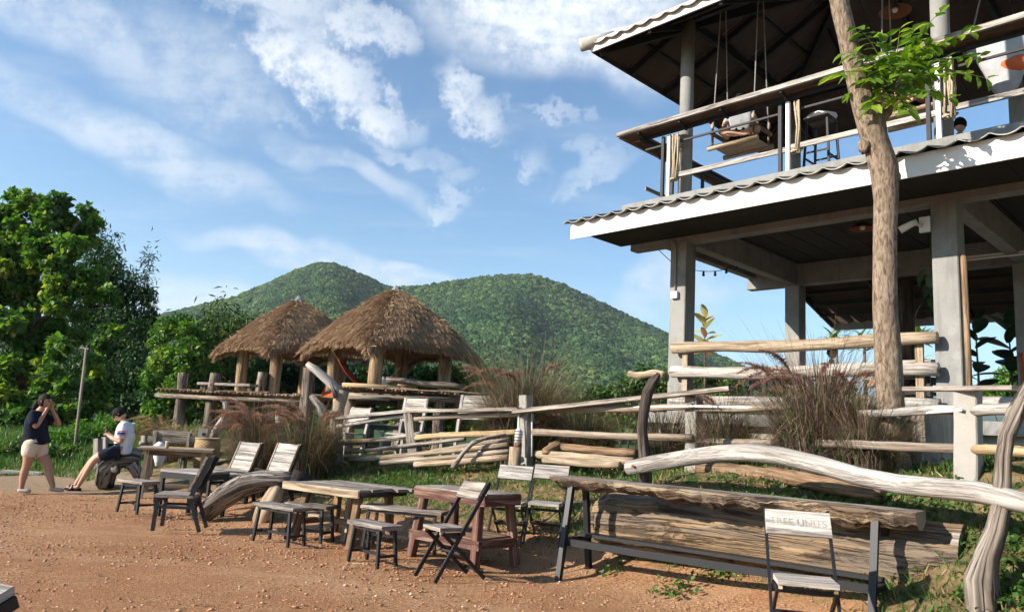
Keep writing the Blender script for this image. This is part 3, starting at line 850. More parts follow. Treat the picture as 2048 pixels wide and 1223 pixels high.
# lower railing: thick round logs between the columns
def log_rail(s0, s1, d, z0, z1, r, mat, seed, sag=0.02):
    p = [(s0 + (s1 - s0) * t, d + 0.012 * math.sin(t * 5 + seed), z0 + (z1 - z0) * t + sag * math.sin(t * 7 + seed)) for t in np.linspace(0, 1, 14)]
    return MB().tube(p, [r * (1 + 0.07 * math.sin(i * 1.3 + seed)) for i in range(14)], 14, wob=0.1, seed=seed)
for k, (z, r, mat) in enumerate(((2.85, 0.085, 'pale_wood'), (2.47, 0.09, 'weathered_white'), (2.05, 0.085, 'weathered_white'))):
    bpart('log_rail', mat, log_rail(0.02, 3.85, -0.27, z, z - 0.02, r, mat, k + 1), True)
    bpart('log_rail', mat, log_rail(4.05, 8.2, -0.27, z - 0.42 if k < 2 else z, z - 0.42 if k < 2 else z, r * 0.8, mat, k + 5), True) if k else None
bpart('log_rail', 'pale_wood', log_rail(-0.85, -0.17, -0.22, 2.46, 2.45, 0.06, 'x', 9), True)
for s in (0.22, 3.62):
    bpart('rail_post', 'pale_wood', MB().beam((s, -0.2, FLOOR1 - 0.3), (s, -0.2, 2.9), 0.09, 0.06, up=(0, 1, 0)))
bpart('drain_pipe', 'brown_wood', MB().tube([(4.13, -0.12, 1.3), (4.14, -0.12, 2.6), (4.13, -0.12, 3.9)], 0.035, 10), True)
# upper balcony: posts, bar counter, low rail
for k, s in enumerate((-0.08, 1.98, 3.98, 6.0)):
    bpart('balcony_post', 'white_paint', MB().beam((s, -0.36, 5.2), (s, -0.36, 6.42), 0.055, 0.055, up=(0, 1, 0)))
    bpart('balcony_post', 'black_steel', MB().beam((s - 0.12, -0.36, 5.2), (s - 0.12, -0.36, 6.42), 0.05, 0.05, up=(0, 1, 0)))
    mb = MB(); rr = random.Random(40 + k)
    for i in range(7):
        x = s + 0.13 + rr.uniform(-0.05, 0.05); y = -0.36 + rr.uniform(-0.05, 0.05)
        mb.tube([(x + rr.uniform(-.02, .02), y, 6.40), (x + rr.uniform(-.03, .03), y + 0.01, 6.0), (x + rr.uniform(-.02, .02), y, 5.62 + rr.uniform(-.03, .03))], 0.014, 6)
    mb.tube([(s + 0.0, -0.30, 5.66), (s + 0.1, -0.42, 5.64), (s + 0.2, -0.34, 5.66), (s + 0.12, -0.28, 5.65), (s + 0.0, -0.33, 5.63)], 0.022, 6)
    tag(bpart('rope_lashing', 'rope', mb, True), kind='stuff')
bpart('counter_edge', 'counter_wood', MB().beam((-0.98, -0.62, 6.56), (1.7, -0.62, 6.56), 0.05, 0.072, seg=10, jit=0.003))
bpart('counter_edge', 'weathered_white', MB().beam((1.7, -0.62, 6.56), (3.6, -0.62, 6.56), 0.05, 0.072, seg=8, jit=0.003))
bpart('counter_edge', 'counter_wood', MB().beam((3.6, -0.62, 6.56), (S_END, -0.62, 6.56), 0.05, 0.072, seg=10, jit=0.003))
bpart('counter_edge', 'counter_wood', MB().beam((-0.98, -0.57, 6.56), (-0.98, 4.4, 6.56), 0.05, 0.072, seg=10, jit=0.003))
for i in range(3):
    d = -0.535 + i * 0.122
    bpart('counter_plank', 'dark_brown', MB().beam((-0.94, d, 6.545), (S_END, d, 6.545), 0.114, 0.03, seg=8, jit=0.002))
    x = -0.90 + i * 0.122
    bpart('counter_plank', 'dark_brown', MB().beam((x, -0.2, 6.545), (x, 4.4, 6.545), 0.114, 0.03, seg=8, jit=0.002))
bpart('counter_bearer', 'black_steel', MB().beam((-0.6, -0.36, 6.48), (S_END, -0.36, 6.48), 0.05, 0.05))
bpart('counter_bearer', 'black_steel', MB().beam((-0.66, -0.36, 6.48), (-0.66, 4.4, 6.48), 0.05, 0.05))
for s in (-0.55, 0.25, 1.0, 1.98, 2.9, 3.98, 5.0, 6.0, 7.0):
    bpart('counter_bracket', 'black_steel', MB().beam((s, -0.36, 6.44), (s, -0.60, 6.505), 0.035, 0.045))
for d in (0.6, 1.6, 2.6, 3.6):
    bpart('counter_bracket', 'black_steel', MB().beam((-0.66, d, 6.44), (-0.95, d, 6.505), 0.035, 0.045))
    bpart('balcony_post', 'black_steel', MB().beam((-0.66, d, 5.3), (-0.66, d, 6.46), 0.05, 0.05, up=(0, 1, 0)))
bpart('foot_rail', 'weathered_white', MB().beam((0.0, -0.345, 5.70), (1.95, -0.345, 5.70), 0.04, 0.075, seg=6, jit=0.003))
bpart('foot_rail', 'weathered_white', MB().beam((2.02, -0.345, 5.72), (3.95, -0.345, 5.72), 0.04, 0.075, seg=6, jit=0.003))
bpart('foot_rail', 'weathered_white', MB().beam((4.02, -0.345, 5.74), (S_END, -0.345, 5.74), 0.04, 0.075, seg=6, jit=0.003))
bpart('foot_rail', 'grey_wood', MB().beam((-0.66, -0.2, 5.66), (-0.66, 4.3, 5.66), 0.03, 0.06))
bpart('foot_rail', 'black_steel', MB().beam((-0.6, -0.30, 6.30), (S_END, -0.30, 6.30), 0.03, 0.03))
# hip roof over everything
EZ, OV, PIT = 8.10, 1.06, math.tan(R(27))
S0, S1, D0, D1 = -1.28, 9.3, -1.05, 5.2
RID = (D1 - D0) / 2
hip = bpart('hip_roof', 'black_steel', MB().beam((S0 + RID, D0 + RID, EZ + RID * PIT - 0.1), (S1, D0 + RID, EZ + RID * PIT - 0.1), 0.07, 0.12))
def hip_sheet(axis, a0, a1):
    """one strip of corrugated roofing: axis 's' is the front slope, 'd' the left slope, 'b' the back slope"""
    per, amp, n = 0.30, 0.055, 9
    mb = MB(); ns = max(3, int((a1 - a0) / per * n)); rows = 5; vs = []
    for lay in (0, 1):
        for i in range(ns + 1):
            a = a0 + (a1 - a0) * i / ns
            h = amp * (1 - abs(math.sin(math.pi * a / per)) ** 0.8)
            if axis == 'd': lim = min(a - D0, D1 - a, RID)
            else: lim = min(a - S0, RID)
            lim = max(lim, 0.0)
            for j in range(rows):
                t = -0.08 + (lim + 0.08) * j / (rows - 1)
                z = EZ + 0.06 + t * PIT + h - lay * 0.014
                vs.append({'s': (a, D0 + t, z), 'd': (S0 + t, a, z), 'b': (a, D1 - t, z)}[axis])
    fs = []
    for lay in (0, 1):
        o = lay * (ns + 1) * rows
        for i in range(ns):
            for j in range(rows - 1):
                q = (o + i * rows + j, o + i * rows + j + 1, o + (i + 1) * rows + j + 1, o + (i + 1) * rows + j)
                fs.append(q if lay else q[::-1])
    o = (ns + 1) * rows
    for i in range(ns):
        fs.append((i * rows, (i + 1) * rows, o + (i + 1) * rows, o + i * rows))
    return mb.raw(vs, fs)
a = S0
while a < S1 - 0.05:
    for ax in ('s', 'b'):
        bpart('roof_sheet', 'roof_tile', hip_sheet(ax, a, min(a + 0.9, S1)), True, hip)
    a += 0.9
a = D0
while a < D1 - 0.05:
    bpart('roof_sheet', 'roof_tile', hip_sheet('d', a, min(a + 0.9, D1)), True, hip)
    a += 0.9
# lining boards under the sheets (underside, its shade put into the colour)
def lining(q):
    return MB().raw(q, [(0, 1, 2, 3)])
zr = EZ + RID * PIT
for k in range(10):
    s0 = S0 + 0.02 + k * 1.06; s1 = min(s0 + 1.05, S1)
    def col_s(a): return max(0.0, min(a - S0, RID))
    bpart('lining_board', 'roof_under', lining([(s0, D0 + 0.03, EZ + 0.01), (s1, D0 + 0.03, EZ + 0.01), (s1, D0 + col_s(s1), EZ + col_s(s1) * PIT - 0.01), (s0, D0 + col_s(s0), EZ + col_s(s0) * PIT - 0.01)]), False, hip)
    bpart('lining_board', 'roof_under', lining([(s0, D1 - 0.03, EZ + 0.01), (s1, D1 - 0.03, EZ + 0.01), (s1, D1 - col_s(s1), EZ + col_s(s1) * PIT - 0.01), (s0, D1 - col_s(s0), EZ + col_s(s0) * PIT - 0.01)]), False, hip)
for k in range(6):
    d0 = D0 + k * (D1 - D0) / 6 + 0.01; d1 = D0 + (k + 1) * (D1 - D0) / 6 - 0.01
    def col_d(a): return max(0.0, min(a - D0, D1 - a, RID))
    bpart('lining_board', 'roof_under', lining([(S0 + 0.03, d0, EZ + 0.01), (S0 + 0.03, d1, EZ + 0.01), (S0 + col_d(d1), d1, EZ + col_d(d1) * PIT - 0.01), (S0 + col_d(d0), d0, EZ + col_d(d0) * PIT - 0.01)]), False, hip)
# fascias, rafters, purlins
s = S0
while s < S1:
    e = min(s + 2.4, S1)
    bpart('fascia_board', 'white_paint', MB().box(((s + e) / 2, D0 + 0.0, EZ + 0.02), (e - s - 0.004, 0.024, 0.2)), False, hip)
    s = e
for d in np.arange(D0 + 0.02, D1 - 1, 1.55):
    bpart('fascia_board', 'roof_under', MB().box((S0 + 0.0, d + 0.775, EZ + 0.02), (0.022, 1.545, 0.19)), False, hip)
for s in np.arange(S0 + 1.2, S1, 1.3):
    t = min(s - S0, RID)
    bpart('rafter', 'black_steel', MB().beam((s, D0 + 0.02, EZ - 0.07), (s, D0 + t, EZ + t * PIT - 0.1), 0.06, 0.11), False, hip)
    bpart('rafter', 'black_steel', MB().beam((s, D1 - 0.02, EZ - 0.07), (s, D1 - t, EZ + t * PIT - 0.1), 0.06, 0.11), False, hip)
for d in np.arange(D0 + 1.1, D1 - 0.6, 1.1):
    t = min(d - D0, D1 - d, RID)
    bpart('rafter', 'black_steel', MB().beam((S0 + 0.02, d, EZ - 0.07), (S0 + t, d, EZ + t * PIT - 0.1), 0.06, 0.11), False, hip)
bpart('hip_rafter', 'black_steel', MB().beam((S0 + 0.1, D0 + 0.1, EZ - 0.06), (S0 + RID, D0 + RID, zr - 0.14), 0.09, 0.15), False, hip)
bpart('hip_rafter', 'black_steel', MB().beam((S0 + 0.1, D1 - 0.1, EZ - 0.06), (S0 + RID, D1 - RID, zr - 0.14), 0.09, 0.15), False, hip)
for t in (0.55, 1.25, 1.95, 2.65):
    z = EZ + t * PIT - 0.035
    bpart('purlin', 'black_steel', MB().beam((S0 + t, D0 + t, z), (S1, D0 + t, z), 0.05, 0.05), False, hip)
    bpart('purlin', 'black_steel', MB().beam((S0 + t, D0 + t, z), (S0 + t, D1 - t, z), 0.05, 0.05), False, hip)
for s in (0.0, 3.93, 7.86):
    bpart('tie_beam', 'black_steel', MB().beam((s, 0, 8.6), (s, 4.05, 8.6), 0.08, 0.14), False, hip)
    bpart('king_post', 'black_steel', MB().beam((s, 2.0, 8.6), (s, 2.0, min(zr, EZ + (s - S0) * PIT) - 0.1), 0.07, 0.07, up=(0, 1, 0)), False, hip)
    for d in (0.9, 3.1):
        bpart('strut', 'black_steel', MB().beam((s, 2.0, 8.63), (s, d, 8.6 + (0.45 if s else 0.2)), 0.05, 0.06), False, hip)
for d in (0.0, 4.05):
    bpart('tie_beam', 'black_steel', MB().beam((-0.1, d, 8.63), (S1, d, 8.63), 0.08, 0.14), False, hip)
# hip tiles on the corner
mb = MB()
for i in range(9):
    t0 = -0.14 + i * 0.42
    if t0 > RID: break
    t1 = min(t0 + 0.44, RID)
    mb.tube([(S0 + t0, D0 + t0, EZ + 0.115 + t0 * PIT), (S0 + t1, D0 + t1, EZ + 0.10 + t1 * PIT)], [0.115, 0.10], 10)
tag(bpart('hip_tile', 'roof_tile', mb, True, hip), kind='stuff')
# conduit, junction box, camera on columns
jb = thing('junction_box', 'white junction box with conduit on the left front concrete column', 'box', cafe.matrix_basis @ V((-0.03, -0.152, 3.74)), B_ROT)
MB().box((0, -0.03, 0), (0.12, 0.06, 0.11)).build('cover', M['plastic_white'], jb)
MB().tube([(0.0, -0.02, 0.05), (0.0, -0.02, 0.78), (-0.02, -0.02, 0.86), (-0.1, -0.02, 0.9)], 0.014, 8).build('conduit', M['concrete_post'], jb, True)
sc_ = thing('security_camera', 'white security camera bracketed to the right front column under the eave', 'camera', bw(3.72, -0.17, 4.33), B_ROT)
MB().box((0.0, 0.0, 0.0), (0.13, 0.05, 0.2)).build('mount', M['plastic_white'], sc_)
MB().tube([(-0.02, -0.03, -0.02), (-0.1, -0.1, 0.0)], 0.018, 8).build('arm', M['plastic_white'], sc_, True)
MB().tube([(-0.06, -0.1, 0.03), (-0.15, -0.12, -0.01), (-0.26, -0.14, -0.07)], [0.035, 0.045, 0.05], 12).build('housing', M['plastic_white'], sc_, True)
# hanging lamps
def pendant(name, label, px, py, zc_, r):
    P = at_z(px, py, zc_)
    t = thing(name, label, 'lamp', P, 0, 'woven pendant lamps')
    MB().tube([(0, 0, 0.05), (0, 0, 0.02), (0, 0, -0.05)], [0.05, r * 0.6, r], 18, cap=False).build('lamp_shade', M['shade_wicker'], t, True)
    MB().ball((0, 0, -0.02), 0.045).build('bulb', M['plastic_white'], t, True)
    return t, P
t, P = pendant('pendant_lamp', 'round terracotta lamp shade under the ground-floor ceiling, left of the tree trunk', 1725, 452, 4.92, 0.2)
MB().tube([(0, 0, 0.02), (0, 0, 5.05 - P.z)], 0.006, 5).build('cord', M['black_metal'], t)
t, P = pendant('pendant_lamp', 'round wicker lamp shade high under the upper roof, right of the tree trunk', 1790, 18, 8.3, 0.24)
MB().tube([(0, 0, 0.02), (0, 0, 0.75)], 0.006, 5).build('cord', M['black_metal'], t)
# string of bulbs
st = thing('string_lights', 'black string of small bulbs sagging behind the left column', 'string lights')
a_, b_ = bw(-0.35, 0.9, 4.75), bw(-0.35, 3.4, 4.72)
a_ = at_y(1395, 541, 13.4); b_ = at_y(1484, 522, 14.8); c0 = bw(-0.9, 0.3, 4.86)
pp = [a_.lerp(b_, t) + V((0, 0, -0.09 * math.sin(math.pi * t))) for t in np.linspace(0, 1, 9)]
MB().tube([c0, c0.lerp(a_, 0.5) + V((0, 0, -0.14)), *pp, bw(-0.2, 4.0, 4.75)], 0.007, 5).build('wire', M['black_metal'], st)
for i in (1, 3, 5, 7):
    mb = MB(); p = pp[i]
    mb.tube([p + V((0, 0, 0.0)), p + V((0, 0, -0.05))], 0.02, 8).ball(p + V((0, 0, -0.07)), 0.028, 8, 6)
    mb.build('bulb', M['black_metal'], st, True)

# ------------------------------------------------------------------ thatched huts and bamboo platforms
def straw_layer(rng, P, D, L, W, lift):
    """flat straws: P roots, D directions (unit), L lengths, W widths -> verts, quads"""
    n = len(P)
    side = np.cross(D, rng.normal(size=(n, 3))); side /= np.linalg.norm(side, axis=1)[:, None] + 1e-9
    a = P - side * W[:, None]; b = P + side * W[:, None]
    Q = P + D * L[:, None] + lift
    c = Q + side * W[:, None] * 0.35; d = Q - side * W[:, None] * 0.35
    v = np.stack([a, b, c, d], 1).reshape(-1, 3)
    return v, np.arange(n * 4).reshape(n, 4)
def make_hut(label, cx, cy, ztop, zeave, half, rz, zdeck, post_r, seed, posts):
    t = thing('thatched_hut', label, 'hut', (cx, cy, zdeck), rz, 'thatched huts on bamboo platforms')
    rng = np.random.default_rng(seed)
    H, Ez = ztop - zdeck, zeave - zdeck
    def surf(x, y):
        """roof height: a pyramid with rounded hips and a slightly bulging slope"""
        ax, ay = np.abs(x) / half, np.abs(y) / half
        m = (ax ** 5 + ay ** 5) ** 0.2
        return H - (H - Ez) * (m * 0.93 + 0.07 * m ** 3) + 0.07 * np.sin(m * 3.14) + 0.025 * np.sin(x * 5.1 + seed) * np.sin(y * 4.3)
    # solid bed of thatch
    k = 41
    g = np.linspace(-half, half, k); X, Y = np.meshgrid(g, g); Z = surf(X, Y)
    top = np.stack([X, Y, Z], -1).reshape(-1, 3); bot = top.copy(); bot[:, 2] -= 0.16; bot[:, :2] *= 0.985
    i = np.arange(k * k).reshape(k, k)
    f = np.stack([i[:-1, :-1], i[:-1, 1:], i[1:, 1:], i[1:, :-1]], -1).reshape(-1, 4)
    rim = np.concatenate([i[0, :], i[1:, -1], i[-1, -2::-1], i[-2:0:-1, 0]]); r2 = np.roll(rim, -1)
    wall = np.stack([rim, rim + k * k, r2 + k * k, r2], -1)
    v = np.concatenate([top, bot]); f = np.concatenate([f, (f + k * k)[:, ::-1], wall])
    np_mesh('thatch_bed', v, f, M['thatch'], t, attr=np.clip(rng.normal(0.35, 0.12, len(v)), 0, 1), smooth=True)
    # straws, laid in courses down the slope
    n = 90000
    r = np.sqrt(rng.random(n)); ang = rng.random(n) * 2 * math.pi
    x, y = rng.uniform(-half, half, n), rng.uniform(-half, half, n)
    m = np.maximum(np.abs(x), np.abs(y)) / half
    mq = np.where(rng.random(n) < 0.6, (np.floor(m * 10) + 0.12 * rng.random(n)) / 10 + 0.02, m); k_ = mq / np.maximum(m, 1e-3); x, y = x * k_, y * k_
    z = surf(x, y)
    e = 0.03
    gxn = (surf(x + e, y) - surf(x - e, y)) / (2 * e); gyn = (surf(x, y + e) - surf(x, y - e)) / (2 * e)
    D = np.stack([-gxn, -gyn, -(gxn ** 2 + gyn ** 2)], 1) + rng.normal(0, 0.07, (n, 3))
    D /= np.linalg.norm(D, axis=1)[:, None]
    L = rng.uniform(0.12, 0.30, n); W = rng.uniform(0.003, 0.006, n)
    N = np.stack([-gxn, -gyn, np.ones(n)], 1); N /= np.linalg.norm(N, axis=1)[:, None]
    P = np.stack([x, y, z], 1) + N * rng.uniform(0.0, 0.028, n)[:, None]
    v1, f1 = straw_layer(rng, P, D, L, W, N * rng.uniform(0.0, 0.03, n)[:, None])
    a1 = np.repeat(np.clip(rng.normal(0.5, 0.17, n) + (rng.random(n) < 0.05) * 0.35, 0, 1), 4)
    # ragged fringe at the eaves and rough tufts along hips
    n2 = 15000
    u = rng.uniform(-1, 1, n2) * half; sd = rng.integers(0, 4, n2)
    o = half * (1 - rng.random(n2) * 0.05)
    x = np.choose(sd, [u, u, o, -o]); y = np.choose(sd, [o, -o, u, u])
    P = np.stack([x, y, surf(x, y) - rng.random(n2) * 0.17], 1)
    od = np.stack([np.choose(sd, [u * 0, u * 0, u * 0 + 1, u * 0 - 1]), np.choose(sd, [u * 0 + 1, u * 0 - 1, u * 0, u * 0]), u * 0], 1)
    D = od * rng.uniform(0.35, 0.8, n2)[:, None] + np.array([0, 0, -1.0]) + rng.normal(0, 0.12, (n2, 3)); D /= np.linalg.norm(D, axis=1)[:, None]
    v2, f2 = straw_layer(rng, P, D, rng.uniform(0.06, 0.19, n2), rng.uniform(0.005, 0.011, n2), 0)
    a2 = np.repeat(np.clip(rng.normal(0.6, 0.2, n2), 0, 1), 4)
    n3 = 3500
    q = rng.random(n3); sgx = rng.choice([-1, 1], n3); sgy = rng.choice([-1, 1], n3)
    x = sgx * q * half * 0.97 + rng.normal(0, 0.06, n3); y = sgy * q * half * 0.97 + rng.normal(0, 0.06, n3)
    P = np.stack([x, y, surf(x, y) + 0.01], 1)
    D = np.stack([sgx * rng.normal(0.6, 0.6, n3), sgy * rng.normal(0.6, 0.6, n3), -0.35 + rng.normal(0, 0.2, n3)], 1); D /= np.linalg.norm(D, axis=1)[:, None]
    v3, f3 = straw_layer(rng, P, D, rng.uniform(0.08, 0.26, n3), rng.uniform(0.005, 0.011, n3), np.array([0, 0, 0.02]))
    a3 = np.repeat(np.clip(rng.normal(0.62, 0.25, n3), 0, 1), 4)
    vv = np.concatenate([v1, v2, v3]); ff = np.concatenate([f1, f2 + len(v1), f3 + len(v1) + len(v2)])
    tag(np_mesh('thatch', vv, ff, M['thatch'], t, attr=np.concatenate([a1, a2, a3])), kind='stuff')
    MB().tube([(0, 0, H - 0.12), (0, 0, H + 0.03), (0, 0, H + 0.12)], [0.2, 0.1, 0.01], 8).build('ridge_cap', M['concrete'], t)
    for j, (sx, sy) in enumerate(posts):
        px, py = sx * half * 0.62, sy * half * 0.62
        MB().tube([(px + 0.01 * math.sin(q * 3 + j), py, -0.05 + q * (Ez + 0.25)) for q in np.linspace(0, 1, 9)], post_r, 14, wob=0.12, groove=0.08, seed=seed + j).build('post', M['hut_post'], t, True)
    for sx in (-1, 1):
        MB().tube([(sx * half * 0.62, -half * 0.8, Ez + 0.1), (sx * half * 0.62, half * 0.8, Ez + 0.1)], 0.06, 8).build('roof_beam', M['brown_wood'], t, True)
        MB().tube([(-half * 0.8, sx * half * 0.62, Ez + 0.18), (half * 0.8, sx * half * 0.62, Ez + 0.18)], 0.05, 8).build('roof_beam', M['brown_wood'], t, True)
    return t
DECK1, DECK2 = 1.96, 2.18
hut2 = make_hut('nearer thatched hut with steep shaggy straw roof, overlapping the other hut', -3.0, 19.2, 4.82, 3.38, 1.61, R(41), DECK2, 0.165, 3, ((-1, -1), (1, -1), (1, 1), (-1, 1)))
hut1 = make_hut('farther thatched hut with straw roof, partly behind the nearer one', -6.42, 22.6, 4.95, 3.46, 1.66, R(44), DECK1, 0.165, 8, ((-1, -1), (1, -1), (1, 1), (-1, 1)))

def platform(label, pts, z, posts, slat_dir, seed, edge='bamboo_deck'):
    """raised bamboo deck over polygon pts (a quadrilateral), carried by log posts (x, y, top z, radius)"""
    t = thing('bamboo_platform', label, 'platform', (0, 0, 0))
    A, Bq, Cq, Dq = [V((p[0], p[1], 0)) for p in pts]
    rr = random.Random(seed)
    n = int((Bq - A).length / 0.075)
    slats = []
    for i in range(n):
        u = (i + 0.5) / n
        p0 = A.lerp(Bq, u); p1 = Dq.lerp(Cq, u); d = (p1 - p0).normalized()
        dz = rr.uniform(-0.012, 0.012)
        mb = MB().tube([p0 - d * rr.uniform(0.0, 0.14) + V((0, 0, z + dz)), p0.lerp(p1, 0.5) + V((0, 0, z + dz - 0.01)), p1 + V((0, 0, z + dz))], 0.03, 6)
        mb.build('slat', M['bamboo_deck'], t, True)
    for k, (p, q) in enumerate(((A, Bq), (Dq, Cq), (A.lerp(Dq, 0.5), Bq.lerp(Cq, 0.5)))):
        d = (q - p).normalized() * 0.1
        MB().tube([p - d + V((0, 0, z - 0.14)), p.lerp(q, 0.5) + V((0, 0, z - 0.15)), q + d + V((0, 0, z - 0.14))], 0.06, 9, wob=0.1, seed=k).build('bearer', M['dark_wood' if k == 2 else 'log_post'], t, True)
    mb = MB()
    for i in range(14):
        u = rr.random(); p = A.lerp(Bq, u); d = (Bq - A).normalized()
        mb.beam(p + V((0, -0.06, z + 0.04)), p + d * rr.uniform(0.4, 0.9) + V((0, -0.06, z + 0.045 + rr.uniform(-.02, .02))), 0.10, 0.02, seg=3, jit=0.012)
    tag(mb.build('split_bamboo', M['bamboo_deck'], t), kind='stuff')
    for j, (x, y, zt, r) in enumerate(posts):
        b = gz(x, y) - 0.15
        MB().tube([(x + 0.02 * math.sin(q * 4 + j * 2), y, b + (zt - b) * q) for q in np.linspace(0, 1, 14)], [r * (1.12 - 0.2 * q) for q in np.linspace(0, 1, 14)], 16, wob=0.14, groove=0.22, seed=seed + j).build('post', M['log_post'], t, True)
    return t
def dp(px, py, y):
    p = at_y(px, py, y); return (p.x, p.y)
pA, pB = at_z(318, 786, DECK1 - 0.02), at_z(600, 794, DECK1 - 0.02)
pA = at_y(318, 786, 20.6); pB = at_y(610, 793, 18.3)
back = V((2.2, 3.6, 0))
def P3(px, py, y, r):
    p = at_y(px, py, y); return (p.x, p.y, p.z, r)
plat1 = platform('long raised bamboo platform on thick log posts under the farther hut', [pA, pB, pB + back, pA + back], DECK1,
                 [P3(368, 745, 20.4, 0.145), P3(432, 746, 20.0, 0.16), P3(524, 744, 21.0, 0.15), P3(619, 735, 18.2, 0.17)], None, 2)
qA = at_y(684, 790, 17.2); qB = at_y(915, 800, 16.9)
plat2 = platform('raised bamboo platform with pale pole edge under the nearer hut', [qA, qB, qB + V((0.3, 4.2, 0)), qA + V((-0.6, 4.2, 0))], DECK2 - 0.02,
                 [(qA.x + 0.15, qA.y + 0.25, DECK2 - 0.1, 0.13), (qB.x - 0.4, qB.y + 0.3, DECK2 - 0.1, 0.13), ((qA.x + qB.x) / 2, qA.y + 0.3, DECK2 - 0.1, 0.13), (qA.x, qA.y + 3.8, DECK2 - 0.1, 0.13)], None, 5)
for z, x0, x1, mt in ((DECK2 + 0.04, 684, 800, 'bamboo'), (DECK2 - 0.22, 690, 780, 'bamboo_grey')):
    a, b = at_y(x0, 780, 17.1), at_y(x1, 780, 17.0)
    MB().tube([(a.x, a.y, z), ((a.x + b.x) / 2, 17.04, z + 0.01), (b.x, b.y, z)], 0.05, 10).build('edge_pole', M[mt], plat2, True)
# bench plank on the long platform
bA, bB = at_y(403, 766, 20.3), at_y(508, 769, 19.4)
t = thing('plank_bench', 'low grey plank bench on the long bamboo platform', 'bench', (bA.x, bA.y, DECK1))
d = V((bB.x - bA.x, bB.y - bA.y, 0))
MB().beam((0, 0, 0.22), (d.x, d.y, 0.22), 0.3, 0.07, seg=6, jit=0.01, ch=0.01).build('seat', M['grey_wood'], t)
for u in (0.05, 0.93):
    MB().beam((d.x * u, d.y * u, 0.02), (d.x * u, d.y * u, 0.19), 0.12, 0.12).build('leg', M['log_post'], t)
# log rail on the nearer hut, hammock, cushions
a, b = at_y(772, 759, 17.3), at_y(925, 774, 17.4)
t = thing('log_rail', 'dark log rail leaning across the right side of the nearer hut', 'rail', (0, 0, 0))
MB().tube([a.lerp(b, q) + V((0, 0, 0.012 * math.sin(q * 9))) for q in np.linspace(0, 1, 10)], 0.07, 12, wob=0.12).build('log', M['log_post'], t, True)
MB().tube([a.lerp(b, q) + V((0.0, 0.1, -0.28)) for q in np.linspace(0.3, 1, 8)], 0.06, 10, wob=0.12).build('log', M['log_post'], t, True)
MB().beam(b + V((-0.12, 0.05, -0.62)), b + V((-0.12, 0.05, 0.02)), 0.1, 0.1, up=(0, 1, 0)).build('prop', M['log_post'], t)
h0, h1 = at_y(676, 718, 18.4), at_y(775, 748, 18.9)
t = thing('hammock', 'rust-red cloth hammock slung inside the nearer hut', 'hammock', (0, 0, 0))
vs, fs, us = [], [], []
for i in range(13):
    q = i / 12; c = h0.lerp(h1, q) + V((0, 0, -0.42 * math.sin(math.pi * q) - 0.16 * q))
    wd = 0.03 + 0.30 * math.sin(math.pi * min(1, q * 1.05)) ** 0.8
    for k in range(5):
        s = (k - 2) / 2
        vs.append(c + V((0.15 * s * wd, s * wd, 0.25 * wd * abs(s))))
for i in range(12):
    for k in range(4):
        fs.append((i * 5 + k, i * 5 + k + 1, (i + 1) * 5 + k + 1, (i + 1) * 5 + k))
o = MB().raw(vs, fs).build('cloth', M['red_hammock'], t, True)
o.modifiers.new('thick', 'SOLIDIFY').thickness = 0.015
MB().tube([h0, at_y(664, 700, 18.2)], 0.012, 5).build('rope', M['rope'], t)
MB().tube([h1 + V((0, 0, -.16)), at_y(800, 735, 18.9)], 0.012, 5).build('rope', M['rope'], t)
c = at_y(757, 765, 18.6)
tag(MB().ball((c.x, c.y, DECK2 + 0.17), 0.26, 12, 8, (1.0, 0.8, 0.72), 0.3, 2).build('white_cushion', M['white_cloth'], None, True), 'crumpled white cushion lying on the nearer hut floor', 'cushion')
c = at_y(806, 778, 17.6)
tag(MB().ball((c.x, c.y, DECK2 + 0.1), 0.13, 12, 8, (1.2, 0.9, 0.75), 0.2, 4).build('coconut', M['brown_wood'], None, True), 'round brown coconut on the edge of the nearer hut platform', 'coconut')
# triangular orange cushion in the farther hut
c = at_y(668, 760, 20.8)
tag(MB().raw([(c.x - .3, c.y - .2, DECK1 + .05), (c.x + .3, c.y - .2, DECK1 + .05), (c.x + .3, c.y + .2, DECK1 + .05), (c.x - .3, c.y + .2, DECK1 + .05), (c.x - .1, c.y - .15, DECK1 + .62), (c.x + .1, c.y + .15, DECK1 + .62)],
              [(0, 1, 5, 4), (1, 2, 5), (2, 3, 4, 5), (3, 0, 4), (3, 2, 1, 0)]).build('triangle_cushion', M['orange_cloth']), 'orange triangular cushion standing between the two huts', 'cushion')

# ------------------------------------------------------------------ fence of concrete posts, poles and planks
fence = thing('pole_fence', 'long rustic fence of grey posts with pole rails and plank top', 'fence', (0, 0, 0))
FP = {}
def fpost(key, pxb, pyb, pxt, pyt, y, w_, mat='concrete_post', twist=0.0):
    b, t = at_y(pxb, pyb, y), at_y(pxt, pyt, y)
    b.z = min(b.z, gz(b.x, b.y)) - 0.12
    FP[key] = (b, t)
    d = Matrix.Rotation(B_ROT + twist, 3, 'Z') @ V((0, 1, 0))
    return MB().beam(b, t, w_, w_, up=d, ch=0.012, seg=6, jit=0.004).build('post', M[mat], fence)
fpost('p0', 2350, 1010, 2350, 775, 4.4, 0.18)
fpost('p3', 1936, 968, 1936, 782, 6.7, 0.185)
fpost('p2', 1388, 945, 1388, 786, 10.3, 0.18)
fpost('p1', 1054, 937, 1052, 790, 12.0, 0.17)
fpost('ps', 838, 942, 820, 818, 13.2, 0.19, 'grey_wood', 0.3)
fpost('p4', 676, 932, 672, 822, 14.0, 0.17, 'grey_wood')
fpost('p5', 560, 915, 560, 825, 15.2, 0.14)
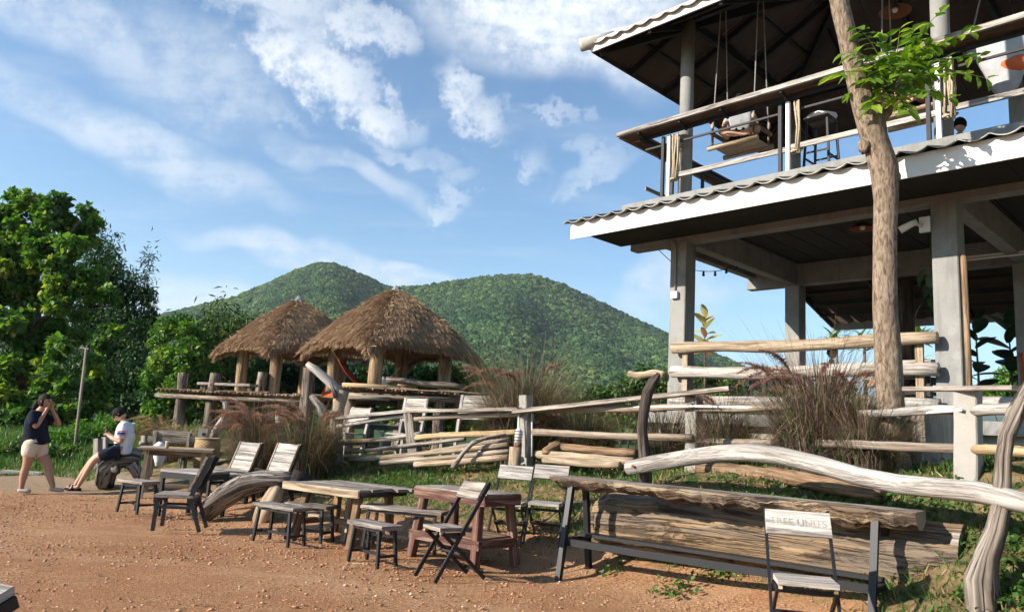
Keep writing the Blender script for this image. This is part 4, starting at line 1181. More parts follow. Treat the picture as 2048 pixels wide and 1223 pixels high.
def pole(p, q, r, mat, name='rail', seed=0, nodes=True, wave=0.008):
    r *= 0.88; L = (q - p).length; n = max(6, int(L / 0.16)); pts, rad = [], []
    for i in range(n + 1):
        u = i / n
        pts.append(p.lerp(q, u) + V((0, 0, wave * math.sin(u * 6 + seed) - wave * 0.4)))
        rad.append(r * (1.10 if (nodes and i % 3 == 1) else 1.0) * (1 + 0.05 * math.sin(u * 4 + seed)))
    return MB().tube(pts, rad, 10, wob=0.03, seed=seed).build(name, M[mat], fence, True)
def fr(px0, py0, y0, px1, py1, y1, r, mat, seed=0, **k):
    return pole(at_y(px0, py0, y0), at_y(px1, py1, y1), r, mat, seed=seed, **k)
def fplank(px0, py0, y0, px1, py1, y1, wd, th, mat, seed=0):
    return MB().beam(at_y(px0, py0, y0), at_y(px1, py1, y1), wd, th, seg=9, jit=0.0035, ch=0.006, seed=seed).build('top_plank', M[mat], fence)
# far left section to the slanted post
fr(668, 889, 13.95, 842, 866, 13.05, 0.040, 'weathered_white', 1)
fr(678, 883, 13.8, 848, 872, 13.1, 0.042, 'bamboo', 2)
fr(556, 848, 15.1, 600, 848, 14.8, 0.035, 'weathered_white', 3)
fr(556, 868, 15.1, 604, 866, 14.8, 0.035, 'weathered_white', 3)
fr(662, 853, 14.0, 842, 826, 13.1, 0.045, 'weathered_white', 4)
fplank(668, 836, 13.9, 860, 818, 13.0, 0.17, 0.06, 'weathered_white', 1)
# slanted post to post 1
fplank(820, 822, 13.1, 1040, 818, 11.9, 0.19, 0.055, 'grey_wood', 2)
fr(830, 836, 13.1, 1045, 826, 11.95, 0.048, 'bamboo_grey', 5)
fr(832, 874, 13.05, 1040, 862, 11.95, 0.052, 'bamboo', 6)
# post 1 to post 2
fplank(1030, 823, 11.9, 1462, 777, 9.85, 0.18, 0.062, 'grey_wood', 3)
fr(1062, 820, 11.9, 1384, 812, 10.2, 0.055, 'bamboo_grey', 7)
fr(1066, 864, 11.85, 1386, 876, 10.2, 0.060, 'bamboo_grey', 8)
# post 2 to post 3
fr(1396, 816, 10.2, 1660, 812, 8.5, 0.055, 'bamboo_grey', 9)
fr(1720, 826, 8.2, 1930, 818, 6.75, 0.05, 'weathered_white', 10)
fr(1396, 880, 10.2, 1930, 895, 6.75, 0.048, 'bamboo_grey', 11)
fplank(1818, 778, 7.3, 2040, 776, 6.1, 0.16, 0.04, 'grey_wood', 4)
# beyond post 3
fr(1945, 819, 6.65, 2345, 812, 4.4, 0.055, 'weathered_white', 12)
fr(1945, 898, 6.65, 2345, 920, 4.4, 0.045, 'bamboo', 13)
MB().tube([at_y(1062, 818, 11.8), at_y(1180, 815, 11.2), at_y(1386, 812, 10.15), at_y(1520, 815, 9.3), at_y(1650, 812, 8.5)], 0.018, 8).build('water_pipe', M['plastic_white'], fence, True)
MB().tube([at_y(1740, 829, 8.1), at_y(1830, 826, 7.4), at_y(1924, 819, 6.62)], 0.016, 8).build('water_pipe', M['plastic_white'], fence, True)
MB().tube([at_y(1038, 822, 11.88), at_y(1036, 870, 11.85), at_y(1036, 905, 11.85)], 0.014, 8).build('water_pipe', M['plastic_white'], fence, True)
MB().tube([at_y(1064, 824, 11.88), at_y(1064, 870, 11.88), at_y(1064, 912, 11.88)], 0.014, 8).build('water_pipe', M['plastic_white'], fence, True)

# logs and bamboo laid along the foot of the fence
def border(name, label, specs, mat_seq):
    t = thing(name, label, 'log edging', (0, 0, 0))
    for i, (x0, y0, d0, x1, y1, d1, r) in enumerate(specs):
        p, q = at_y(x0, y0, d0), at_y(x1, y1, d1)
        p.z = max(p.z, gz(p.x, p.y) + r * 0.6); q.z = max(q.z, gz(q.x, q.y) + r * 0.6)
        MB().tube([p.lerp(q, u) + V((0, 0, 0.008 * math.sin(u * 5 + i))) for u in np.linspace(0, 1, 9)], [r * (1 + .08 * math.sin(u * 9 + i)) for u in range(9)], 10, wob=0.08, seed=i).build('log', M[mat_seq[i % len(mat_seq)]], t, True)
    return t
border('log_edging', 'long pale poles stacked low behind the fence, left of the lamp stump', [
    (690, 916, 13.6, 850, 914, 12.7, 0.042), (700, 922, 13.5, 1016, 888, 11.9, 0.04), (760, 926, 13.1, 1018, 902, 11.85, 0.042), (830, 928, 12.7, 1016, 915, 11.8, 0.05), (690, 904, 13.9, 930, 878, 12.5, 0.036), (860, 902, 12.8, 1020, 878, 12.0, 0.036)],
    ['bamboo_grey', 'pale_wood', 'bamboo_grey', 'pale_wood', 'grey_wood'])
border('log_edging', 'pale logs lying at the foot of the fence, right of the lamp stump', [
    (1072, 908, 11.7, 1268, 922, 10.6, 0.062), (1100, 893, 11.8, 1272, 905, 10.9, 0.062), (1088, 920, 11.55, 1240, 930, 10.5, 0.05)],
    ['pale_wood', 'brown_wood', 'pale_wood'])
border('log_edging', 'brown log half buried behind the curved branch rail', [(1402, 942, 9.8, 1560, 958, 8.7, 0.09), (1540, 955, 8.8, 1760, 985, 7.2, 0.085)], ['brown_wood'])
# short thick log block
a, b = at_y(1090, 903, 11.5), at_y(1134, 886, 11.9)
t = thing('cut_log', 'short stubby cut log resting on the edging beside the fence post', 'log', a)
MB().tube([V((0, 0, 0)), (b - a) * 0.5, b - a], [0.06, 0.1, 0.1], 12, wob=0.1).build('log', M['brown_wood'], t, True)
# crooked branch leaning over the pole pile
t = tag(MB().tube([at_y(905, 935, 12.0), at_y(926, 905, 12.0), at_y(945, 885, 12.0), at_y(975, 873, 12.0), at_y(1012, 868, 11.9)], [0.04, 0.035, 0.04, 0.03, 0.02], 9, wob=0.3).build('crooked_stick', M['drift_wood'], None, True), 'thin crooked brown stick leaning on the pole stack', 'stick')

# lamp on a stump by post 1
b = at_y(1029, 937, 11.6); top = at_y(1029, 893, 11.6)
z0 = gz(b.x, b.y) - 0.05
lamp = thing('stump_lamp', 'caged bulkhead lamp on a short log post beside the fence', 'lamp', (b.x, b.y, z0))
MB().tube([(0, 0, 0), (0, 0, 0.2), (0, 0, top.z - z0)], [0.1, 0.095, 0.092], 14, wob=0.08).build('log', M['pale_wood'], lamp, True)
hz = top.z - z0
MB().tube([(0.03, 0, hz), (0.03, 0, hz + 0.07)], 0.062, 14).build('base', M['brown_wood'], lamp, True)
MB().tube([(0.03, 0, hz + 0.07), (0.03, 0, hz + 0.2), (0.03, 0, hz + 0.26), (0.03, 0, hz + 0.285)], [0.055, 0.055, 0.04, 0.012], 14).build('lamp_glass', M['plastic_white'], lamp, True)
for k in range(4):
    ring = [(0.03 + 0.062 * math.cos(a), 0.062 * math.sin(a), hz + 0.1 + k * 0.045) for a in np.linspace(0, 2 * math.pi, 13)]
    MB().tube(ring, 0.005, 5, cap=False).build('cage_ring', M['black_metal'], lamp)

# curved branch rail with its two crooked posts
pts = [(1256, 936, 9.15), (1300, 927, 8.95), (1370, 915, 8.5), (1440, 906, 8.1), (1500, 905, 7.75), (1560, 912, 7.4), (1640, 930, 7.0), (1720, 952, 6.6), (1800, 968, 6.25), (1880, 976, 5.9), (1960, 984, 5.6), (2040, 1003, 5.32), (2080, 1014, 5.2)]
t = thing('branch_rail', 'long bleached curved branch used as a rail', 'branch', (0, 0, 0))
MB().tube([at_y(*p) for p in pts], [0.082, 0.088, 0.09, 0.09, 0.094, 0.088, 0.084, 0.08, 0.08, 0.078, 0.08, 0.075, 0.07], 18, wob=0.12, groove=0.12, seed=2).build('branch', M['pale_branch'], t, True)
c = at_y(1264, 931, 9.06)
MB().tube([c + V((0, -0.09, 0)), c + V((0, -0.03, 0))], 0.016, 8).build('bolt', M['terracotta'], t)
bz = at_y(1292, 960, 9.25)
t = thing('crooked_post', 'dark crooked charred post holding the left end of the branch rail', 'post', (0, 0, 0))
MB().tube([V((bz.x, bz.y, gz(bz.x, bz.y) - 0.15)), at_y(1291, 930, 9.25), at_y(1287, 895, 9.25), at_y(1284, 860, 9.25), at_y(1286, 830, 9.25), at_y(1291, 805, 9.25), at_y(1295, 782, 9.2), at_y(1306, 762, 9.15), at_y(1318, 747, 9.1)],
          [0.085, 0.078, 0.068, 0.062, 0.06, 0.068, 0.07, 0.06, 0.025], 18, wob=0.25, groove=0.25, seed=4).build('post', M['dark_wood'], t, True)
t = thing('crooked_post', 'twisted grey driftwood post holding the right end of the branch rail', 'post', (0, 0, 0))
MB().tube([at_y(1965, 1290, 5.45), at_y(1966, 1215, 5.45), at_y(1962, 1160, 5.45), at_y(1972, 1110, 5.45), at_y(1990, 1060, 5.45), at_y(2002, 1010, 5.45), at_y(2008, 960, 5.45), at_y(2008, 910, 5.45), at_y(2012, 870, 5.45), at_y(2030, 830, 5.45), at_y(2052, 785, 5.45), at_y(2080, 740, 5.45)],
          [0.12, 0.115, 0.105, 0.082, 0.064, 0.058, 0.054, 0.052, 0.05, 0.055, 0.048, 0.04], 26, wob=0.5, groove=0.42, seed=11).build('post', M['drift_dark'], t, True)
# chunky stump standing behind post 3
sb = at_y(1860, 948, 8.55)
z0 = gz(sb.x, sb.y) - 0.1
t = thing('tree_stump', 'broad grey upright stump behind the fence at right', 'stump', (sb.x, sb.y, z0))
MB().tube([(0, 0, 0), (0, 0, 0.2), (0, 0, 0.45), (0, 0, 0.7), (0, 0, at_y(1860, 818, 8.55).z - z0)], [0.3, 0.275, 0.265, 0.27, 0.28], 26, wob=0.1, groove=0.08, seed=7).build('trunk', M['stump_bark'], t, True)
# twin forked driftwood trunk by the platform
t = thing('driftwood_fork', 'bleached forked driftwood trunk propped up before the huts', 'driftwood', (0, 0, 0))
bz = at_y(668, 930, 14.3)
MB().tube([at_y(676, 905, 14.6), at_y(668, 868, 14.6), at_y(652, 838, 14.6), at_y(640, 812, 14.6), at_y(622, 790, 14.6)], [0.1, 0.11, 0.12, 0.09, 0.05], 14, wob=0.25, groove=0.2, seed=1).build('lower_limb', M['drift_wood'], t, True)
MB().tube([at_y(672, 870, 14.6), at_y(676, 825, 14.6), at_y(680, 800, 14.6), at_y(684, 780, 14.6)], [0.09, 0.1, 0.13, 0.15], 14, wob=0.25, groove=0.25, seed=6).build('trunk', M['pale_wood'], t, True)
MB().tube([at_y(682, 792, 14.55), at_y(672, 776, 14.5), at_y(650, 755, 14.5), at_y(630, 738, 14.5), at_y(614, 727, 14.5)], [0.09, 0.085, 0.085, 0.075, 0.05], 14, wob=0.15, seed=3).build('upper_limb', M['pale_branch'], t, True)
MB().tube([at_y(672, 795, 14.45), at_y(667, 778, 14.45), at_y(661, 765, 14.45)], [0.05, 0.045, 0.04], 10, wob=0.2).build('side_stub', M['drift_wood'], t, True)
t = thing('driftwood_branch', 'leaning driftwood branch behind the woven basket', 'driftwood', (0, 0, 0))
MB().tube([at_y(424, 878, 17), at_y(434, 860, 17), at_y(448, 842, 17), at_y(455, 825, 17), at_y(450, 803, 17)], [0.09, 0.1, 0.11, 0.09, 0.06], 12, wob=0.2).build('branch', M['drift_wood'], t, True)

# low fence of small posts on the left
lf = thing('low_fence', 'low fence of small grey posts with bamboo rails beyond the courtyard', 'fence', (0, 0, 0))
for px, pyb, pyt, y in ((196, 936, 876, 15.6), (212, 930, 873, 16.0), (290, 912, 870, 16.6), (334, 905, 866, 17.0), (108, 925, 880, 18), (76, 930, 884, 18)):
    b, tp = at_y(px, pyb, y), at_y(px, pyt, y)
    b.z = min(b.z, gz(b.x, b.y) - 0.05)
    MB().beam(b, tp, 0.14, 0.12, up=(0.4, 1, 0), seg=3, jit=0.004, ch=0.01).build('post', M['weathered_white' if px in (212,) else 'grey_wood'], lf)
for (x0, y0, d0, x1, y1, d1) in ((214, 901, 16, 292, 896, 16.6), (280, 886, 16.5, 345, 880, 17), (345, 880, 17, 440, 876, 17.4)):
    MB().tube([at_y(x0, y0, d0), at_y((x0 + x1) / 2, (y0 + y1) / 2 + 1, (d0 + d1) / 2), at_y(x1, y1, d1)], 0.045, 8, wob=0.1).build('rail', M['bamboo_grey'], lf, True)
# slender pole with a cross tip
b, tp = at_y(153, 880, 17), at_y(172, 697, 17)
t = thing('bamboo_pole', 'thin leaning bamboo pole with small cross tip in the bushes', 'pole', (b.x, b.y, gz(b.x, b.y) - 0.1))
d = tp - t.location
MB().tube([V((0, 0, 0)), d * 0.5, d], [0.035, 0.032, 0.025], 8).build('pole', M['bamboo_grey'], t, True)
MB().beam(d + V((-0.13, 0, 0.02)), d + V((0.05, 0, 0.0)), 0.02, 0.02).build('cross_tip', M['bamboo_grey'], t)

# ------------------------------------------------------------------ courtyard furniture
def ang(p, q):
    return math.atan2(q.y - p.y, q.x - p.x)
def g0(px, py, z=0.0):
    return at_z(px, py, z)
def stool(label, c, rz, L, W, H, leg=0.03, splay=0.06, mat='grey_wood', seed=0, rails=True, group='slab-topped stools with black legs'):
    t = thing('bench_stool', label, 'stool', c, rz, group)
    MB().beam((-L / 2, 0, H - 0.02), (L / 2, 0, H - 0.02), W, 0.042, seg=9, jit=0.009, ch=0.008, seed=seed).build('seat', M[mat], t)
    pts = {}
    for sx in (-1, 1):
        for sy in (-1, 1):
            a = V((sx * (L / 2 - 0.09), sy * (W / 2 - 0.045), H - 0.04)); b = V((sx * (L / 2 - 0.09 + splay * 0.6), sy * (W / 2 - 0.045 + splay * 0.35), -0.01))
            pts[sx, sy] = (a, b)
            MB().beam(b, a, leg, leg, up=(0, 1, 0)).build('leg', M['black_metal'], t)
    if rails:
        mid = lambda k: pts[k][1].lerp(pts[k][0], 0.3)
        for sx in (-1, 1):
            MB().beam(mid((sx, -1)), mid((sx, 1)), leg * 0.9, leg * 0.9).build('stretcher', M['black_metal'], t)
        MB().beam((mid((-1, -1)) + mid((-1, 1))) / 2, (mid((1, -1)) + mid((1, 1))) / 2, leg * 0.9, leg * 0.9).build('stretcher', M['black_metal'], t)
    for sy in (-1, 1):
        MB().beam((-(L / 2 - 0.08), sy * (W / 2 - 0.045), H - 0.055), (L / 2 - 0.08, sy * (W / 2 - 0.045), H - 0.055), 0.025, 0.03).build('seat_rail', M['black_metal'], t)
    return t
def folding_chair(label, c, rz, seat_mat='grey_wood', text=None, w_=0.42, recline=0.42, seed=0):
    """faces local -y; crossed flat-bar legs, back board on the rear pair"""
    t = thing('folding_chair', label, 'chair', c, rz, 'folding chairs with black frames')
    H = 0.46
    for sx in (-1, 1):
        x = sx * w_ / 2
        MB().beam((x, -0.26, -0.005), (x, 0.30, 0.90), 0.018, 0.038, up=(0, 1, 1)).build('back_leg', M['black_metal'], t)
        xi = sx * (w_ / 2 - 0.03)
        MB().beam((xi, 0.32, -0.005), (xi, -0.19, H - 0.03), 0.018, 0.036, up=(0, 1, -1)).build('front_leg', M['black_metal'], t)
        MB().beam((xi, -0.2, H - 0.045), (xi, 0.06, H - 0.045), 0.02, 0.03).build('seat_rail', M['black_metal'], t)
    MB().box((0, -0.075, H - 0.0), (w_ - 0.05, 0.30, 0.034)).build('seat', M[seat_mat], t)
    for sx in (-0.8, 0.8):
        MB().box((sx * w_ / 2, -0.2, H - 0.03), (0.025, 0.03, 0.03)).build('seat_block', M['pale_wood'], t)
    d = V((0, 0.56, 0.905)).normalized(); nrm = V((0, -d.z, d.y))
    c0 = V((0, -0.26, 0)) + V((0, 0.56, 0.905)) * 0.88 + nrm * 0.03
    MB().beam(c0 - V((w_ / 2 + 0.005, 0, 0)), c0 + V((w_ / 2 + 0.005, 0, 0)), 0.028, 0.19, up=d, seg=6, jit=0.002, ch=0.004, seed=seed).build('back_board', M[seat_mat], t)
    MB().beam((-w_ / 2, -0.02, 0.38), (w_ / 2, -0.02, 0.38), 0.02, 0.03).build('cross_bar', M['black_metal'], t)
    MB().box((0, 0.045, 0.215), (w_ - 0.02, 0.1, 0.02), Euler((R(-25), 0, 0))).build('cross_plate', M['black_metal'], t)
    MB().beam((-w_ / 2 + 0.02, 0.29, 0.06), (w_ / 2 - 0.02, 0.29, 0.06), 0.016, 0.026).build('cross_bar', M['black_metal'], t)
    if text:
        cu = bpy.data.curves.new('letters', 'FONT'); cu.body = text; cu.size = 0.075; cu.align_x = 'CENTER'; cu.align_y = 'CENTER'; cu.extrude = 0.0005
        tmp = bpy.data.objects.new('tmp', cu); COL.objects.link(tmp)
        dg = bpy.context.evaluated_depsgraph_get(); me = bpy.data.meshes.new_from_object(tmp.evaluated_get(dg)); bpy.data.objects.remove(tmp)
        me.materials.clear(); me.materials.append(M['faded_print'])
        o = bpy.data.objects.new('faded_lettering', me); COL.objects.link(o); o.parent = t; o['kind'] = 'stuff'
        mt = Matrix((V((1, 0, 0)), d, nrm)).transposed().to_4x4(); mt.translation = c0 + nrm * 0.0165
        o.matrix_local = mt
    return t
# --- front right folding chair with faded letters
P = V((2.13, 5.5, 0.055))
folding_chair('folding chair with faded letters on its back board, in front of the bar table', P, R(-12), 'weathered_white', 'TREE UNITS', 0.44, seed=1)
# --- folding chair beside the red table, turned side-on
P = (g0(860, 1160) + g0(955, 1158) + g0(833, 1145) + g0(935, 1148)) / 4
folding_chair('folding chair turned side-on in front of the red table', P, R(-53), 'grey_wood', None, 0.36, seed=2)
# --- two folding chairs behind the red table
P = V((0.30, 9.62, gz(0.30, 9.5)))
folding_chair('left one of two pale-backed folding chairs side by side behind the red table', V((0.12, 9.55, gz(0.12, 9.55) - 0.03)), R(-14), 'weathered_white', None, 0.42, seed=3)
folding_chair('right one of two pale-backed folding chairs, its back board behind the bar table end', V((0.56, 9.40, gz(0.56, 9.4) - 0.03)), R(-14), 'weathered_white', None, 0.42, seed=4)

# --- benches/stools
a, b = g0(505, 1080), g0(573, 1094)
stool('slab stool at the near left corner of the brown plank table', V(((g0(505, 1080) + g0(608, 1090)) / 2)[:2] + (0,)) if False else (g0(505, 1080) + g0(608, 1088)) / 2, ang(a, b), 0.72, 0.28, 0.42, seed=1)
a, b = g0(695, 1120), g0(757, 1137)
stool('slab stool at the near right corner of the brown plank table', (g0(695, 1120) + g0(793, 1130)) / 2, ang(a, b), 0.60, 0.28, 0.40, seed=2)
a, b = g0(237, 1022), g0(263, 1032)
stool('slab stool with knot holes before the tall pale table', (g0(237, 1022) + g0(300, 1025)) / 2 + V((0, 0.05, 0)), ang(a, g0(290, 1030)), 0.52, 0.34, 0.43, seed=3)
c = at_z(625, 1006, 0.42); stool('low slab bench behind the brown plank table, near the charred log', V((c.x, c.y, 0.0)), R(-24), 0.62, 0.28, 0.42, seed=4)
c = at_z(812, 1014, 0.50); stool('long slab bench between the brown plank table and the red table', V((c.x, c.y, 0.06)), R(-18), 0.98, 0.30, 0.44, seed=5)

# --- brown plank table
a, b, c4, d4 = g0(590, 1075), g0(712, 1097), g0(780, 1085), g0(660, 1068)
ctr = (a + b + c4 + d4) / 4; rz = ang(a, b)
t = thing('plank_table', 'weathered brown plank table with uneven top and foot bar', 'table', ctr, rz)
for i in range(5):
    y = -0.36 + i * 0.18
    e0, e1 = [(-.64, .62), (-.63, .66), (-.60, .65), (-.63, .72), (-.58, .78)][i]
    MB().beam((e0, y, 0.64 - 0.006 * (i % 2)), (e1, y, 0.64 + 0.004 * (i % 3)), 0.172, 0.035, seg=9, jit=0.006, ch=0.006, seed=i).build('top_plank', M['grey_wood'], t)
MB().beam((-0.63, -0.44, 0.615), (0.61, -0.44, 0.61), 0.03, 0.085, seg=8, jit=0.005, seed=9).build('apron', M['pale_wood'], t)
MB().beam((0.58, -0.4, 0.595), (0.58, 0.4, 0.595), 0.04, 0.05).build('apron', M['dark_wood'], t)
for sx in (-1, 1):
    for sy in (-1, 1):
        MB().beam((sx * 0.47 - .02, sy * 0.34, -0.01), (sx * 0.44 + (0.06 if sx < 0 else 0), sy * 0.25, 0.622), 0.085, 0.075, up=(0, 1, 0), seg=4, jit=0.004, ch=0.006, seed=sx + sy).build('leg', M['brown_wood'], t)
    MB().beam((sx * 0.46, -0.31, 0.2), (sx * 0.46, 0.31, 0.2), 0.05, 0.07).build('stretcher', M['brown_wood'], t)
MB().beam((-0.62, 0.05, 0.225), (0.64, -0.02, 0.21), 0.11, 0.055, seg=7, jit=0.008, ch=0.01).build('foot_bar', M['pale_wood'], t)
MB().beam((0.03, 0.0, 0.0), (0.03, 0.06, 0.615), 0.08, 0.06, up=(0, 1, 0), seg=3, jit=0.003).build('leg', M['pale_wood'], t)

# --- red table
a, b, c4 = g0(820, 1110), g0(947, 1138), g0(1032, 1127)
d4 = a + (c4 - b)
ctr = (a + b + c4 + d4) / 4; rz = ang(a, b)
LX, LY = (b - a).length / 2, (c4 - b).length / 2
t = thing('red_table', 'faded red painted table with splayed legs and low shelf', 'table', ctr, rz)
for i in range(4):
    y = -LY * 0.86 + (i + 0.5) * LY * 1.72 / 4
    MB().beam((-LX * 1.12, y, 0.735), (LX * 1.12, y, 0.735), LY * 1.72 / 4 - 0.004, 0.03, seg=6, jit=0.003, ch=0.004, seed=i).build('top_plank', M['grey_wood'], t)
for sy in (-1, 1):
    MB().beam((-LX * 1.12, sy * LY * 0.86, 0.68), (LX * 1.12, sy * LY * 0.86, 0.68), 0.035, 0.11, seg=5, jit=0.003).build('apron', M['red_wood'], t)
for sx in (-1, 1):
    MB().beam((sx * LX * 1.1, -LY * 0.82, 0.68), (sx * LX * 1.1, LY * 0.82, 0.68), 0.035, 0.11).build('apron', M['red_wood'], t)
    for sy in (-1, 1):
        MB().beam((sx * LX, sy * LY, -0.01), (sx * LX * 0.86, sy * LY * 0.72, 0.72), 0.085, 0.085, up=(0, 1, 0), seg=4, jit=0.003, ch=0.006).build('leg', M['red_wood'], t)
for sy in (-1, 1):
    MB().beam((-LX * 1.1, sy * LY * 0.96, 0.235), (LX * 1.1, sy * LY * 0.96, 0.235), 0.05, 0.095, seg=5, jit=0.004).build('shelf_rail', M['red_wood'], t)
for sx in (-1, 1):
    MB().beam((sx * LX * 1.0, -LY * 0.9, 0.235), (sx * LX * 1.0, LY * 0.9, 0.235), 0.045, 0.09).build('shelf_rail', M['red_wood'], t)
for i in range(4):
    y = -LY * 0.85 + (i + 0.5) * LY * 1.7 / 4
    MB().beam((-LX * 0.95, y, 0.285), (LX * 0.95, y, 0.285), LY * 1.7 / 4 - 0.005, 0.022).build('shelf_plank', M['brown_wood'], t)

# --- long bar table: half log on black A legs
pl_, pr_ = V((0.62, 8.28, 0)), V((3.30, 6.12, 0))
rz = ang(pl_, pr_); L = (pr_ - pl_).length
t = thing('bar_table', 'long half-log bar table on black metal trestle legs', 'table', V((pl_.x, pl_.y, 0)), rz)
vs, fs, us = [], [], []
n = 90
rr = random.Random(5)
for i in range(n + 1):
    q = i / n; x = q * L
    wv = 0.012 * math.sin(q * 23) + 0.01 * math.sin(q * 41 + 1)
    dp_ = 0.105 + 0.05 * q + 0.02 * math.sin(q * 17) + 0.012 * math.sin(q * 53)
    w1 = 0.19 + 0.03 * math.sin(q * 7) + wv
    k = min(1, (q / 0.03) ** 0.5 if q < 0.03 else 1)
    sec = [(-w1, 0.0), (-w1 - .008, -0.035 - 0.01 * math.sin(q * 60)), (-w1 * 0.78, -dp_ * 0.72 + 0.012 * math.sin(q * 77)), (-w1 * 0.35, -dp_), (w1 * 0.3, -dp_ * 1.0), (w1 * 0.85, -dp_ * 0.7), (w1, -0.03), (w1, 0.0)]
    for (y, z) in sec:
        vs.append((x, y + (rr.uniform(-.008, .008) if z < -0.01 else 0), 0.975 + z * (0.55 + 0.45 * k) + (rr.uniform(-.010, .010) if z < -0.01 else 0)))
for i in range(n):
    for k in range(8):
        k2 = (k + 1) % 8
        fs.append((i * 8 + k, (i + 1) * 8 + k, (i + 1) * 8 + k2, i * 8 + k2)); us.append([(i / n * L, k * .05), ((i + 1) / n * L, k * .05), ((i + 1) / n * L, k * .05 + .05), (i / n * L, k * .05 + .05)])
fs.append(tuple(range(7, -1, -1))); us.append([(vs[k][1], vs[k][2]) for k in range(7, -1, -1)])
fs.append(tuple(n * 8 + k for k in range(8))); us.append([(vs[n * 8 + k][1], vs[n * 8 + k][2]) for k in range(8)])
half = MB().raw(vs, fs, us).build('half_log_top', M['bark_log'], t)
half.data.materials.append(M['grey_wood'])
for i in range(n):
    half.data.polygons[i * 8 + 7].material_index = 1
half.data.materials.append(M['cut_end']); half.data.polygons[n * 8 + 1].material_index = 2
for x in (0.24, L - 0.30):
    for sy, yb in ((-1, -0.30), (1, 0.26)):
        zb = gz(*(t.location + Matrix.Rotation(rz, 3, 'Z') @ V((x, yb, 0)))[:2]) - 0.02
        MB().beam((x, yb, zb), (x, sy * 0.13, 0.90), 0.055, 0.055, up=(1, 0, 0)).build('leg', M['black_metal'], t)
    MB().beam((x, -0.22, 0.36), (x, 0.22, 0.36), 0.05, 0.05).build('stretcher', M['black_metal'], t)
    MB().beam((x, -0.16, 0.875), (x, 0.16, 0.875), 0.05, 0.04).build('stretcher', M['black_metal'], t)
MB().beam((0.24, -0.19, 0.34), (L - 0.3, -0.19, 0.36), 0.05, 0.065).build('foot_rail', M['black_metal'], t)
MB().beam((0.24, 0.1, 0.40), (L - 0.3, 0.1, 0.41), 0.16, 0.03).build('foot_rail', M['black_metal'], t)

# --- big log behind it
t = thing('fallen_log', 'massive cracked pale log lying behind the bar table', 'log', (0, 0, 0))
A_, B_ = V((1.16, 8.62, 0.50)), V((3.72, 6.22, 0.58))
MB().tube([A_.lerp(B_, q) + V((0, 0, 0.02 * math.sin(q * 5))) for q in np.linspace(0, 1, 40)], [0.315 + 0.012 * math.sin(q * 9) - 0.04 * max(0, 0.05 - q) * 20 + 0.01 * math.sin(q * 31) for q in np.linspace(0, 1, 40)], 60, cap=False, wob=0.10, groove=0.10, seed=4).build('bark', M['old_log'], t, True)
for P_, Q_, mt in ((A_, B_, 'old_log'), (B_, A_, 'grey_wood')):
    d = (P_ - Q_).normalized()
    MB().tube([P_ - d * 0.06, P_ - d * 0.004], [0.305, 0.31 if mt == 'grey_wood' else 0.285], 60, wob=0.10, groove=0.10, seed=4).build('sawn_end', M[mt], t)

# --- driftwood seat with charred end, left of the brown table
t = thing('driftwood_bench', 'bleached driftwood log with charred end propped on a stump', 'driftwood', (0, 0, 0))
MB().tube([at_z(410, 1030, 0.03), at_y(425, 1012, 10.75), at_y(455, 988, 10.7), at_y(490, 968, 10.7), at_y(525, 960, 10.7), at_y(560, 960, 10.7), at_y(588, 962, 10.7)],
          [0.13, 0.17, 0.2, 0.2, 0.18, 0.15, 0.15], 26, wob=0.22, groove=0.22, seed=9, flat=0.8).build('log', M['drift_wood'], t, True)
MB().tube([at_y(582, 961, 10.68), at_y(600, 964, 10.7), at_y(618, 967, 10.72), at_y(626, 968, 10.72)], [0.155, 0.15, 0.11, 0.03], 20, wob=0.5, groove=0.3, seed=4).build('charred_end', M['burnt_end'], t, True)
MB().tube([at_z(524, 1045, -0.03), at_y(532, 1020, 10.6), at_y(548, 990, 10.6), at_y(556, 975, 10.65)], [0.14, 0.14, 0.12, 0.1], 18, wob=0.2, groove=0.1, seed=5).build('prop_stump', M['pale_wood'], t, True)

# --- root log the boy sits on
t = thing('root_seat', 'gnarled grey root log arched like a seat, boy sitting on it', 'driftwood', (0, 0, 0))
MB().tube([at_z(212, 975, 0.0), at_y(208, 955, 13.3), at_y(214, 938, 13.3), at_y(226, 925, 13.3), at_y(244, 919, 13.3), at_y(264, 918, 13.35), at_y(279, 921, 13.4)],
          [0.13, 0.15, 0.16, 0.16, 0.15, 0.15, 0.12], 24, wob=0.4, groove=0.25, seed=13).build('root', M['drift_wood'], t, True)
MB().tube([at_y(262, 925, 13.35), at_y(272, 940, 13.4), at_y(280, 958, 13.45), at_z(287, 980, 0)], [0.12, 0.1, 0.09, 0.08], 16, wob=0.35, groove=0.25, seed=14).build('root_leg', M['drift_wood'], t, True)
MB().tube([at_y(226, 940, 13.5), at_y(206, 962, 13.9), at_z(193, 972, 0)], [0.08, 0.07, 0.06], 12, wob=0.3, seed=15).build('root_leg', M['drift_wood'], t, True)
MB().ball(at_y(231, 938, 13.2), 0.1, 12, 9, (0.8, 0.8, 1.1), 0.5, 3).build('burl', M['drift_wood'], t, True)

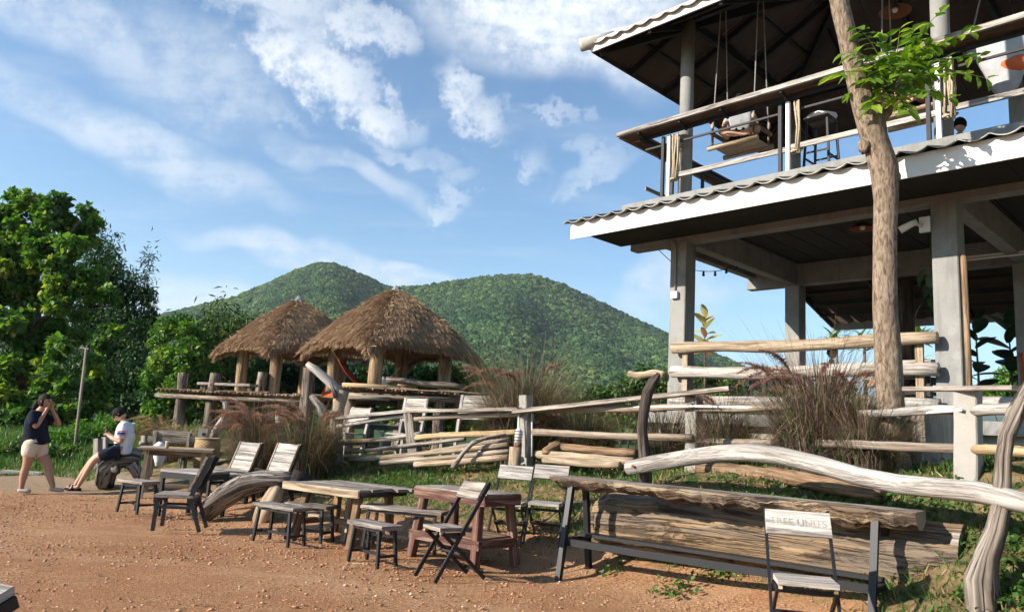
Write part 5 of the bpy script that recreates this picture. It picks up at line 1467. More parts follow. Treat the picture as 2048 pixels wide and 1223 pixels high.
# --- tall pale table and its neighbours
a, b = g0(287, 1000), g0(320, 1010)
ctr = (g0(288, 998) + g0(395, 995)) / 2
rz = R(18)
t = thing('tall_table', 'tall unpainted pale wood table with four square legs', 'table', V((ctr.x, ctr.y, 0)), rz)
for i in range(4):
    y = -0.3 + i * 0.2
    MB().beam((-0.56, y, 0.80), (0.56, y, 0.80), 0.196, 0.04, seg=5, jit=0.003, ch=0.004, seed=i).build('top_plank', M['pale_wood'], t)
for sx in (-1, 1):
    for sy in (-1, 1):
        MB().beam((sx * 0.44, sy * 0.30, -0.01), (sx * 0.42, sy * 0.28, 0.78), 0.07, 0.07, up=(0, 1, 0), seg=3, jit=0.002).build('leg', M['pale_wood'], t)
    MB().beam((sx * 0.43, -0.29, 0.2), (sx * 0.43, 0.29, 0.2), 0.04, 0.07).build('stretcher', M['pale_wood'], t)
    MB().beam((-0.42, sx * 0.28, 0.73), (0.42, sx * 0.28, 0.73), 0.04, 0.07).build('apron', M['brown_wood'], t)
MB().beam((-0.43, 0, 0.2), (0.43, 0, 0.2), 0.04, 0.06).build('stretcher', M['pale_wood'], t)
c = at_y(334, 890, 12.5)
k = thing('tin_can', 'small amber tin standing on the tall pale table', 'tin', (c.x, c.y, 0.822))
MB().tube([(0, 0, 0), (0, 0, 0.02), (0, 0, 0.1)], 0.03, 12).build('body', M['bamboo'], k, True)
MB().tube([(0, 0, 0.1), (0, 0, 0.108)], 0.031, 12).build('lid', M['plastic_white'], k)
# chair behind that table with white bag
c = at_y(327, 960, 14.3)
t = thing('slat_chair', 'grey slat-back chair behind the tall pale table', 'chair', (c.x, c.y, gz(c.x, c.y)), R(4))
MB().beam((-0.38, 0, 0.40), (0.38, 0, 0.40), 0.4, 0.03, seg=4, jit=0.003).build('seat', M['brown_wood'], t)
for sx in (-1, 1):
    for sy in (-1, 1):
        MB().beam((sx * 0.3, sy * 0.15, -0.02), (sx * 0.3, sy * 0.15, 0.8 if sy > 0 else 0.39), 0.05, 0.05, up=(0, 1, 0)).build('leg', M['grey_wood'], t)
MB().beam((-0.44, 0.17, 0.66), (0.44, 0.17, 0.66), 0.03, 0.10, seg=4, jit=0.004).build('back_slat', M['grey_wood'], t)
MB().beam((-0.36, 0.17, 0.78), (0.36, 0.17, 0.78), 0.03, 0.10, seg=4, jit=0.004).build('back_slat', M['grey_wood'], t)
k = at_y(320, 900, 13.9)
o = MB().tube([(k.x, k.y, at_y(320, 884, 13.9).z), (k.x - .02, k.y, at_y(320, 892, 13.9).z), (k.x, k.y, at_y(320, 905, 13.9).z), (k.x + .02, k.y, at_y(318, 920, 13.9).z), (k.x + .01, k.y, at_y(319, 932, 13.9).z)], [0.05, 0.12, 0.13, 0.08, 0.05], 14, wob=0.3, seed=3).build('white_bag', M['white_cloth'], None, True)
tag(o, 'white cloth bag hung over the slat-back chair', 'bag')

# --- black framed chair, side view
def tub_chair(name, label, c, rz, back_mat='grey_wood'):
    """low black-framed chair with slab seat and reclined back of planks; faces local -y"""
    t = thing(name, label, 'chair', c, rz, 'black-framed chairs with plank backs')
    H, W, D_ = 0.40, 0.46, 0.44
    for i in range(3):
        MB().beam((-W / 2 + (i + .5) * W / 3, -D_ / 2, H), (-W / 2 + (i + .5) * W / 3, D_ / 2, H), W / 3 - 0.004, 0.04, seg=3, jit=0.002, ch=0.004).build('seat_plank', M[back_mat], t)
    MB().box((0, -D_ / 2 + 0.02, H - 0.05), (W, 0.04, 0.06)).build('seat_frame', M['black_metal'], t)
    MB().box((0, D_ / 2 - 0.02, H - 0.05), (W, 0.04, 0.06)).build('seat_frame', M['black_metal'], t)
    bk = []
    for sx in (-1, 1):
        x = sx * (W / 2 - 0.02)
        MB().beam((x, -D_ / 2 + 0.03, -0.005), (x, -D_ / 2 + 0.04, H - 0.02), 0.04, 0.04, up=(0, 1, 0)).build('leg', M['black_metal'], t)
        MB().beam((x, D_ / 2 + 0.12, -0.005), (x, D_ / 2 - 0.03, H - 0.02), 0.04, 0.04, up=(0, 1, 0)).build('leg', M['black_metal'], t)
        MB().beam((x, D_ / 2 - 0.04, H - 0.04), (x, D_ / 2 + 0.16, 0.88), 0.035, 0.05, up=(0, 1, 0)).build('back_post', M['black_metal'], t)
        MB().beam((x, -D_ / 2 + 0.04, 0.27), (x, D_ / 2 + 0.02, 0.27), 0.025, 0.03).build('stretcher', M['black_metal'], t)
    p0, p1 = V((0, D_ / 2 - 0.02, H + 0.06)), V((0, D_ / 2 + 0.145, 0.87)); d = (p1 - p0)
    nrm = V((0, -d.z, d.y)).normalized()
    for i in range(3):
        c_ = p0 + d * ((i + .5) / 3) + nrm * 0.03
        MB().beam(c_ - V((W / 2, 0, 0)), c_ + V((W / 2, 0, 0)), 0.02, d.length / 3 - 0.006, up=d, seg=4, jit=0.002, ch=0.003, seed=i).build('back_plank', M[back_mat], t)
    for sx in (-1, 1):
        MB().beam(p0 + nrm * 0.045 + V((sx * (W / 2 - 0.01), 0, 0)), p1 + nrm * 0.045 + V((sx * (W / 2 - 0.01), 0, 0)), 0.02, 0.012, up=nrm).build('edge_strip', M['pale_wood'], t)
    return t
tub_chair('plank_chair', 'black-framed chair seen side-on, nearest on the left', (g0(302, 1060) + g0(384, 1056)) / 2 + V((-0.02, 0.1, 0)), R(-80), 'grey_wood')
tub_chair('plank_chair', 'left one of two pale plank-backed chairs behind the driftwood bench', V((at_y(462, 930, 11.8).x, 11.8, 0.12)), R(-30), 'weathered_white')
tub_chair('plank_chair', 'right one of two pale plank-backed chairs behind the driftwood bench', V((at_y(540, 930, 11.6).x, 11.6, 0.14)), R(-30), 'weathered_white')
# square black table
def black_table(label, c, rz, W, D_, H, mat):
    t = thing('black_table', label, 'table', c, rz, 'small tables with black legs')
    k = 4
    for i in range(k):
        y = -D_ / 2 + (i + .5) * D_ / k
        MB().beam((-W / 2, y, H), (W / 2, y, H), D_ / k - 0.004, 0.03, seg=4, jit=0.002, ch=0.003, seed=i).build('top_plank', M[mat], t)
    for sy in (-1, 1):
        MB().box((0, sy * (D_ / 2 - 0.02), H - 0.055), (W, 0.035, 0.08)).build('apron', M['black_metal'], t)
        MB().box((sy * (W / 2 - 0.02), 0, H - 0.055), (0.035, D_ - 0.08, 0.08)).build('apron', M['black_metal'], t)
        for sx in (-1, 1):
            MB().beam((sx * (W / 2 - 0.03), sy * (D_ / 2 - 0.03), -0.01), (sx * (W / 2 - 0.03), sy * (D_ / 2 - 0.03), H - 0.03), 0.045, 0.045, up=(0, 1, 0)).build('leg', M['black_metal'], t)
        MB().beam((-W / 2 + 0.04, sy * (D_ / 2 - 0.03), 0.14), (W / 2 - 0.04, sy * (D_ / 2 - 0.03), 0.14), 0.03, 0.03).build('stretcher', M['black_metal'], t)
    return t
c = at_z(392, 942, 0.60); black_table('square black table with pale plank top beside the tall table', V((c.x, c.y, 0)), R(-20), 0.66, 0.62, 0.60, 'weathered_white')
c = at_z(470, 938, 0.58); black_table('low black table with rough slab top between the plank-backed chairs', V((c.x - 0.05, c.y + 0.1, 0)), R(-16), 0.85, 0.5, 0.58, 'grey_wood')

# --- basket with small camera box on it
b = at_y(410, 931, 14.6)
bz = gz(b.x, b.y)
k = thing('woven_basket', 'tall round woven bamboo basket with dry twigs at its rim', 'basket', (b.x, b.y, bz))
hh = at_y(410, 876, 14.6).z - bz
MB().tube([(0, 0, -0.02), (0, 0, hh * 0.3), (0, 0, hh * 0.7), (0, 0, hh)], [0.20, 0.23, 0.235, 0.225], 28).build('body', M['wicker'], k, True)
MB().tube([(0.225 * math.cos(a), 0.225 * math.sin(a), hh) for a in np.linspace(0, 2 * math.pi, 25)], 0.015, 7, cap=False).build('rim', M['bamboo'], k, True)
s_ = thing('small_speaker', 'small grey box speaker standing on the woven basket', 'speaker', (b.x - 0.08, b.y - 0.05, bz + hh + 0.005), R(10))
MB().box((0, 0, 0.09), (0.17, 0.15, 0.17)).build('case', M['concrete_post'], s_)
MB().tube([(0.02, -0.073, 0.07), (0.02, -0.084, 0.07)], 0.035, 14).build('speaker_cone', M['black_metal'], s_)
# --- small whitewashed bench far left
c = at_y(45, 962, 15.0)
t = thing('low_bench', 'low whitewashed plank bench at the edge of the bushes', 'bench', (c.x, c.y, gz(c.x, c.y)), R(8))
hh = at_y(45, 944, 15.0).z - t.location.z
MB().beam((-0.36, 0, hh), (0.36, 0, hh), 0.3, 0.05, seg=4, jit=0.004).build('seat', M['weathered_white'], t)
for x in (-0.3, 0.3):
    for y in (-0.1, 0.1):
        MB().beam((x, y, -0.02), (x, y, hh - 0.02), 0.035, 0.035, up=(0, 1, 0)).build('leg', M['weathered_white'], t)
# --- chair back just poking into the lower left corner
c = at_y(-55, 1330, 3.1)
t = thing('corner_chair', 'corner of a black-framed chair cut off at lower left', 'chair', (c.x, c.y, 0.0), R(65))
pz = at_y(8, 1178, 3.1); lo = t.matrix_basis.inverted() @ pz
MB().box((lo.x - 0.1, lo.y + 0.19, lo.z - 0.07), (0.3, 0.4, 0.035), Euler((0, R(-25), 0))).build('seat', M['weathered_white'], t)
MB().box((lo.x - 0.09, lo.y + 0.19, lo.z - 0.115), (0.31, 0.42, 0.05), Euler((0, R(-25), 0))).build('seat_frame', M['black_metal'], t)
for x in (-0.2, 0.02):
    for y in (0.02, 0.36):
        MB().beam((lo.x + x, lo.y + y, -0.01), (lo.x + x, lo.y + y, lo.z - 0.1 + (x - .02) * 0.4), 0.04, 0.04, up=(0, 1, 0)).build('leg', M['black_metal'], t)

# --- furniture behind the fence
def yard_chair(label, px, py, y, rz, W, mat, slats, tall=0.9):
    c = at_y(px, py, y); z = gz(c.x, c.y)
    t = thing('wooden_chair', label, 'chair', (c.x, c.y, z), rz)
    for sx in (-1, 1):
        MB().beam((sx * (W / 2 - .04), -0.2, -0.02), (sx * (W / 2 - .04), -0.2, 0.44), 0.06, 0.05, up=(0, 1, 0)).build('leg', M[mat], t)
        MB().beam((sx * (W / 2 - .04), 0.2, -0.02), (sx * (W / 2 - .04), 0.38, tall), 0.06, 0.05, up=(0, 1, 0)).build('back_post', M[mat], t)
        MB().beam((sx * (W / 2 - .04), -0.2, 0.15), (sx * (W / 2 - .04), 0.24, 0.15), 0.04, 0.05).build('stretcher', M[mat], t)
    for i in range(3):
        MB().beam((-W / 2, -0.16 + i * 0.16, 0.455), (W / 2, -0.16 + i * 0.16, 0.455), 0.15, 0.03, seg=3, jit=0.003).build('seat_plank', M[mat], t)
    for i in range(slats):
        q = tall - 0.08 - (slats - 1 - i) * 0.155
        MB().beam((-W / 2, 0.2 + 0.18 * (q - 0) - 0.03, q), (W / 2, 0.2 + 0.18 * q - 0.03, q), 0.025, 0.145, up=(0, 0.2, 1), seg=3, jit=0.003, seed=i).build('back_plank', M[mat], t)
    return t
yard_chair('pale two-plank reclining chair behind the fence under the nearer hut', 800, 868, 14.9, R(-38), 0.66, 'weathered_white', 3, 1.16)
yard_chair('grey wide bench chair behind the fence next to the driftwood fork', 690, 868, 15.2, R(-40), 0.62, 'weathered_white', 2, 0.98)
yard_chair('grey bench back showing behind the purple grass and fence plank', 935, 872, 14.3, R(-32), 0.95, 'weathered_white', 3, 1.2)
c = at_y(765, 890, 15.6)
black_table('black-legged table among the chairs behind the fence', V((c.x, c.y, gz(c.x, c.y))), R(10), 0.7, 0.5, 0.6, 'grey_wood')

# ------------------------------------------------------------------ vegetation
def leaves_at(rng, C, size, asp=0.55, up=0.35, fold=0.25, out=None):
    """one folded leaf per centre: 4 verts, 2 triangles as a bent diamond -> verts, quads"""
    n = len(C)
    d = rng.normal(size=(n, 3)); d[:, 2] -= 0.35
    if out is not None: d += out * 0.8
    d /= np.linalg.norm(d, axis=1)[:, None]
    nn = rng.normal(size=(n, 3)) * 0.8; nn[:, 2] += 1.0 + up
    if out is not None: nn += out * 0.7
    s = np.cross(d, nn); s /= np.linalg.norm(s, axis=1)[:, None] + 1e-9
    q = np.cross(s, d)
    sz = size * rng.uniform(0.6, 1.3, n)
    a = C; b = C + d * (sz * 0.45)[:, None] + s * (sz * asp * 0.5)[:, None] + q * (sz * fold * 0.3)[:, None]
    c = C + d * sz[:, None] - q * (sz * 0.12)[:, None]; e = C + d * (sz * 0.45)[:, None] - s * (sz * asp * 0.5)[:, None] + q * (sz * fold * 0.3)[:, None]
    v = np.stack([a, b, c, e], 1).reshape(-1, 3)
    i = np.arange(n) * 4
    f = np.concatenate([np.stack([i, i + 1, i + 2], 1), np.stack([i, i + 2, i + 3], 1)])
    return v, f
def clump_points(rng, clumps, n):
    """points in the shells of ellipsoid clumps (x, y, z, rx, ry, rz), more on the outside"""
    w_ = np.array([c[3] * c[5] for c in clumps]); w_ = w_ / w_.sum()
    k = rng.choice(len(clumps), n, p=w_)
    d = rng.normal(size=(n, 3)); d /= np.linalg.norm(d, axis=1)[:, None]
    r = rng.random(n) ** 0.4
    cl = np.array([c[:6] for c in clumps])
    return cl[k, :3] + d * r[:, None] * cl[k, 3:6], d, k
def crown(t, clumps, n, size, mat, seed, asp=0.55, sub=7, spread=0.62, name='crown', tone=None):
    """foliage made of many leaf sprays inside the given clumps"""
    rng = np.random.default_rng(seed)
    subs = []
    for c in clumps:
        for _ in range(sub):
            d = rng.normal(size=3); d /= np.linalg.norm(d); q = rng.uniform(0.35, 1.0)
            s = rng.uniform(0.28, 0.5)
            subs.append((c[0] + d[0] * c[3] * q * spread * 1.25, c[1] + d[1] * c[4] * q * spread * 1.25, c[2] + d[2] * c[5] * q * spread * 1.25, c[3] * s, c[4] * s, c[5] * s * 0.75))
    C, d, k = clump_points(rng, subs, n)
    v, f = leaves_at(rng, C, size, asp, out=d)
    tone_k = rng.normal(0, 0.16, len(subs))
    a = np.clip(rng.normal(0.5, 0.2, n) + tone_k[k], 0, 1)
    return np_mesh(name, v, f, M[mat], t, attr=np.repeat(a, 4))
def limb(t, pts, rads, seed, mat='tree_bark', name='limb'):
    return MB().tube(pts, rads, 10, wob=0.2, groove=0.1, seed=seed).build(name, M[mat], t, True)
def pc(px, py, y, r, rz=None, ry=None):
    p = at_y(px, py, y); return (p.x, p.y, p.z, r, ry or r, rz or r)

# big broad-leaved tree at far left
t = thing('broadleaf_tree', 'tall broad-leaved tree with bright leafy top at far left', 'tree', (0, 0, 0))
T0 = at_y(35, 900, 25)
limb(t, [V((T0.x, 25, gz(T0.x, 25) - 0.3)), at_y(40, 800, 25), at_y(48, 720, 25), at_y(72, 640, 25), at_y(70, 560, 25), at_y(90, 480, 25), at_y(110, 420, 25.2)], [0.24, 0.2, 0.19, 0.17, 0.13, 0.09, 0.05], 1, name='trunk')
for k, (a, b, c) in enumerate((((72, 640), (30, 590), (-10, 540)), ((70, 590), (110, 550), (150, 520)), ((75, 560), (40, 500), (10, 440)), ((80, 520), (130, 480), (160, 440)), ((60, 660), (110, 620), (150, 600)))):
    limb(t, [at_y(*a, 25), at_y(*b, 24.8), at_y(*c, 24.6)], [0.1, 0.07, 0.03], 3 + k)
cl = [pc(10, 410, 25, 0.75), pc(-40, 430, 25, 0.9), pc(60, 420, 25, 0.6), pc(115, 425, 25, 0.85), pc(150, 440, 25.3, 0.7), pc(40, 470, 25, 0.8), pc(-10, 500, 24.5, 0.9), pc(90, 470, 24.6, 0.7), pc(140, 490, 24.6, 0.8),
      pc(180, 470, 25.4, 0.6), pc(50, 530, 24.3, 0.8), pc(110, 540, 24.4, 0.8), pc(0, 570, 24.3, 0.9), pc(150, 560, 24.4, 0.6), pc(200, 560, 24.8, 0.5), pc(110, 600, 24.0, 0.7, 0.45), pc(170, 585, 24.2, 0.55, 0.4), pc(215, 600, 24.5, 0.4), pc(20, 640, 24.2, 0.7),
      pc(215, 660, 24.3, 0.35), pc(200, 690, 24.3, 0.3), pc(120, 700, 23.6, 0.45), pc(60, 780, 23.4, 0.8), pc(110, 770, 23.4, 0.6), pc(0, 760, 23.6, 0.9), pc(180, 740, 23.8, 0.5, 0.8), pc(190, 800, 23.8, 0.55, 0.7), pc(20, 830, 23.0, 0.9), pc(-40, 650, 24, 1.0), pc(-40, 560, 24.5, 1.0), pc(140, 830, 23.5, 0.5), pc(-20, 700, 24.4, 1.1), pc(40, 600, 25.2, 1.0), pc(20, 680, 25.4, 1.0), pc(80, 680, 25.3, 0.9), pc(60, 730, 24.4, 0.8), pc(130, 650, 25.4, 0.9), pc(-20, 830, 23, 1.0), pc(70, 840, 23.0, 0.8), pc(100, 500, 25.5, 0.9), pc(20, 520, 25.6, 0.9)]
crown(t, cl, 44000, 0.195, 'leaf_tree', 21, asp=0.85, sub=6, spread=0.7)
# dark dense trees and bamboo behind it
def bamboo(label, spots, seed, n, tall, mat='leaf_bamboo', lean=0.25):
    t = thing('bamboo_clump', label, 'bamboo', (0, 0, 0))
    rng = np.random.default_rng(seed); C = []
    mb = MB()
    for (px, pyt, y) in spots:
        top = at_y(px, pyt, y); bx = top.x + rng.uniform(-0.7, 0.7); b = V((bx, y + rng.uniform(-.4, .4), 0.3))
        pts = [b.lerp(top, u) + V((0, 0, 0.5 * math.sin(math.pi * u) * 0.4)) for u in np.linspace(0, 1, 7)]
        mb.tube(pts, [0.035, 0.033, 0.03, 0.026, 0.02, 0.013, 0.006], 5)
        for u in np.linspace(0.12, 1.0, 26):
            p = b.lerp(top, u) + V((0, 0, 0.5 * math.sin(math.pi * u) * 0.4))
            sp = 0.75 * (1.05 - u) ** 0.5 + 0.04
            m = max(3, int(n / (len(spots) * 26)))
            q = rng.normal(0, 1, (m, 3)) * np.array([sp * 0.6, sp * 0.6, 0.3]); q[:, 2] -= 0.35 * np.hypot(q[:, 0], q[:, 1])
            C.append(np.array(p)[None] + q)
    tag(mb.build('stems', M['leaf_bamboo'], t, True), kind='stuff')
    C = np.concatenate(C)
    v, f = leaves_at(rng, C, 0.26, 0.2, up=0.0)
    np_mesh('crown', v, f, M[mat], t, attr=np.repeat(np.clip(rng.normal(0.5, 0.22, len(C)), 0, 1), 4))
    return t
def plain_tree(name, label, trunk_px, cl, n, size, mat, seed, y, sub=7, cat='tree'):
    t = thing(name, label, cat, (0, 0, 0))
    b = at_y(*trunk_px[0], y); tp = at_y(*trunk_px[1], y)
    b.z = min(b.z, 0.6)
    limb(t, [b, b.lerp(tp, 0.4) + V((0.1, 0, 0)), b.lerp(tp, 0.75), tp], [0.18, 0.14, 0.1, 0.05], seed, name='trunk')
    for k, c in enumerate(cl[:6]):
        q = b.lerp(tp, 0.35 + 0.1 * k); limb(t, [q, q.lerp(V(c[:3]), 0.55) + V((0, 0, 0.1)), V(c[:3])], [0.08, 0.055, 0.02], seed + k)
    crown(t, cl, n, size, mat, seed, sub=sub)
    return t
plain_tree('dark_tree', 'dense dark evergreen tree between the big tree and the mid-green one', ((255, 880), (255, 560)),
           [pc(265, 590, 30, 1.0), pc(230, 560, 30.5, 1.2), pc(285, 640, 30, 0.8), pc(200, 520, 31, 1.2), pc(245, 660, 29.6, 1.2), pc(190, 620, 30, 1.3), pc(270, 720, 29.4, 1.1), pc(210, 720, 29.4, 1.3), pc(150, 640, 30, 1.4), pc(150, 740, 29.5, 1.4), pc(260, 790, 29, 1.2), pc(190, 810, 29, 1.3), pc(300, 650, 30, 0.5), pc(296, 600, 30, 0.5), pc(110, 820, 29, 1.2), pc(130, 560, 31, 1.3), pc(60, 700, 31, 1.8), pc(0, 750, 31, 1.8), pc(300, 760, 29.4, 0.9), pc(310, 830, 29, 1.0)],
           26000, 0.17, 'leaf_dark', 31, 30, sub=8)
bamboo('feathery bamboo tops rising above the dark tree', [(300, 500, 30), (290, 520, 30.2), (225, 470, 30.5), (205, 455, 30.6), (240, 480, 30.4), (262, 545, 30), (275, 560, 29.8), (190, 450, 30.8)], 33, 3200, 6, 'leaf_dark')
plain_tree('round_tree', 'rounded mid-green tree left of the bamboo by the huts', ((352, 880), (360, 690)),
           [pc(365, 650, 23.7, 0.77), pc(345, 690, 23.5, 0.77), pc(390, 690, 23.7, 0.69), pc(335, 740, 23.3, 0.77), pc(375, 735, 23.2, 0.77), pc(330, 790, 23.1, 0.77), pc(365, 785, 23.0, 0.69), pc(395, 750, 23.5, 0.60), pc(320, 835, 22.9, 0.69), pc(350, 840, 22.8, 0.69)],
           13000, 0.15, 'leaf_tree', 41, 23.7)
bamboo('yellow-green bamboo clump left of the farther hut', [(410, 640, 25.2), (425, 622, 25.2), (445, 612, 25.5), (465, 622, 25.4), (480, 640, 25.2), (400, 665, 25.0), (500, 640, 25.8), (515, 650, 25.8), (435, 650, 24.8), (460, 660, 24.8)], 43, 6500, 6)
plain_tree('dark_tree', 'dark leafy tree shaded behind the two huts', ((600, 860), (600, 745)),
           [pc(560, 735, 28, 1.0), pc(620, 740, 28, 1.0), pc(680, 735, 28, 1.0), pc(740, 735, 28, 1.0), pc(520, 760, 28, 1.1), pc(590, 775, 27.5, 1.0), pc(650, 775, 27.5, 1.0), pc(710, 775, 27.5, 1.0), pc(480, 790, 27.5, 1.1), pc(770, 770, 27.5, 1.0), pc(440, 800, 27, 1.0), pc(820, 740, 28, 0.9)],
           14000, 0.18, 'leaf_dark', 45, 28)
def shrub(name, label, cl, n, size, mat, seed, cat='shrub', asp=0.55, sub=6, group=None):
    t = thing(name, label, cat, (0, 0, 0), 0, group)
    c = cl[0]
    zb = gz(c[0], c[1])
    for k, q in enumerate(cl[:4]):
        MB().tube([(c[0] + (q[0] - c[0]) * 0.3, c[1], zb - 0.1), ((c[0] + q[0]) / 2, q[1], (zb + q[2]) / 2), q[:3]], [0.03, 0.02, 0.01], 6).build('stem', M['tree_bark'], t, True)
    crown(t, cl, n, size, mat, seed, asp=asp, sub=sub, name='foliage')
    return t
shrub('leafy_shrub', 'bright green leafy shrub right of the nearer hut', [pc(870, 765, 21, 0.55), pc(905, 760, 21, 0.5), pc(940, 755, 21, 0.45), pc(850, 790, 20.6, 0.5), pc(900, 790, 20.4, 0.6), pc(940, 790, 20.5, 0.5), pc(975, 760, 21.5, 0.4), pc(880, 740, 21.2, 0.35), pc(960, 815, 20.4, 0.5)], 4200, 0.17, 'leaf_bright', 51)
shrub('leafy_shrub', 'low leafy shrub seen under the nearer hut platform', [pc(850, 835, 19.5, 0.4), pc(890, 840, 19.5, 0.4), pc(930, 838, 19.5, 0.4), pc(800, 840, 19.5, 0.4), pc(760, 842, 19.8, 0.4)], 2400, 0.14, 'leaf_bright', 52)
shrub('leafy_shrub', 'green shrubs in the gap beside the left concrete column', [pc(1260, 775, 24, 0.6), pc(1300, 765, 24, 0.7), pc(1220, 790, 24, 0.7), pc(1180, 800, 24, 0.6), pc(1400, 760, 24, 0.8), pc(1450, 760, 24, 0.8), pc(1130, 800, 25, 0.7), pc(1340, 770, 24, 0.7)], 4200, 0.16, 'leaf_bamboo', 53)
shrub('leafy_shrub', 'bright shrub glimpsed through the building at far right', [pc(2025, 765, 22, 0.7), pc(2060, 745, 22, 0.8), pc(2000, 785, 22, 0.5), pc(1980, 800, 22, 0.5)], 2400, 0.17, 'leaf_bright', 54)
for k, (px, py, y, lb) in enumerate(((840, 770, 38, 'mid-green tree beyond the nearer hut, left of the leafy shrub'), (960, 790, 42, 'mid-green tree beyond the broad purple grass'), (1080, 800, 46, 'small tree in the valley behind the middle of the fence'), (1200, 795, 44, 'small tree in the valley left of the charred post'), (1310, 780, 46, 'small tree in the valley left of the concrete column'), (1430, 775, 44, 'small tree in the valley behind the left log rails'), (1560, 790, 48, 'small tree in the valley seen between the rear columns'))):
    plain_tree('valley_tree', lb, ((px, 870), (px, py)), [pc(px, py, y, 1.2, 0.9), pc(px - 25, py + 18, y, 1.1, 0.8), pc(px + 28, py + 14, y + 1, 1.1, 0.8), pc(px - 45, py + 34, y, 1.0, 0.8), pc(px + 48, py + 34, y, 1.0, 0.8), pc(px, py + 36, y - 1, 1.2, 0.9)], 2600, 0.30, 'leaf_tree' if k % 2 else 'leaf_bamboo', 100 + k, y, sub=6)
# green undergrowth at far left: separate bushes in a row
for k, (px, py, y, r, mt, lb) in enumerate((
        (15, 915, 16.5, 0.45, 'leaf_weed', 'low weedy bush at the far left edge behind the woman'), (75, 905, 17.5, 0.5, 'leaf_weed', 'green bush right behind the woman'), (120, 890, 17.5, 0.45, 'leaf_bright', 'bright bush between the woman and the thin bamboo pole'),
        (165, 875, 18.0, 0.5, 'leaf_bright', 'bright leafy bush at the foot of the thin bamboo pole'), (205, 865, 19, 0.5, 'leaf_bright', 'yellow-green bush behind the boy'), (150, 915, 16.5, 0.42, 'leaf_weed', 'low dark bush in front of the bamboo pole'), (255, 865, 19.5, 0.5, 'leaf_tree', 'small bush behind the boy and the low fence'), (105, 925, 16.2, 0.35, 'leaf_weed', 'ground-hugging weeds beside the whitewashed bench'))):
    shrub('garden_bush', lb, [pc(px, py, y, r), pc(px - 22, py + 8, y, r * 0.8), pc(px + 22, py + 8, y, r * 0.8), pc(px + 4, py - 14, y + .3, r * 0.7), pc(px - 12, py + 18, y - .2, r * 0.8), pc(px + 14, py + 18, y - .2, r * 0.8)], 2600, 0.095, mt, 60 + k, 'bush')
# meadow strip under the bushes
rng = np.random.default_rng(70)
n = 26000
x = rng.uniform(-13.5, -6.9, n); y = 14.6 + rng.random(n) ** 1.3 * 7 + 0.25 * np.sin(x * 2.0) - (x + 9) * 0.06
keep = ~((x > -7.6) & (y < 15.2)) 
x, y = x[keep], y[keep]; n = len(x)
P = np.stack([x, y, land(x, y) - 0.02], 1)
D = rng.normal(0, 0.35, (n, 3)); D[:, 2] = 1; D /= np.linalg.norm(D, axis=1)[:, None]
v, f = straw_layer(rng, P, D, rng.uniform(0.08, 0.34, n) * np.clip((y - 14.4) * 0.5, 0.25, 1), rng.uniform(0.006, 0.014, n), 0)
tag(np_mesh('meadow_grass', v, f, M['leaf_weed'], None, attr=np.repeat(np.clip(rng.normal(0.55, 0.2, n), 0, 1), 4)), 'rough green grass and weeds at the left edge of the courtyard', 'grass', kind='stuff')

# weeds and dry grass on the bank between courtyard and fence
rng = np.random.default_rng(71)
n = 150000
x = rng.uniform(-4.5, 6.0, n); y = rng.uniform(4.2, 15.5, n); z = land(x, y)
patch = np.sin(x * 2.3 + 0.7 * np.sin(y * 1.9)) * np.sin(y * 2.1 + 1.3 + 0.8 * np.sin(x * 1.5)) + 0.45 * np.sin(x * 6.1 + y * 3.3) * np.sin(y * 5.3 - x)
fine = rng.random(n)
dens = np.clip((z - 0.13) * 5, 0, 1) * np.clip(0.75 + 0.6 * patch, 0.12, 1)
dens = np.where(z > 0.9, dens * 0.6, dens)
keep = fine < dens
x, y, z, patch = x[keep], y[keep], z[keep], patch[keep]; n = len(x)
P = np.stack([x, y, z - 0.01], 1)
D = rng.normal(0, 0.6, (n, 3)); D[:, 2] = 0.8; D /= np.linalg.norm(D, axis=1)[:, None]
green = rng.random(n) < np.clip(0.74 + 0.3 * patch, 0.35, 0.95)
Lh = np.where(green, rng.uniform(0.04, 0.14, n), rng.uniform(0.04, 0.14, n))
for nm, sel, mt, lb in (('bank_grass', green, 'leaf_weed', 'short green grass patches on the bank below the fence'), ('bank_straw', ~green, 'leaf_straw', 'dry yellow straw tufts on the bank below the fence')):
    v, f = straw_layer(rng, P[sel], D[sel], Lh[sel], rng.uniform(0.004, 0.009, sel.sum()), 0)
    tag(np_mesh(nm, v, f, M[mt], None, attr=np.repeat(np.clip(rng.normal(0.5, 0.22, sel.sum()), 0, 1), 4)), lb, 'grass', kind='stuff')
# broad-leaved weeds
n = 42000
x = rng.uniform(-4.5, 5.5, n); y = rng.uniform(4.6, 13.6, n); z = land(x, y)
patch = np.sin(x * 2.7 + 1.1 + 0.9 * np.sin(y * 2.3)) * np.sin(y * 2.5 + 0.4 + 0.9 * np.sin(x * 1.9))
patch2 = np.sin(x * 7.3 + y * 2.0) * np.sin(y * 6.7 - x * 1.5)
keep = (rng.random(n) < np.clip((z - 0.14) * 6, 0, 1) * np.clip(patch * 1.1 + patch2 * 0.5, 0, 1))
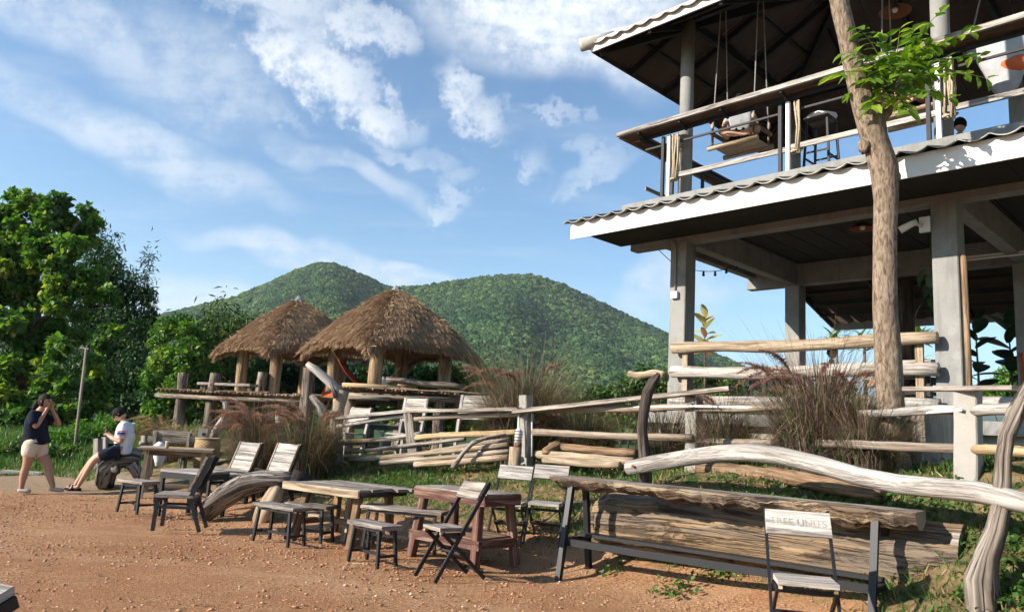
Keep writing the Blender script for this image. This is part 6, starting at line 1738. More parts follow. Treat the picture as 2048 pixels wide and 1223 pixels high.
# little volunteer sprouts on the dirt in front of the long log
extra = []
for px, py, m, s in ((1440, 1150, 120, .12), (1345, 1190, 90, .10), (1470, 1130, 90, .10), (1220, 1148, 40, .07), (1410, 1085, 50, .06), (1600, 1165, 50, .07), (2030, 1200, 260, .14), (2010, 1120, 160, .16), (2030, 1050, 160, .16), (1990, 940, 80, .12), (1880, 1010, 120, .14), (1760, 1010, 120, .14), (1590, 990, 100, .14), (1560, 1180, 30, .06), (1930, 1205, 60, .08)):
    p = ground_at(px, py); extra.append(np.array([p.x, p.y, p.z]) + rng.normal(0, 1, (m, 3)) * np.array([s, s, 0.0]))
C = np.concatenate([np.stack([x, y, z], 1)[keep], *extra])
C[:, 2] = land(C[:, 0], C[:, 1]) + rng.uniform(0.01, 0.11, len(C))
v, f = leaves_at(rng, C, 0.055, 0.7, up=1.2)
tag(np_mesh('bank_weeds', v, f, M['leaf_weed'], None, attr=np.repeat(np.clip(rng.normal(0.5, 0.2, len(C)), 0, 0.85), 4)), 'small broad-leaved green weeds scattered over the bank', 'weeds', kind='stuff')

# ------------------------------------------------------------------ fountain grass clumps with bent plumes
def plume_mesh(name, mat, seed, L=0.34):
    """one bottlebrush flower head, arching; root at the origin, drooping along +x"""
    rng = np.random.default_rng(seed); n = 460
    u = rng.random(n); ax = np.stack([L * (0.55 * u + 0.45 * u ** 1.6), 0 * u, L * (0.62 * u - 0.68 * u ** 2)], 1)
    d = rng.normal(size=(n, 3)); d /= np.linalg.norm(d, axis=1)[:, None]
    d[:, 0] += 0.7; d /= np.linalg.norm(d, axis=1)[:, None]
    ln = 0.045 * np.sin(np.pi * np.clip(u * 0.9 + 0.08, 0, 1)) + 0.006
    v, f = straw_layer(rng, ax, d, ln, np.full(n, 0.0032), 0)
    o = np_mesh(name, v, f, M[mat], None, attr=np.repeat(np.clip(rng.normal(0.5, 0.25, n), 0, 1), 4))
    me = o.data; bpy.data.objects.remove(o)
    return me
PLUMES = {m: [plume_mesh('plume', m, s, L) for s, L in ((1, 0.46), (2, 0.58), (3, 0.40))] for m in ('plume_purple', 'plume_tan')}
def fountain_grass(label, base, H, W, n, seed, mat='grass_purple', plume='plume_purple', n_pl=14, pl_span=(-1.1, 1.1), pscale=1.0, lean=0.0):
    t = thing('fountain_grass', label, 'ornamental grass', base, 0, 'fountain grass clumps along the fence')
    rng = np.random.default_rng(seed)
    a = rng.random(n) * 2 * math.pi; r0 = rng.random(n) ** 0.7 * 0.34 * W
    el = rng.uniform(0.15, 1.0, n) ** 0.7; L = H * rng.uniform(0.6, 1.45, n); n0_ = n
    K = 6
    out = np.stack([np.cos(a), np.sin(a), 0 * a], 1)
    root = out * r0[:, None]; root[:, 2] = -0.03
    wd = rng.uniform(0.003, 0.006, n)
    side = np.stack([-np.sin(a), np.cos(a), 0 * a], 1)
    reach = W * rng.uniform(0.12, 0.60, n)
    tw = rng.normal(0, 0.3, (n, 3)); tw[:, 2] *= 0.6; bendk = rng.uniform(0.3, 1.5, n)
    rows = []
    for k in range(K):
        u = k / (K - 1)
        p = root + out * (reach * u ** 1.9)[:, None] + np.array([0, 0, 1.0]) * (L * (u * 1.2 - 0.55 * u ** 2.6 * bendk))[:, None] + tw * u ** 2 * H * 0.5 + np.array([lean, 0, 0]) * u
        w_ = wd * (1 - 0.85 * u)
        rows += [p - side * w_[:, None], p + side * w_[:, None]]
    v = np.stack(rows, 1).reshape(-1, 3)
    i = np.arange(n)[:, None] * (2 * K)
    f = np.concatenate([np.concatenate([i + 2 * k, i + 2 * k + 1, i + 2 * k + 3, i + 2 * k + 2], 1) for k in range(K - 1)])
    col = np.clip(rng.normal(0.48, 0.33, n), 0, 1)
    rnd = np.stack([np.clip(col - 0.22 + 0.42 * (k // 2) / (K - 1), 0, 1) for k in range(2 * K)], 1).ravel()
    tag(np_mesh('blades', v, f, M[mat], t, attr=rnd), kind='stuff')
    for k in range(n_pl):
        ph = math.pi + rng.uniform(*pl_span) if k % 3 else rng.uniform(0, 6.28)
        # plume stems rise then nod to the left
        b = V((rng.uniform(-0.12, 0.12) * W, rng.uniform(-0.12, 0.12) * W, 0))
        hh = H * rng.uniform(0.72, 1.02); rr_ = W * rng.uniform(0.05, 0.42)
        d = V((math.cos(ph), math.sin(ph), 0))
        tip = b + d * rr_ + V((0, 0, hh))
        MB().tube([b, b.lerp(tip, 0.5) + V((0, 0, 0.06 * H)), tip], [0.0035, 0.003, 0.002], 4).build('stalk', M['leaf_straw' if plume == 'plume_tan' else 'grass_purple'], t)
        o = bpy.data.objects.new('plume', PLUMES[plume][k % 3]); COL.objects.link(o); o.parent = t
        o.location = tip; s = pscale * rng.uniform(0.8, 1.25); o.scale = (s, s, s)
        o.rotation_euler = (rng.uniform(-0.3, 0.3), rng.uniform(-0.55, 0.25), ph + rng.uniform(-0.4, 0.4))
    return t
def fg(label, px, py, y, H, W, n, seed, **k):
    p = at_y(px, py, y); p.z = gz(p.x, p.y)
    return fountain_grass(label, p, H, W, n, seed, **k)
fg('left one of two purple fountain grasses behind the plank-backed chairs', 512, 925, 13.6, 1.05, 1.3, 2550, 81, n_pl=30, pl_span=(-0.9, 0.9))
fg('right one of two purple fountain grasses, beside the driftwood fork', 612, 930, 13.2, 1.05, 1.3, 2720, 82, n_pl=22)
fg('pale tan fountain grass by the platform post behind the tall table', 350, 905, 16.2, 0.62, 1.0, 1530, 83, mat='grass_tan', plume='plume_tan', n_pl=12, pscale=0.9)
fg('tan feathery grass behind the low fence near the boy', 305, 900, 17.6, 0.6, 0.9, 1190, 84, mat='grass_tan', plume='plume_tan', n_pl=14, pscale=0.9)
fg('broad purple fountain grass behind the fence, left of the charred post', 1045, 880, 13.0, 1.5, 1.9, 4420, 85, n_pl=9, pscale=1.2)
fg('sparse purple grass behind the fence between the two middle posts', 1170, 880, 12.2, 0.8, 1.3, 2210, 86, n_pl=3, pscale=1.0)
fg('thin purple grass against the left concrete column', 1330, 890, 11.2, 0.85, 1.1, 1190, 87, n_pl=3)
fg('purple grass behind the second concrete fence post', 1450, 900, 10.2, 0.85, 1.1, 2210, 88, n_pl=5, pscale=0.9)
fg('largest purple fountain grass, before the tree trunk at right', 1640, 940, 8.7, 1.15, 1.4, 3700, 89, n_pl=16, pl_span=(-0.8, 0.6), pscale=1.15)
fg('dark green grass clump at the foot of the tree trunk', 1735, 930, 8.1, 0.72, 0.9, 2210, 90, n_pl=0)

# ------------------------------------------------------------------ tree trunk rising past the balcony
tr = thing('courtyard_tree', 'smooth tan tree trunk rising past the balcony with a leafy side branch', 'tree', (0, 0, 0))
TY = 8.0
b = at_y(1790, 900, TY); b.z = gz(b.x, b.y) - 0.2
prof = [(1786, 860, 60), (1780, 780, 62), (1776, 700, 60), (1770, 620, 56), (1770, 540, 55), (1770, 460, 54), (1772, 400, 56), (1770, 360, 62), (1768, 335, 66), (1757, 300, 62), (1748, 275, 64), (1742, 245, 68), (1728, 210, 58), (1716, 170, 50), (1704, 120, 47), (1694, 70, 46), (1682, 20, 46), (1670, -40, 45), (1650, -140, 44), (1632, -260, 40), (1600, -500, 34)]
pts = [b] + [at_y(x, y, TY) for x, y, w_ in prof]
# radii from the trunk's width at that distance
rad = [0.19] + [w_ * 0.85 / 2 / (PX_F / TY) for x, y, w_ in prof]
fine, fr_ = [], []
for i in range(len(pts) - 1):
    for k in range(3):
        q = k / 3; fine.append(pts[i].lerp(pts[i + 1], q)); fr_.append(rad[i] + (rad[i + 1] - rad[i]) * q)
fine.append(pts[-1]); fr_.append(rad[-1])
MB().tube(fine, fr_, 28, wob=0.05, groove=0.05, seed=3).build('trunk', M['trunk_bark'], tr, True)
MB().ball(at_y(1728, 292, TY - 0.02), 0.075, 12, 9, (0.8, 0.9, 1.2), 0.4, 5).build('knot', M['trunk_bark'], tr, True)
MB().ball(at_y(1787, 348, TY), 0.085, 12, 9, (0.8, 0.9, 1.2), 0.5, 9).build('knot', M['trunk_bark'], tr, True)
BY = TY - 0.05
MB().tube([at_y(1752, 245, BY), at_y(1775, 225, BY), at_y(1782, 205, BY), at_y(1784, 175, BY), at_y(1790, 150, BY)], [0.06, 0.055, 0.035, 0.025, 0.015], 12, wob=0.2).build('branch', M['trunk_bark'], tr, True)
def leaflet_mesh():
    vs = [(0, 0, 0), (0.35, 0.24, 0.05), (0.7, 0.2, 0.03), (1, 0, -0.1), (0.7, -0.2, 0.03), (0.35, -0.24, 0.05), (0.5, 0, 0)]
    me = bpy.data.meshes.new('leaflet'); me.from_pydata(vs, [], [(0, 6, 1), (1, 6, 2), (2, 6, 3), (3, 6, 4), (4, 6, 5), (5, 6, 0)])
    return me
LM = []
for k, q in enumerate((0.25, 0.45, 0.6, 0.8)):
    me = leaflet_mesh(); a = me.attributes.new('rnd', 'FLOAT', 'POINT'); a.data.foreach_set('value', [q] * 7); me.materials.append(M['leaf_branch']); LM.append(me)
rr = random.Random(77)
def spray(p0, p1, droop, n, size):
    """pinnate leaf: a thin stalk with paired leaflets, each its own object"""
    pts = [p0.lerp(p1, u) + V((0, 0, droop * math.sin(math.pi * u * 0.9))) for u in np.linspace(0, 1, 8)]
    MB().tube(pts, [0.006, 0.006, 0.005, 0.005, 0.004, 0.004, 0.003, 0.002], 5).build('stalk', M['leaf_palm'], tr)
    ax = (p1 - p0).normalized(); sd = ax.cross(V((0, 0, 1))).normalized()
    for i in range(n):
        u = 0.25 + 0.75 * i / (n - 1); c = p0.lerp(p1, u) + V((0, 0, droop * math.sin(math.pi * u * 0.9)))
        for s in (-1, 1):
            if rr.random() < 0.08: continue
            o = bpy.data.objects.new('leaf', rr.choice(LM)); COL.objects.link(o); o.parent = tr
            d = (ax * 0.45 + sd * s * 0.9 + V((rr.uniform(-.2, .2), rr.uniform(-.3, .3), rr.uniform(-0.75, 0.0)))).normalized()
            z = (V((0, 0, 1)) + V((rr.uniform(-.5, .5), rr.uniform(-.9, .3), 0)) - d * d.z).normalized()
            y_ = z.cross(d).normalized(); z = d.cross(y_)
            m = Matrix((d, y_, z)).transposed().to_4x4(); m.translation = c
            k = size * rr.uniform(0.75, 1.2)
            o.matrix_world = m @ Matrix.Diagonal((k, k, k, 1))
sp = [((1790, 160, 0), (1800, 60, 0.1), .05), ((1790, 160, 0), (1880, 30, -.1), .1), ((1785, 170, 0), (1940, 70, -.2), .12), ((1785, 180, 0), (1975, 165, -.3), .15), ((1785, 190, 0), (1900, 200, -.35), .1), ((1780, 190, 0), (1820, 230, -.4), .05),
      ((1780, 180, 0), (1740, 220, -.35), .06), ((1780, 170, 0), (1690, 110, -.35), .12), ((1780, 175, 0), (1665, 160, -.4), .14), ((1780, 160, 0), (1715, 60, -.2), .1), ((1785, 150, 0), (1760, 70, .1), .06), ((1785, 165, 0), (1850, 110, .2), .06),
      ((1785, 180, 0), (1860, 150, -.2), .05), ((1785, 185, 0), (1760, 140, -.3), .05), ((1785, 190, 0), (1800, 150, -.4), .04), ((1785, 160, 0), (1830, 90, -.1), .05), ((1790, 170, 0), (1890, 120, 0.1), .08), ((1785, 185, 0), (1960, 120, .1), .14),
      ((1785, 185, 0), (1850, 190, -.45), .06), ((1785, 175, 0), (1730, 165, -.45), .08), ((1788, 160, 0), (1775, 110, -.3), .05), ((1785, 170, 0), (1820, 130, -.4), .06), ((1788, 165, 0), (1910, 150, .25), .1), ((1788, 150, 0), (1840, 50, .25), .08), ((1785, 185, 0), (1700, 190, .1), .08), ((1785, 170, 0), (1870, 90, -.3), .1)]
for (a, b_, dr) in sp:
    p0 = at_y(a[0], a[1], BY + a[2]); p1 = at_y(b_[0], b_[1], BY + b_[2])
    spray(p0, p1, dr, 8, 0.175)

# ------------------------------------------------------------------ potted and garden plants round the building
def big_leaf(L, W, curl):
    vs, fs = [], []
    for i in range(7):
        u = i / 6; w_ = W * math.sin(math.pi * min(0.999, u * 0.9 + 0.06)) ** 0.7 * 0.5
        for s in (-1, 0, 1):
            vs.append((u * L, s * w_, -curl * u * u * L + abs(s) * w_ * 0.25))
    for i in range(6):
        for k in range(2):
            fs.append((i * 3 + k, i * 3 + k + 1, (i + 1) * 3 + k + 1, (i + 1) * 3 + k))
    return vs, fs
def leafy_plant(name, label, base, H, mats, seed, n, L, W, spread=0.5, cat='plant', zlo=0.35, stem_mat='tree_bark', up=0.4):
    t = thing(name, label, cat, base)
    r = random.Random(seed)
    MB().tube([(0, 0, 0), (0.02, 0, H * 0.5), (0, 0, H)], [0.022, 0.018, 0.01], 7).build('stem', M[stem_mat], t, True)
    for i in range(n):
        u = zlo + (1 - zlo) * i / max(1, n - 1)
        vs, fs = big_leaf(L * r.uniform(0.75, 1.15), W * r.uniform(0.8, 1.15), r.uniform(0.05, 0.45))
        o = MB().raw(vs, fs).build('leaf', M[mats[0] if i % 7 or len(mats) < 2 else mats[1]], t, True)
        o.location = (0, 0, H * u)
        o.rotation_euler = (r.uniform(-.5, .5), -(up + (u - zlo) * 0.9) + r.uniform(-.3, .3), i * 2.4 + r.uniform(-.4, .4))
    return t
p = at_y(1408, 720, 13.5)
leafy_plant('rubber_plant', 'yellow-leaved rubber plant standing behind the left column', V((p.x, p.y, gz(p.x, p.y) - .05)), at_y(1408, 630, 13.5).z - gz(p.x, p.y), ['leaf_yellow', 'leaf_brown'], 5, 16, 0.30, 0.16, zlo=0.74, up=0.5)
p = at_y(2022, 760, 13.0)
leafy_plant('fiddle_leaf_fig', 'dark fiddle-leaf fig silhouetted at far right of the ground floor', V((p.x, p.y, FLOOR1)), at_y(2005, 640, 13.0).z - FLOOR1, ['leaf_fig'], 8, 12, 0.50, 0.30, zlo=0.45, up=0.25)
p = at_y(1955, 760, 12.2)
leafy_plant('fiddle_leaf_fig', 'dark fiddle-leaf fig right beside the right front column', V((p.x, p.y, FLOOR1)), at_y(1955, 650, 12.2).z - FLOOR1, ['leaf_fig'], 9, 9, 0.42, 0.26, zlo=0.4, up=0.2)
def palm_tuft(label, px, py, y, L, n, seed):
    c = at_y(px, py, y); zb = gz(c.x, c.y)
    t = thing('dracaena_plant', label, 'plant', (c.x, c.y, zb), 0, 'spiky-leaved garden plants behind the building')
    r = random.Random(seed); H = c.z - zb
    MB().tube([(0, 0, -0.05), (0.03, 0, H * 0.5), (0, 0, H)], [0.05, 0.045, 0.035], 8).build('stem', M['tree_bark'], t, True)
    for i in range(n):
        vs, fs = big_leaf(L * r.uniform(0.7, 1.1), 0.09, r.uniform(0.1, 0.7))
        o = MB().raw(vs, fs).build('leaf', M['leaf_palm'], t, True)
        o.location = (r.uniform(-.2, .2), r.uniform(-.2, .2), H - r.uniform(0, 0.3)); o.rotation_euler = (r.uniform(-.3, .3), -r.uniform(0.1, 1.3), i * 2.4)
    return t
palm_tuft('yellow-green spiky plant behind the building, right of the tree trunk', 1835, 668, 18.5, 0.5, 34, 3)
palm_tuft('yellow-green spiky plant behind the building, left of the tree trunk', 1728, 680, 18.5, 0.5, 26, 4)
palm_tuft('yellow-green spiky plant just right of the rear left column', 1672, 668, 19.0, 0.45, 22, 6)
palm_tuft('low yellow-green spiky plant seen between the log rails right of the trunk', 1815, 722, 18.0, 0.45, 22, 7)
c = at_y(1862, 560, 11.0)
t = thing('hanging_vine', 'trailing green vine hanging from the ceiling left of the right column', 'vine', (c.x, c.y, c.z + 0.1))
r = random.Random(4)
MB().tube([(0, 0, 5.05 - c.z - .1), (0.02, 0, 0.1), (0.0, 0, -0.45)], [0.012, 0.012, 0.006], 6).build('stem', M['leaf_vine'], t)
for i in range(14):
    vs, fs = big_leaf(0.26, 0.13, 0.3)
    o = MB().raw(vs, fs).build('leaf', M['leaf_vine'], t, True)
    o.location = (r.uniform(-.12, .12), r.uniform(-.1, .1), 0.1 - i * 0.045); o.rotation_euler = (r.uniform(-.4, .4), r.uniform(0.4, 1.2), i * 2.3)

# ------------------------------------------------------------------ grit on the courtyard
rng = np.random.default_rng(90)
n = 60000
x = rng.uniform(-9, 4, n); y = 3.0 + rng.random(n) ** 0.8 * 9.5; z = land(x, y)
k = z < 0.3; x, y, z = x[k], y[k], z[k]; n = len(x)
base = np.array([(1, 0, 0), (-1, 0, 0), (0, 1, 0), (0, -1, 0), (0, 0, 1), (0, 0, -1)], float)
tri = np.array([(0, 2, 4), (2, 1, 4), (1, 3, 4), (3, 0, 4), (2, 0, 5), (1, 2, 5), (3, 1, 5), (0, 3, 5)])
sz = 0.003 + 0.013 * rng.random(n) ** 5
v = base[None] * rng.uniform(0.6, 1.4, (n, 6, 1)) * (sz[:, None] * np.stack([rng.uniform(.8, 1.6, n), rng.uniform(.8, 1.6, n), rng.uniform(.5, .9, n)], 1))[:, None, :]
v += np.stack([x, y, z + sz * 0.3], 1)[:, None, :]
f = (tri[None] + (np.arange(n) * 6)[:, None, None]).reshape(-1, 3)
pm, tq, bq = new_mat('pebble')
at_ = tq.n('ShaderNodeAttribute', attribute_name='rnd')
tq.l(tq.ramp(at_.outputs['Fac'], [(0.0, (0.20, 0.08, 0.04)), (0.5, (0.42, 0.21, 0.11)), (0.8, (0.52, 0.32, 0.19)), (1.0, (0.66, 0.52, 0.38))]), bq.inputs['Base Color']); bq.inputs['Roughness'].default_value = 0.9
tag(np_mesh('gravel', v.reshape(-1, 3), f, pm, None, attr=np.repeat(np.clip(rng.normal(0.45, 0.22, n), 0, 1), 6)), 'loose reddish grit scattered over the dirt courtyard', 'gravel', kind='stuff')
n = 130
x = rng.uniform(-7, 3, n); y = rng.uniform(3.2, 11, n)
D = rng.normal(0, 1, (n, 3)); D[:, 2] = 0.05; D /= np.linalg.norm(D, axis=1)[:, None]
v, f = straw_layer(rng, np.stack([x, y, land(x, y) + 0.012], 1), D, rng.uniform(0.05, 0.17, n), np.full(n, 0.003), 0)
tag(np_mesh('straw_litter', v, f, M['leaf_straw'], None, attr=np.full(len(v), 0.95)), 'pale bits of straw littering the red dirt', 'straw', kind='stuff')

n = 90
x = rng.uniform(-7, 3, n); y = rng.uniform(3.4, 12, n)
v, f = leaves_at(rng, np.stack([x, y, land(x, y) + 0.012], 1), 0.06, 0.5, up=3.0)
v[:, 2] = land(v[:, 0], v[:, 1]) + 0.008 + rng.uniform(0, 0.008, len(v))
tag(np_mesh('leaf_litter', v, f, M['leaf_straw'], None, attr=np.repeat(rng.uniform(0, 0.5, n), 4)), 'few dry brown leaves dropped on the courtyard', 'leaves', kind='stuff')

# ------------------------------------------------------------------ people
def skin_mesh(name, verts, edges, mat, parent, sub=2, smooth=True):
    """one continuous body surface grown over a skeleton: verts = [(x, y, z, rx, ry)], root first"""
    me = bpy.data.meshes.new(name)
    me.from_pydata([v[:3] for v in verts], edges, [])
    o = bpy.data.objects.new(name, me); COL.objects.link(o)
    o.modifiers.new('skin', 'SKIN'); me.skin_vertices.new() if not me.skin_vertices else None
    for i, v in enumerate(verts):
        s = me.skin_vertices[0].data[i]; s.radius = (v[3], v[4] if len(v) > 4 else v[3]); s.use_root = (i == 0)
    sm = o.modifiers.new('sub', 'SUBSURF'); sm.levels = sub; sm.render_levels = sub
    dg = bpy.context.evaluated_depsgraph_get()
    ev = bpy.data.meshes.new_from_object(o.evaluated_get(dg))
    bpy.data.objects.remove(o); bpy.data.meshes.remove(me)
    ev.name = name; ev.materials.clear(); ev.materials.append(mat)
    if smooth: ev.shade_smooth()
    r = bpy.data.objects.new(name, ev); COL.objects.link(r); r.parent = parent
    return r
class Sk:
    """skeleton collector"""
    def __init__(self): self.v, self.e = [], []
    def add(self, p, r, link=None, r2=None):
        self.v.append((p[0], p[1], p[2], r, r2 or r)); i = len(self.v) - 1
        if link is not None: self.e.append((link, i))
        return i
    def chain(self, start, pts):
        i = start
        for p in pts: i = self.add(p[:3], p[3], i, p[4] if len(p) > 4 else None)
        return i
def hand(sk, wrist, palm_dir, side, curl, size=1.0):
    """palm and five unequal bent fingers; palm_dir points to the knuckles, side to the thumb"""
    f = V(palm_dir).normalized(); s = V(side).normalized(); n = f.cross(s).normalized()
    w_ = V(sk.v[wrist][:3])
    pm = sk.add(w_ + f * 0.045 * size, 0.026 * size, wrist, 0.018 * size)
    kn = sk.add(w_ + f * 0.075 * size, 0.027 * size, pm, 0.015 * size)
    for k, (o, L) in enumerate(((0.03, 0.062), (0.010, 0.070), (-0.011, 0.066), (-0.031, 0.052))):
        b = V(sk.v[kn][:3]) + s * o * size + f * 0.008
        d1 = (f * math.cos(curl * 0.5) + n * math.sin(curl * 0.5)); d2 = (f * math.cos(curl * 1.5) + n * math.sin(curl * 1.5))
        i = sk.add(b, 0.0095 * size, kn); i = sk.add(b + d1 * L * 0.55 * size, 0.0085 * size, i); sk.add(b + d1 * L * 0.55 * size + d2 * L * 0.5 * size, 0.007 * size, i)
    i = sk.add(w_ + f * 0.03 * size + s * 0.034 * size, 0.012 * size, pm); sk.add(w_ + f * 0.06 * size + s * 0.05 * size + n * 0.012, 0.0095 * size, i)
def head(parent, c, face, up, size, hair_mat, skin, style):
    """head with brow, nose, lips, ears and hair; c is the head centre, face where it looks"""
    F_ = V(face).normalized(); U_ = V(up).normalized(); S_ = F_.cross(U_).normalized(); U_ = S_.cross(F_)
    Rm = Matrix((S_, F_, U_)).transposed()
    H = size
    vs, fs = [], []
    sg, rg_ = 28, 20
    for i in range(rg_ + 1):
        ph = math.pi * i / rg_
        for k in range(sg):
            a = 2 * math.pi * k / sg
            x, y, z = math.sin(ph) * math.cos(a), math.sin(ph) * math.sin(a), math.cos(ph)
            p = V((x * 0.36, y * 0.43, z * 0.5)) * H
            fr_ = max(0.0, y)
            if z < -0.1: p.x *= 1 - 0.38 * min(1, (-z - 0.1) / 0.9) ; p.y += 0.03 * H * fr_ - (0.14 * H if y < 0 else 0) * y * z
            g = lambda cx, cz, s1, s2: math.exp(-((x - cx) / s1) ** 2 - ((z - cz) / s2) ** 2) if y > 0 else 0
            p.y += H * (0.10 * g(0, -0.16, 0.13, 0.13) + 0.05 * g(0, 0.0, 0.09, 0.2) + 0.03 * g(0, -0.52, 0.28, 0.07) + 0.025 * g(0, -0.62, 0.25, 0.06) + 0.03 * g(0, -0.85, 0.25, 0.12)
                        - 0.035 * g(0.36, 0.02, 0.16, 0.1) - 0.035 * g(-0.36, 0.02, 0.16, 0.1) + 0.02 * g(0, 0.2, 0.6, 0.08))
            vs.append(V(c) + Rm @ p)
    for i in range(rg_):
        for k in range(sg):
            k2 = (k + 1) % sg; fs.append((i * sg + k, (i + 1) * sg + k, (i + 1) * sg + k2, i * sg + k2))
    MB().raw(vs, fs).build('head', skin, parent, True)
    for s in (-1, 1):
        MB().ball(V(c) + Rm @ V((s * 0.37 * H, -0.03 * H, -0.04 * H)), 0.085 * H, 8, 6, (0.6, 0.9, 1.3)).build('ear', skin, parent, True)
        MB().ball(V(c) + Rm @ V((s * 0.135 * H, 0.385 * H, 0.01 * H)), 0.045 * H, 8, 6).build('eye', M['hair'], parent, True)
    # hair shell
    vs, fs = [], []
    for i in range(13):
        ph = (0.66 if style == 'fringe' else (0.74 if style == 'tail' else 0.62)) * math.pi * i / 12
        for k in range(28):
            a = 2 * math.pi * k / 28
            x, y, z = math.sin(ph) * math.cos(a), math.sin(ph) * math.sin(a), math.cos(ph)
            lim = 1.0
            if y > 0.25 and z < (0.30 if style != 'fringe' else 0.12): z = max(z, 0.30 if style != 'fringe' else 0.12)
            q = (1.17 if style == 'fringe' else 1.12) + 0.09 * noise.noise(V((x * 5, y * 5, z * 3))) + 0.04 * noise.noise(V((x * 14, y * 14, z * 4)))
            vs.append(V(c) + Rm @ (V((x * 0.37, y * 0.44, z * 0.51)) * H * q + V((0, -0.02 * H, 0.015 * H))))
    for i in range(12):
        for k in range(28):
            k2 = (k + 1) % 28; fs.append((i * 28 + k, (i + 1) * 28 + k, (i + 1) * 28 + k2, i * 28 + k2))
    MB().raw(vs, fs).build('hair', M[hair_mat], parent, True)
    if style == 'tail':
        b = V(c) + Rm @ V((0, -0.40 * H, -0.05 * H))
        MB().tube([b, b + V((-0.05, 0.0, -0.05)), b + V((-0.085, 0.0, -0.13)), b + V((-0.10, 0.01, -0.2))], [0.055, 0.05, 0.035, 0.012], 12, wob=0.25).build('ponytail', M[hair_mat], parent, True)
def slipper(parent, heel, toe, mat, h=0.05, w_=0.045):
    heel, toe = V(heel), V(toe); L = toe - heel
    sk = [heel.lerp(toe, u) + V((0, 0, h * (0.75 if u < 0.35 else 0.75 - 0.35 * (u - .35)))) for u in (0, 0.2, 0.45, 0.7, 0.9, 1.0)]
    MB().tube(sk, [w_ * 0.75, w_ * 0.95, w_, w_ * 1.05, w_ * 0.85, w_ * 0.4], 12, flat=0.72).build('shoe', mat, parent, True)

# --- woman standing in profile, hands to her face
wp = at_z(59, 985, 0.0)
wm = thing('person', 'standing person in dark t-shirt and beige shorts, hands raised to the face', 'person', (wp.x, wp.y, -0.008), R(4), 'people in the courtyard')
wm.rotation_euler = (0, R(-3.4), R(4))
sk = Sk()
pel = sk.add((0.0, 0, 0.80), 0.125, None, 0.135)
wa = sk.add((0.01, 0, 0.95), 0.125, pel, 0.14); ch = sk.add((0.0, 0, 1.13), 0.125, wa, 0.155); nk0 = sk.add((0.03, 0, 1.27), 0.075, ch, 0.10); nk = sk.add((0.065, 0, 1.335), 0.05, nk0)
sk.add((0.085, 0, 1.40), 0.05, nk)
for (sy, kx, ax_) in ((-1, -0.04, -0.09), (1, 0.20, 0.31)):
    hp = sk.add((0.0, sy * 0.075, 0.74), 0.105, pel)
    k = sk.chain(hp, [(kx * 0.5, sy * 0.085, 0.58, 0.092), (kx, sy * 0.08, 0.44, 0.066), (kx * 0.6 + ax_ * 0.4 - 0.015, sy * 0.08, 0.30, 0.064), (ax_, sy * 0.075, 0.11, 0.04), (ax_ + 0.0, sy * 0.075, 0.06, 0.038)])
    sk.chain(k, [(ax_ + 0.06, sy * 0.08, 0.045, 0.032), (ax_ + 0.13, sy * 0.085, 0.03, 0.025)])
for (sy, ex, ez, hx, hz_) in ((-1, 0.10, 1.03, 0.165, 1.30), (1, 0.27, 1.08, 0.20, 1.32)):
    sh = sk.add((0.0, sy * 0.155, 1.225), 0.062, ch)
    wr = sk.chain(sh, [((0 + ex) * 0.5, sy * 0.19, (1.225 + ez) * 0.5 - .0, 0.05), (ex, sy * 0.19, ez, 0.043), ((ex + hx) / 2, sy * 0.13, (ez + hz_) / 2, 0.038), (hx, sy * 0.055, hz_, 0.026)])
    hand(sk, wr, (0.12, -sy * 0.25, 1.0), (-0.6, -sy * 0.3, 0.2), 0.5, 1.0)
skin_mesh('body', sk.v, sk.e, M['skin'], wm)
s2 = Sk()
a = s2.add((0.005, 0, 0.97), 0.165, None, 0.18); b = s2.add((0.0, 0, 0.80), 0.165, a, 0.185); s2.add((0.0, 0, 0.735), 0.165, b, 0.185); c = s2.add((0.0, 0, 1.14), 0.155, a, 0.185); s2.add((0.03, 0, 1.30), 0.085, c, 0.12)
for sy, ex, ez in ((-1, 0.10, 1.03), (1, 0.27, 1.08)):
    k = s2.add((0.0, sy * 0.155, 1.225), 0.085, c); s2.add((ex * 0.75, sy * 0.195, 1.225 + (ez - 1.225) * 0.85), 0.08, k)
skin_mesh('shirt', s2.v, s2.e, M['navy_cloth'], wm)
s3 = Sk()
a = s3.add((0.0, 0, 0.78), 0.16, None, 0.17); s3.add((0.0, 0, 0.90), 0.145, a, 0.155)
for sy, kx in ((-1, -0.05), (1, 0.17)):
    k = s3.add((kx * 0.25, sy * 0.08, 0.70), 0.13, a); s3.add((kx * 0.62, sy * 0.088, 0.535), 0.125, k)
skin_mesh('shorts', s3.v, s3.e, M['cream_cloth'], wm)
head(wm, (0.105, 0, 1.455), (1, -0.12, -0.05), (0, 0, 1), 0.215, 'hair_brown', M['skin'], 'tail')
slipper(wm, (-0.135, -0.075, 0.02), (0.06, -0.08, 0.012), M['shoe_grey']); slipper(wm, (0.27, 0.075, 0.02), (0.48, 0.08, 0.012), M['shoe_grey'])
MB().box((-0.10, -0.15, 0.83), (0.08, 0.02, 0.12), Euler((0, 0.3, 0))).build('phone', M['black_metal'], wm)

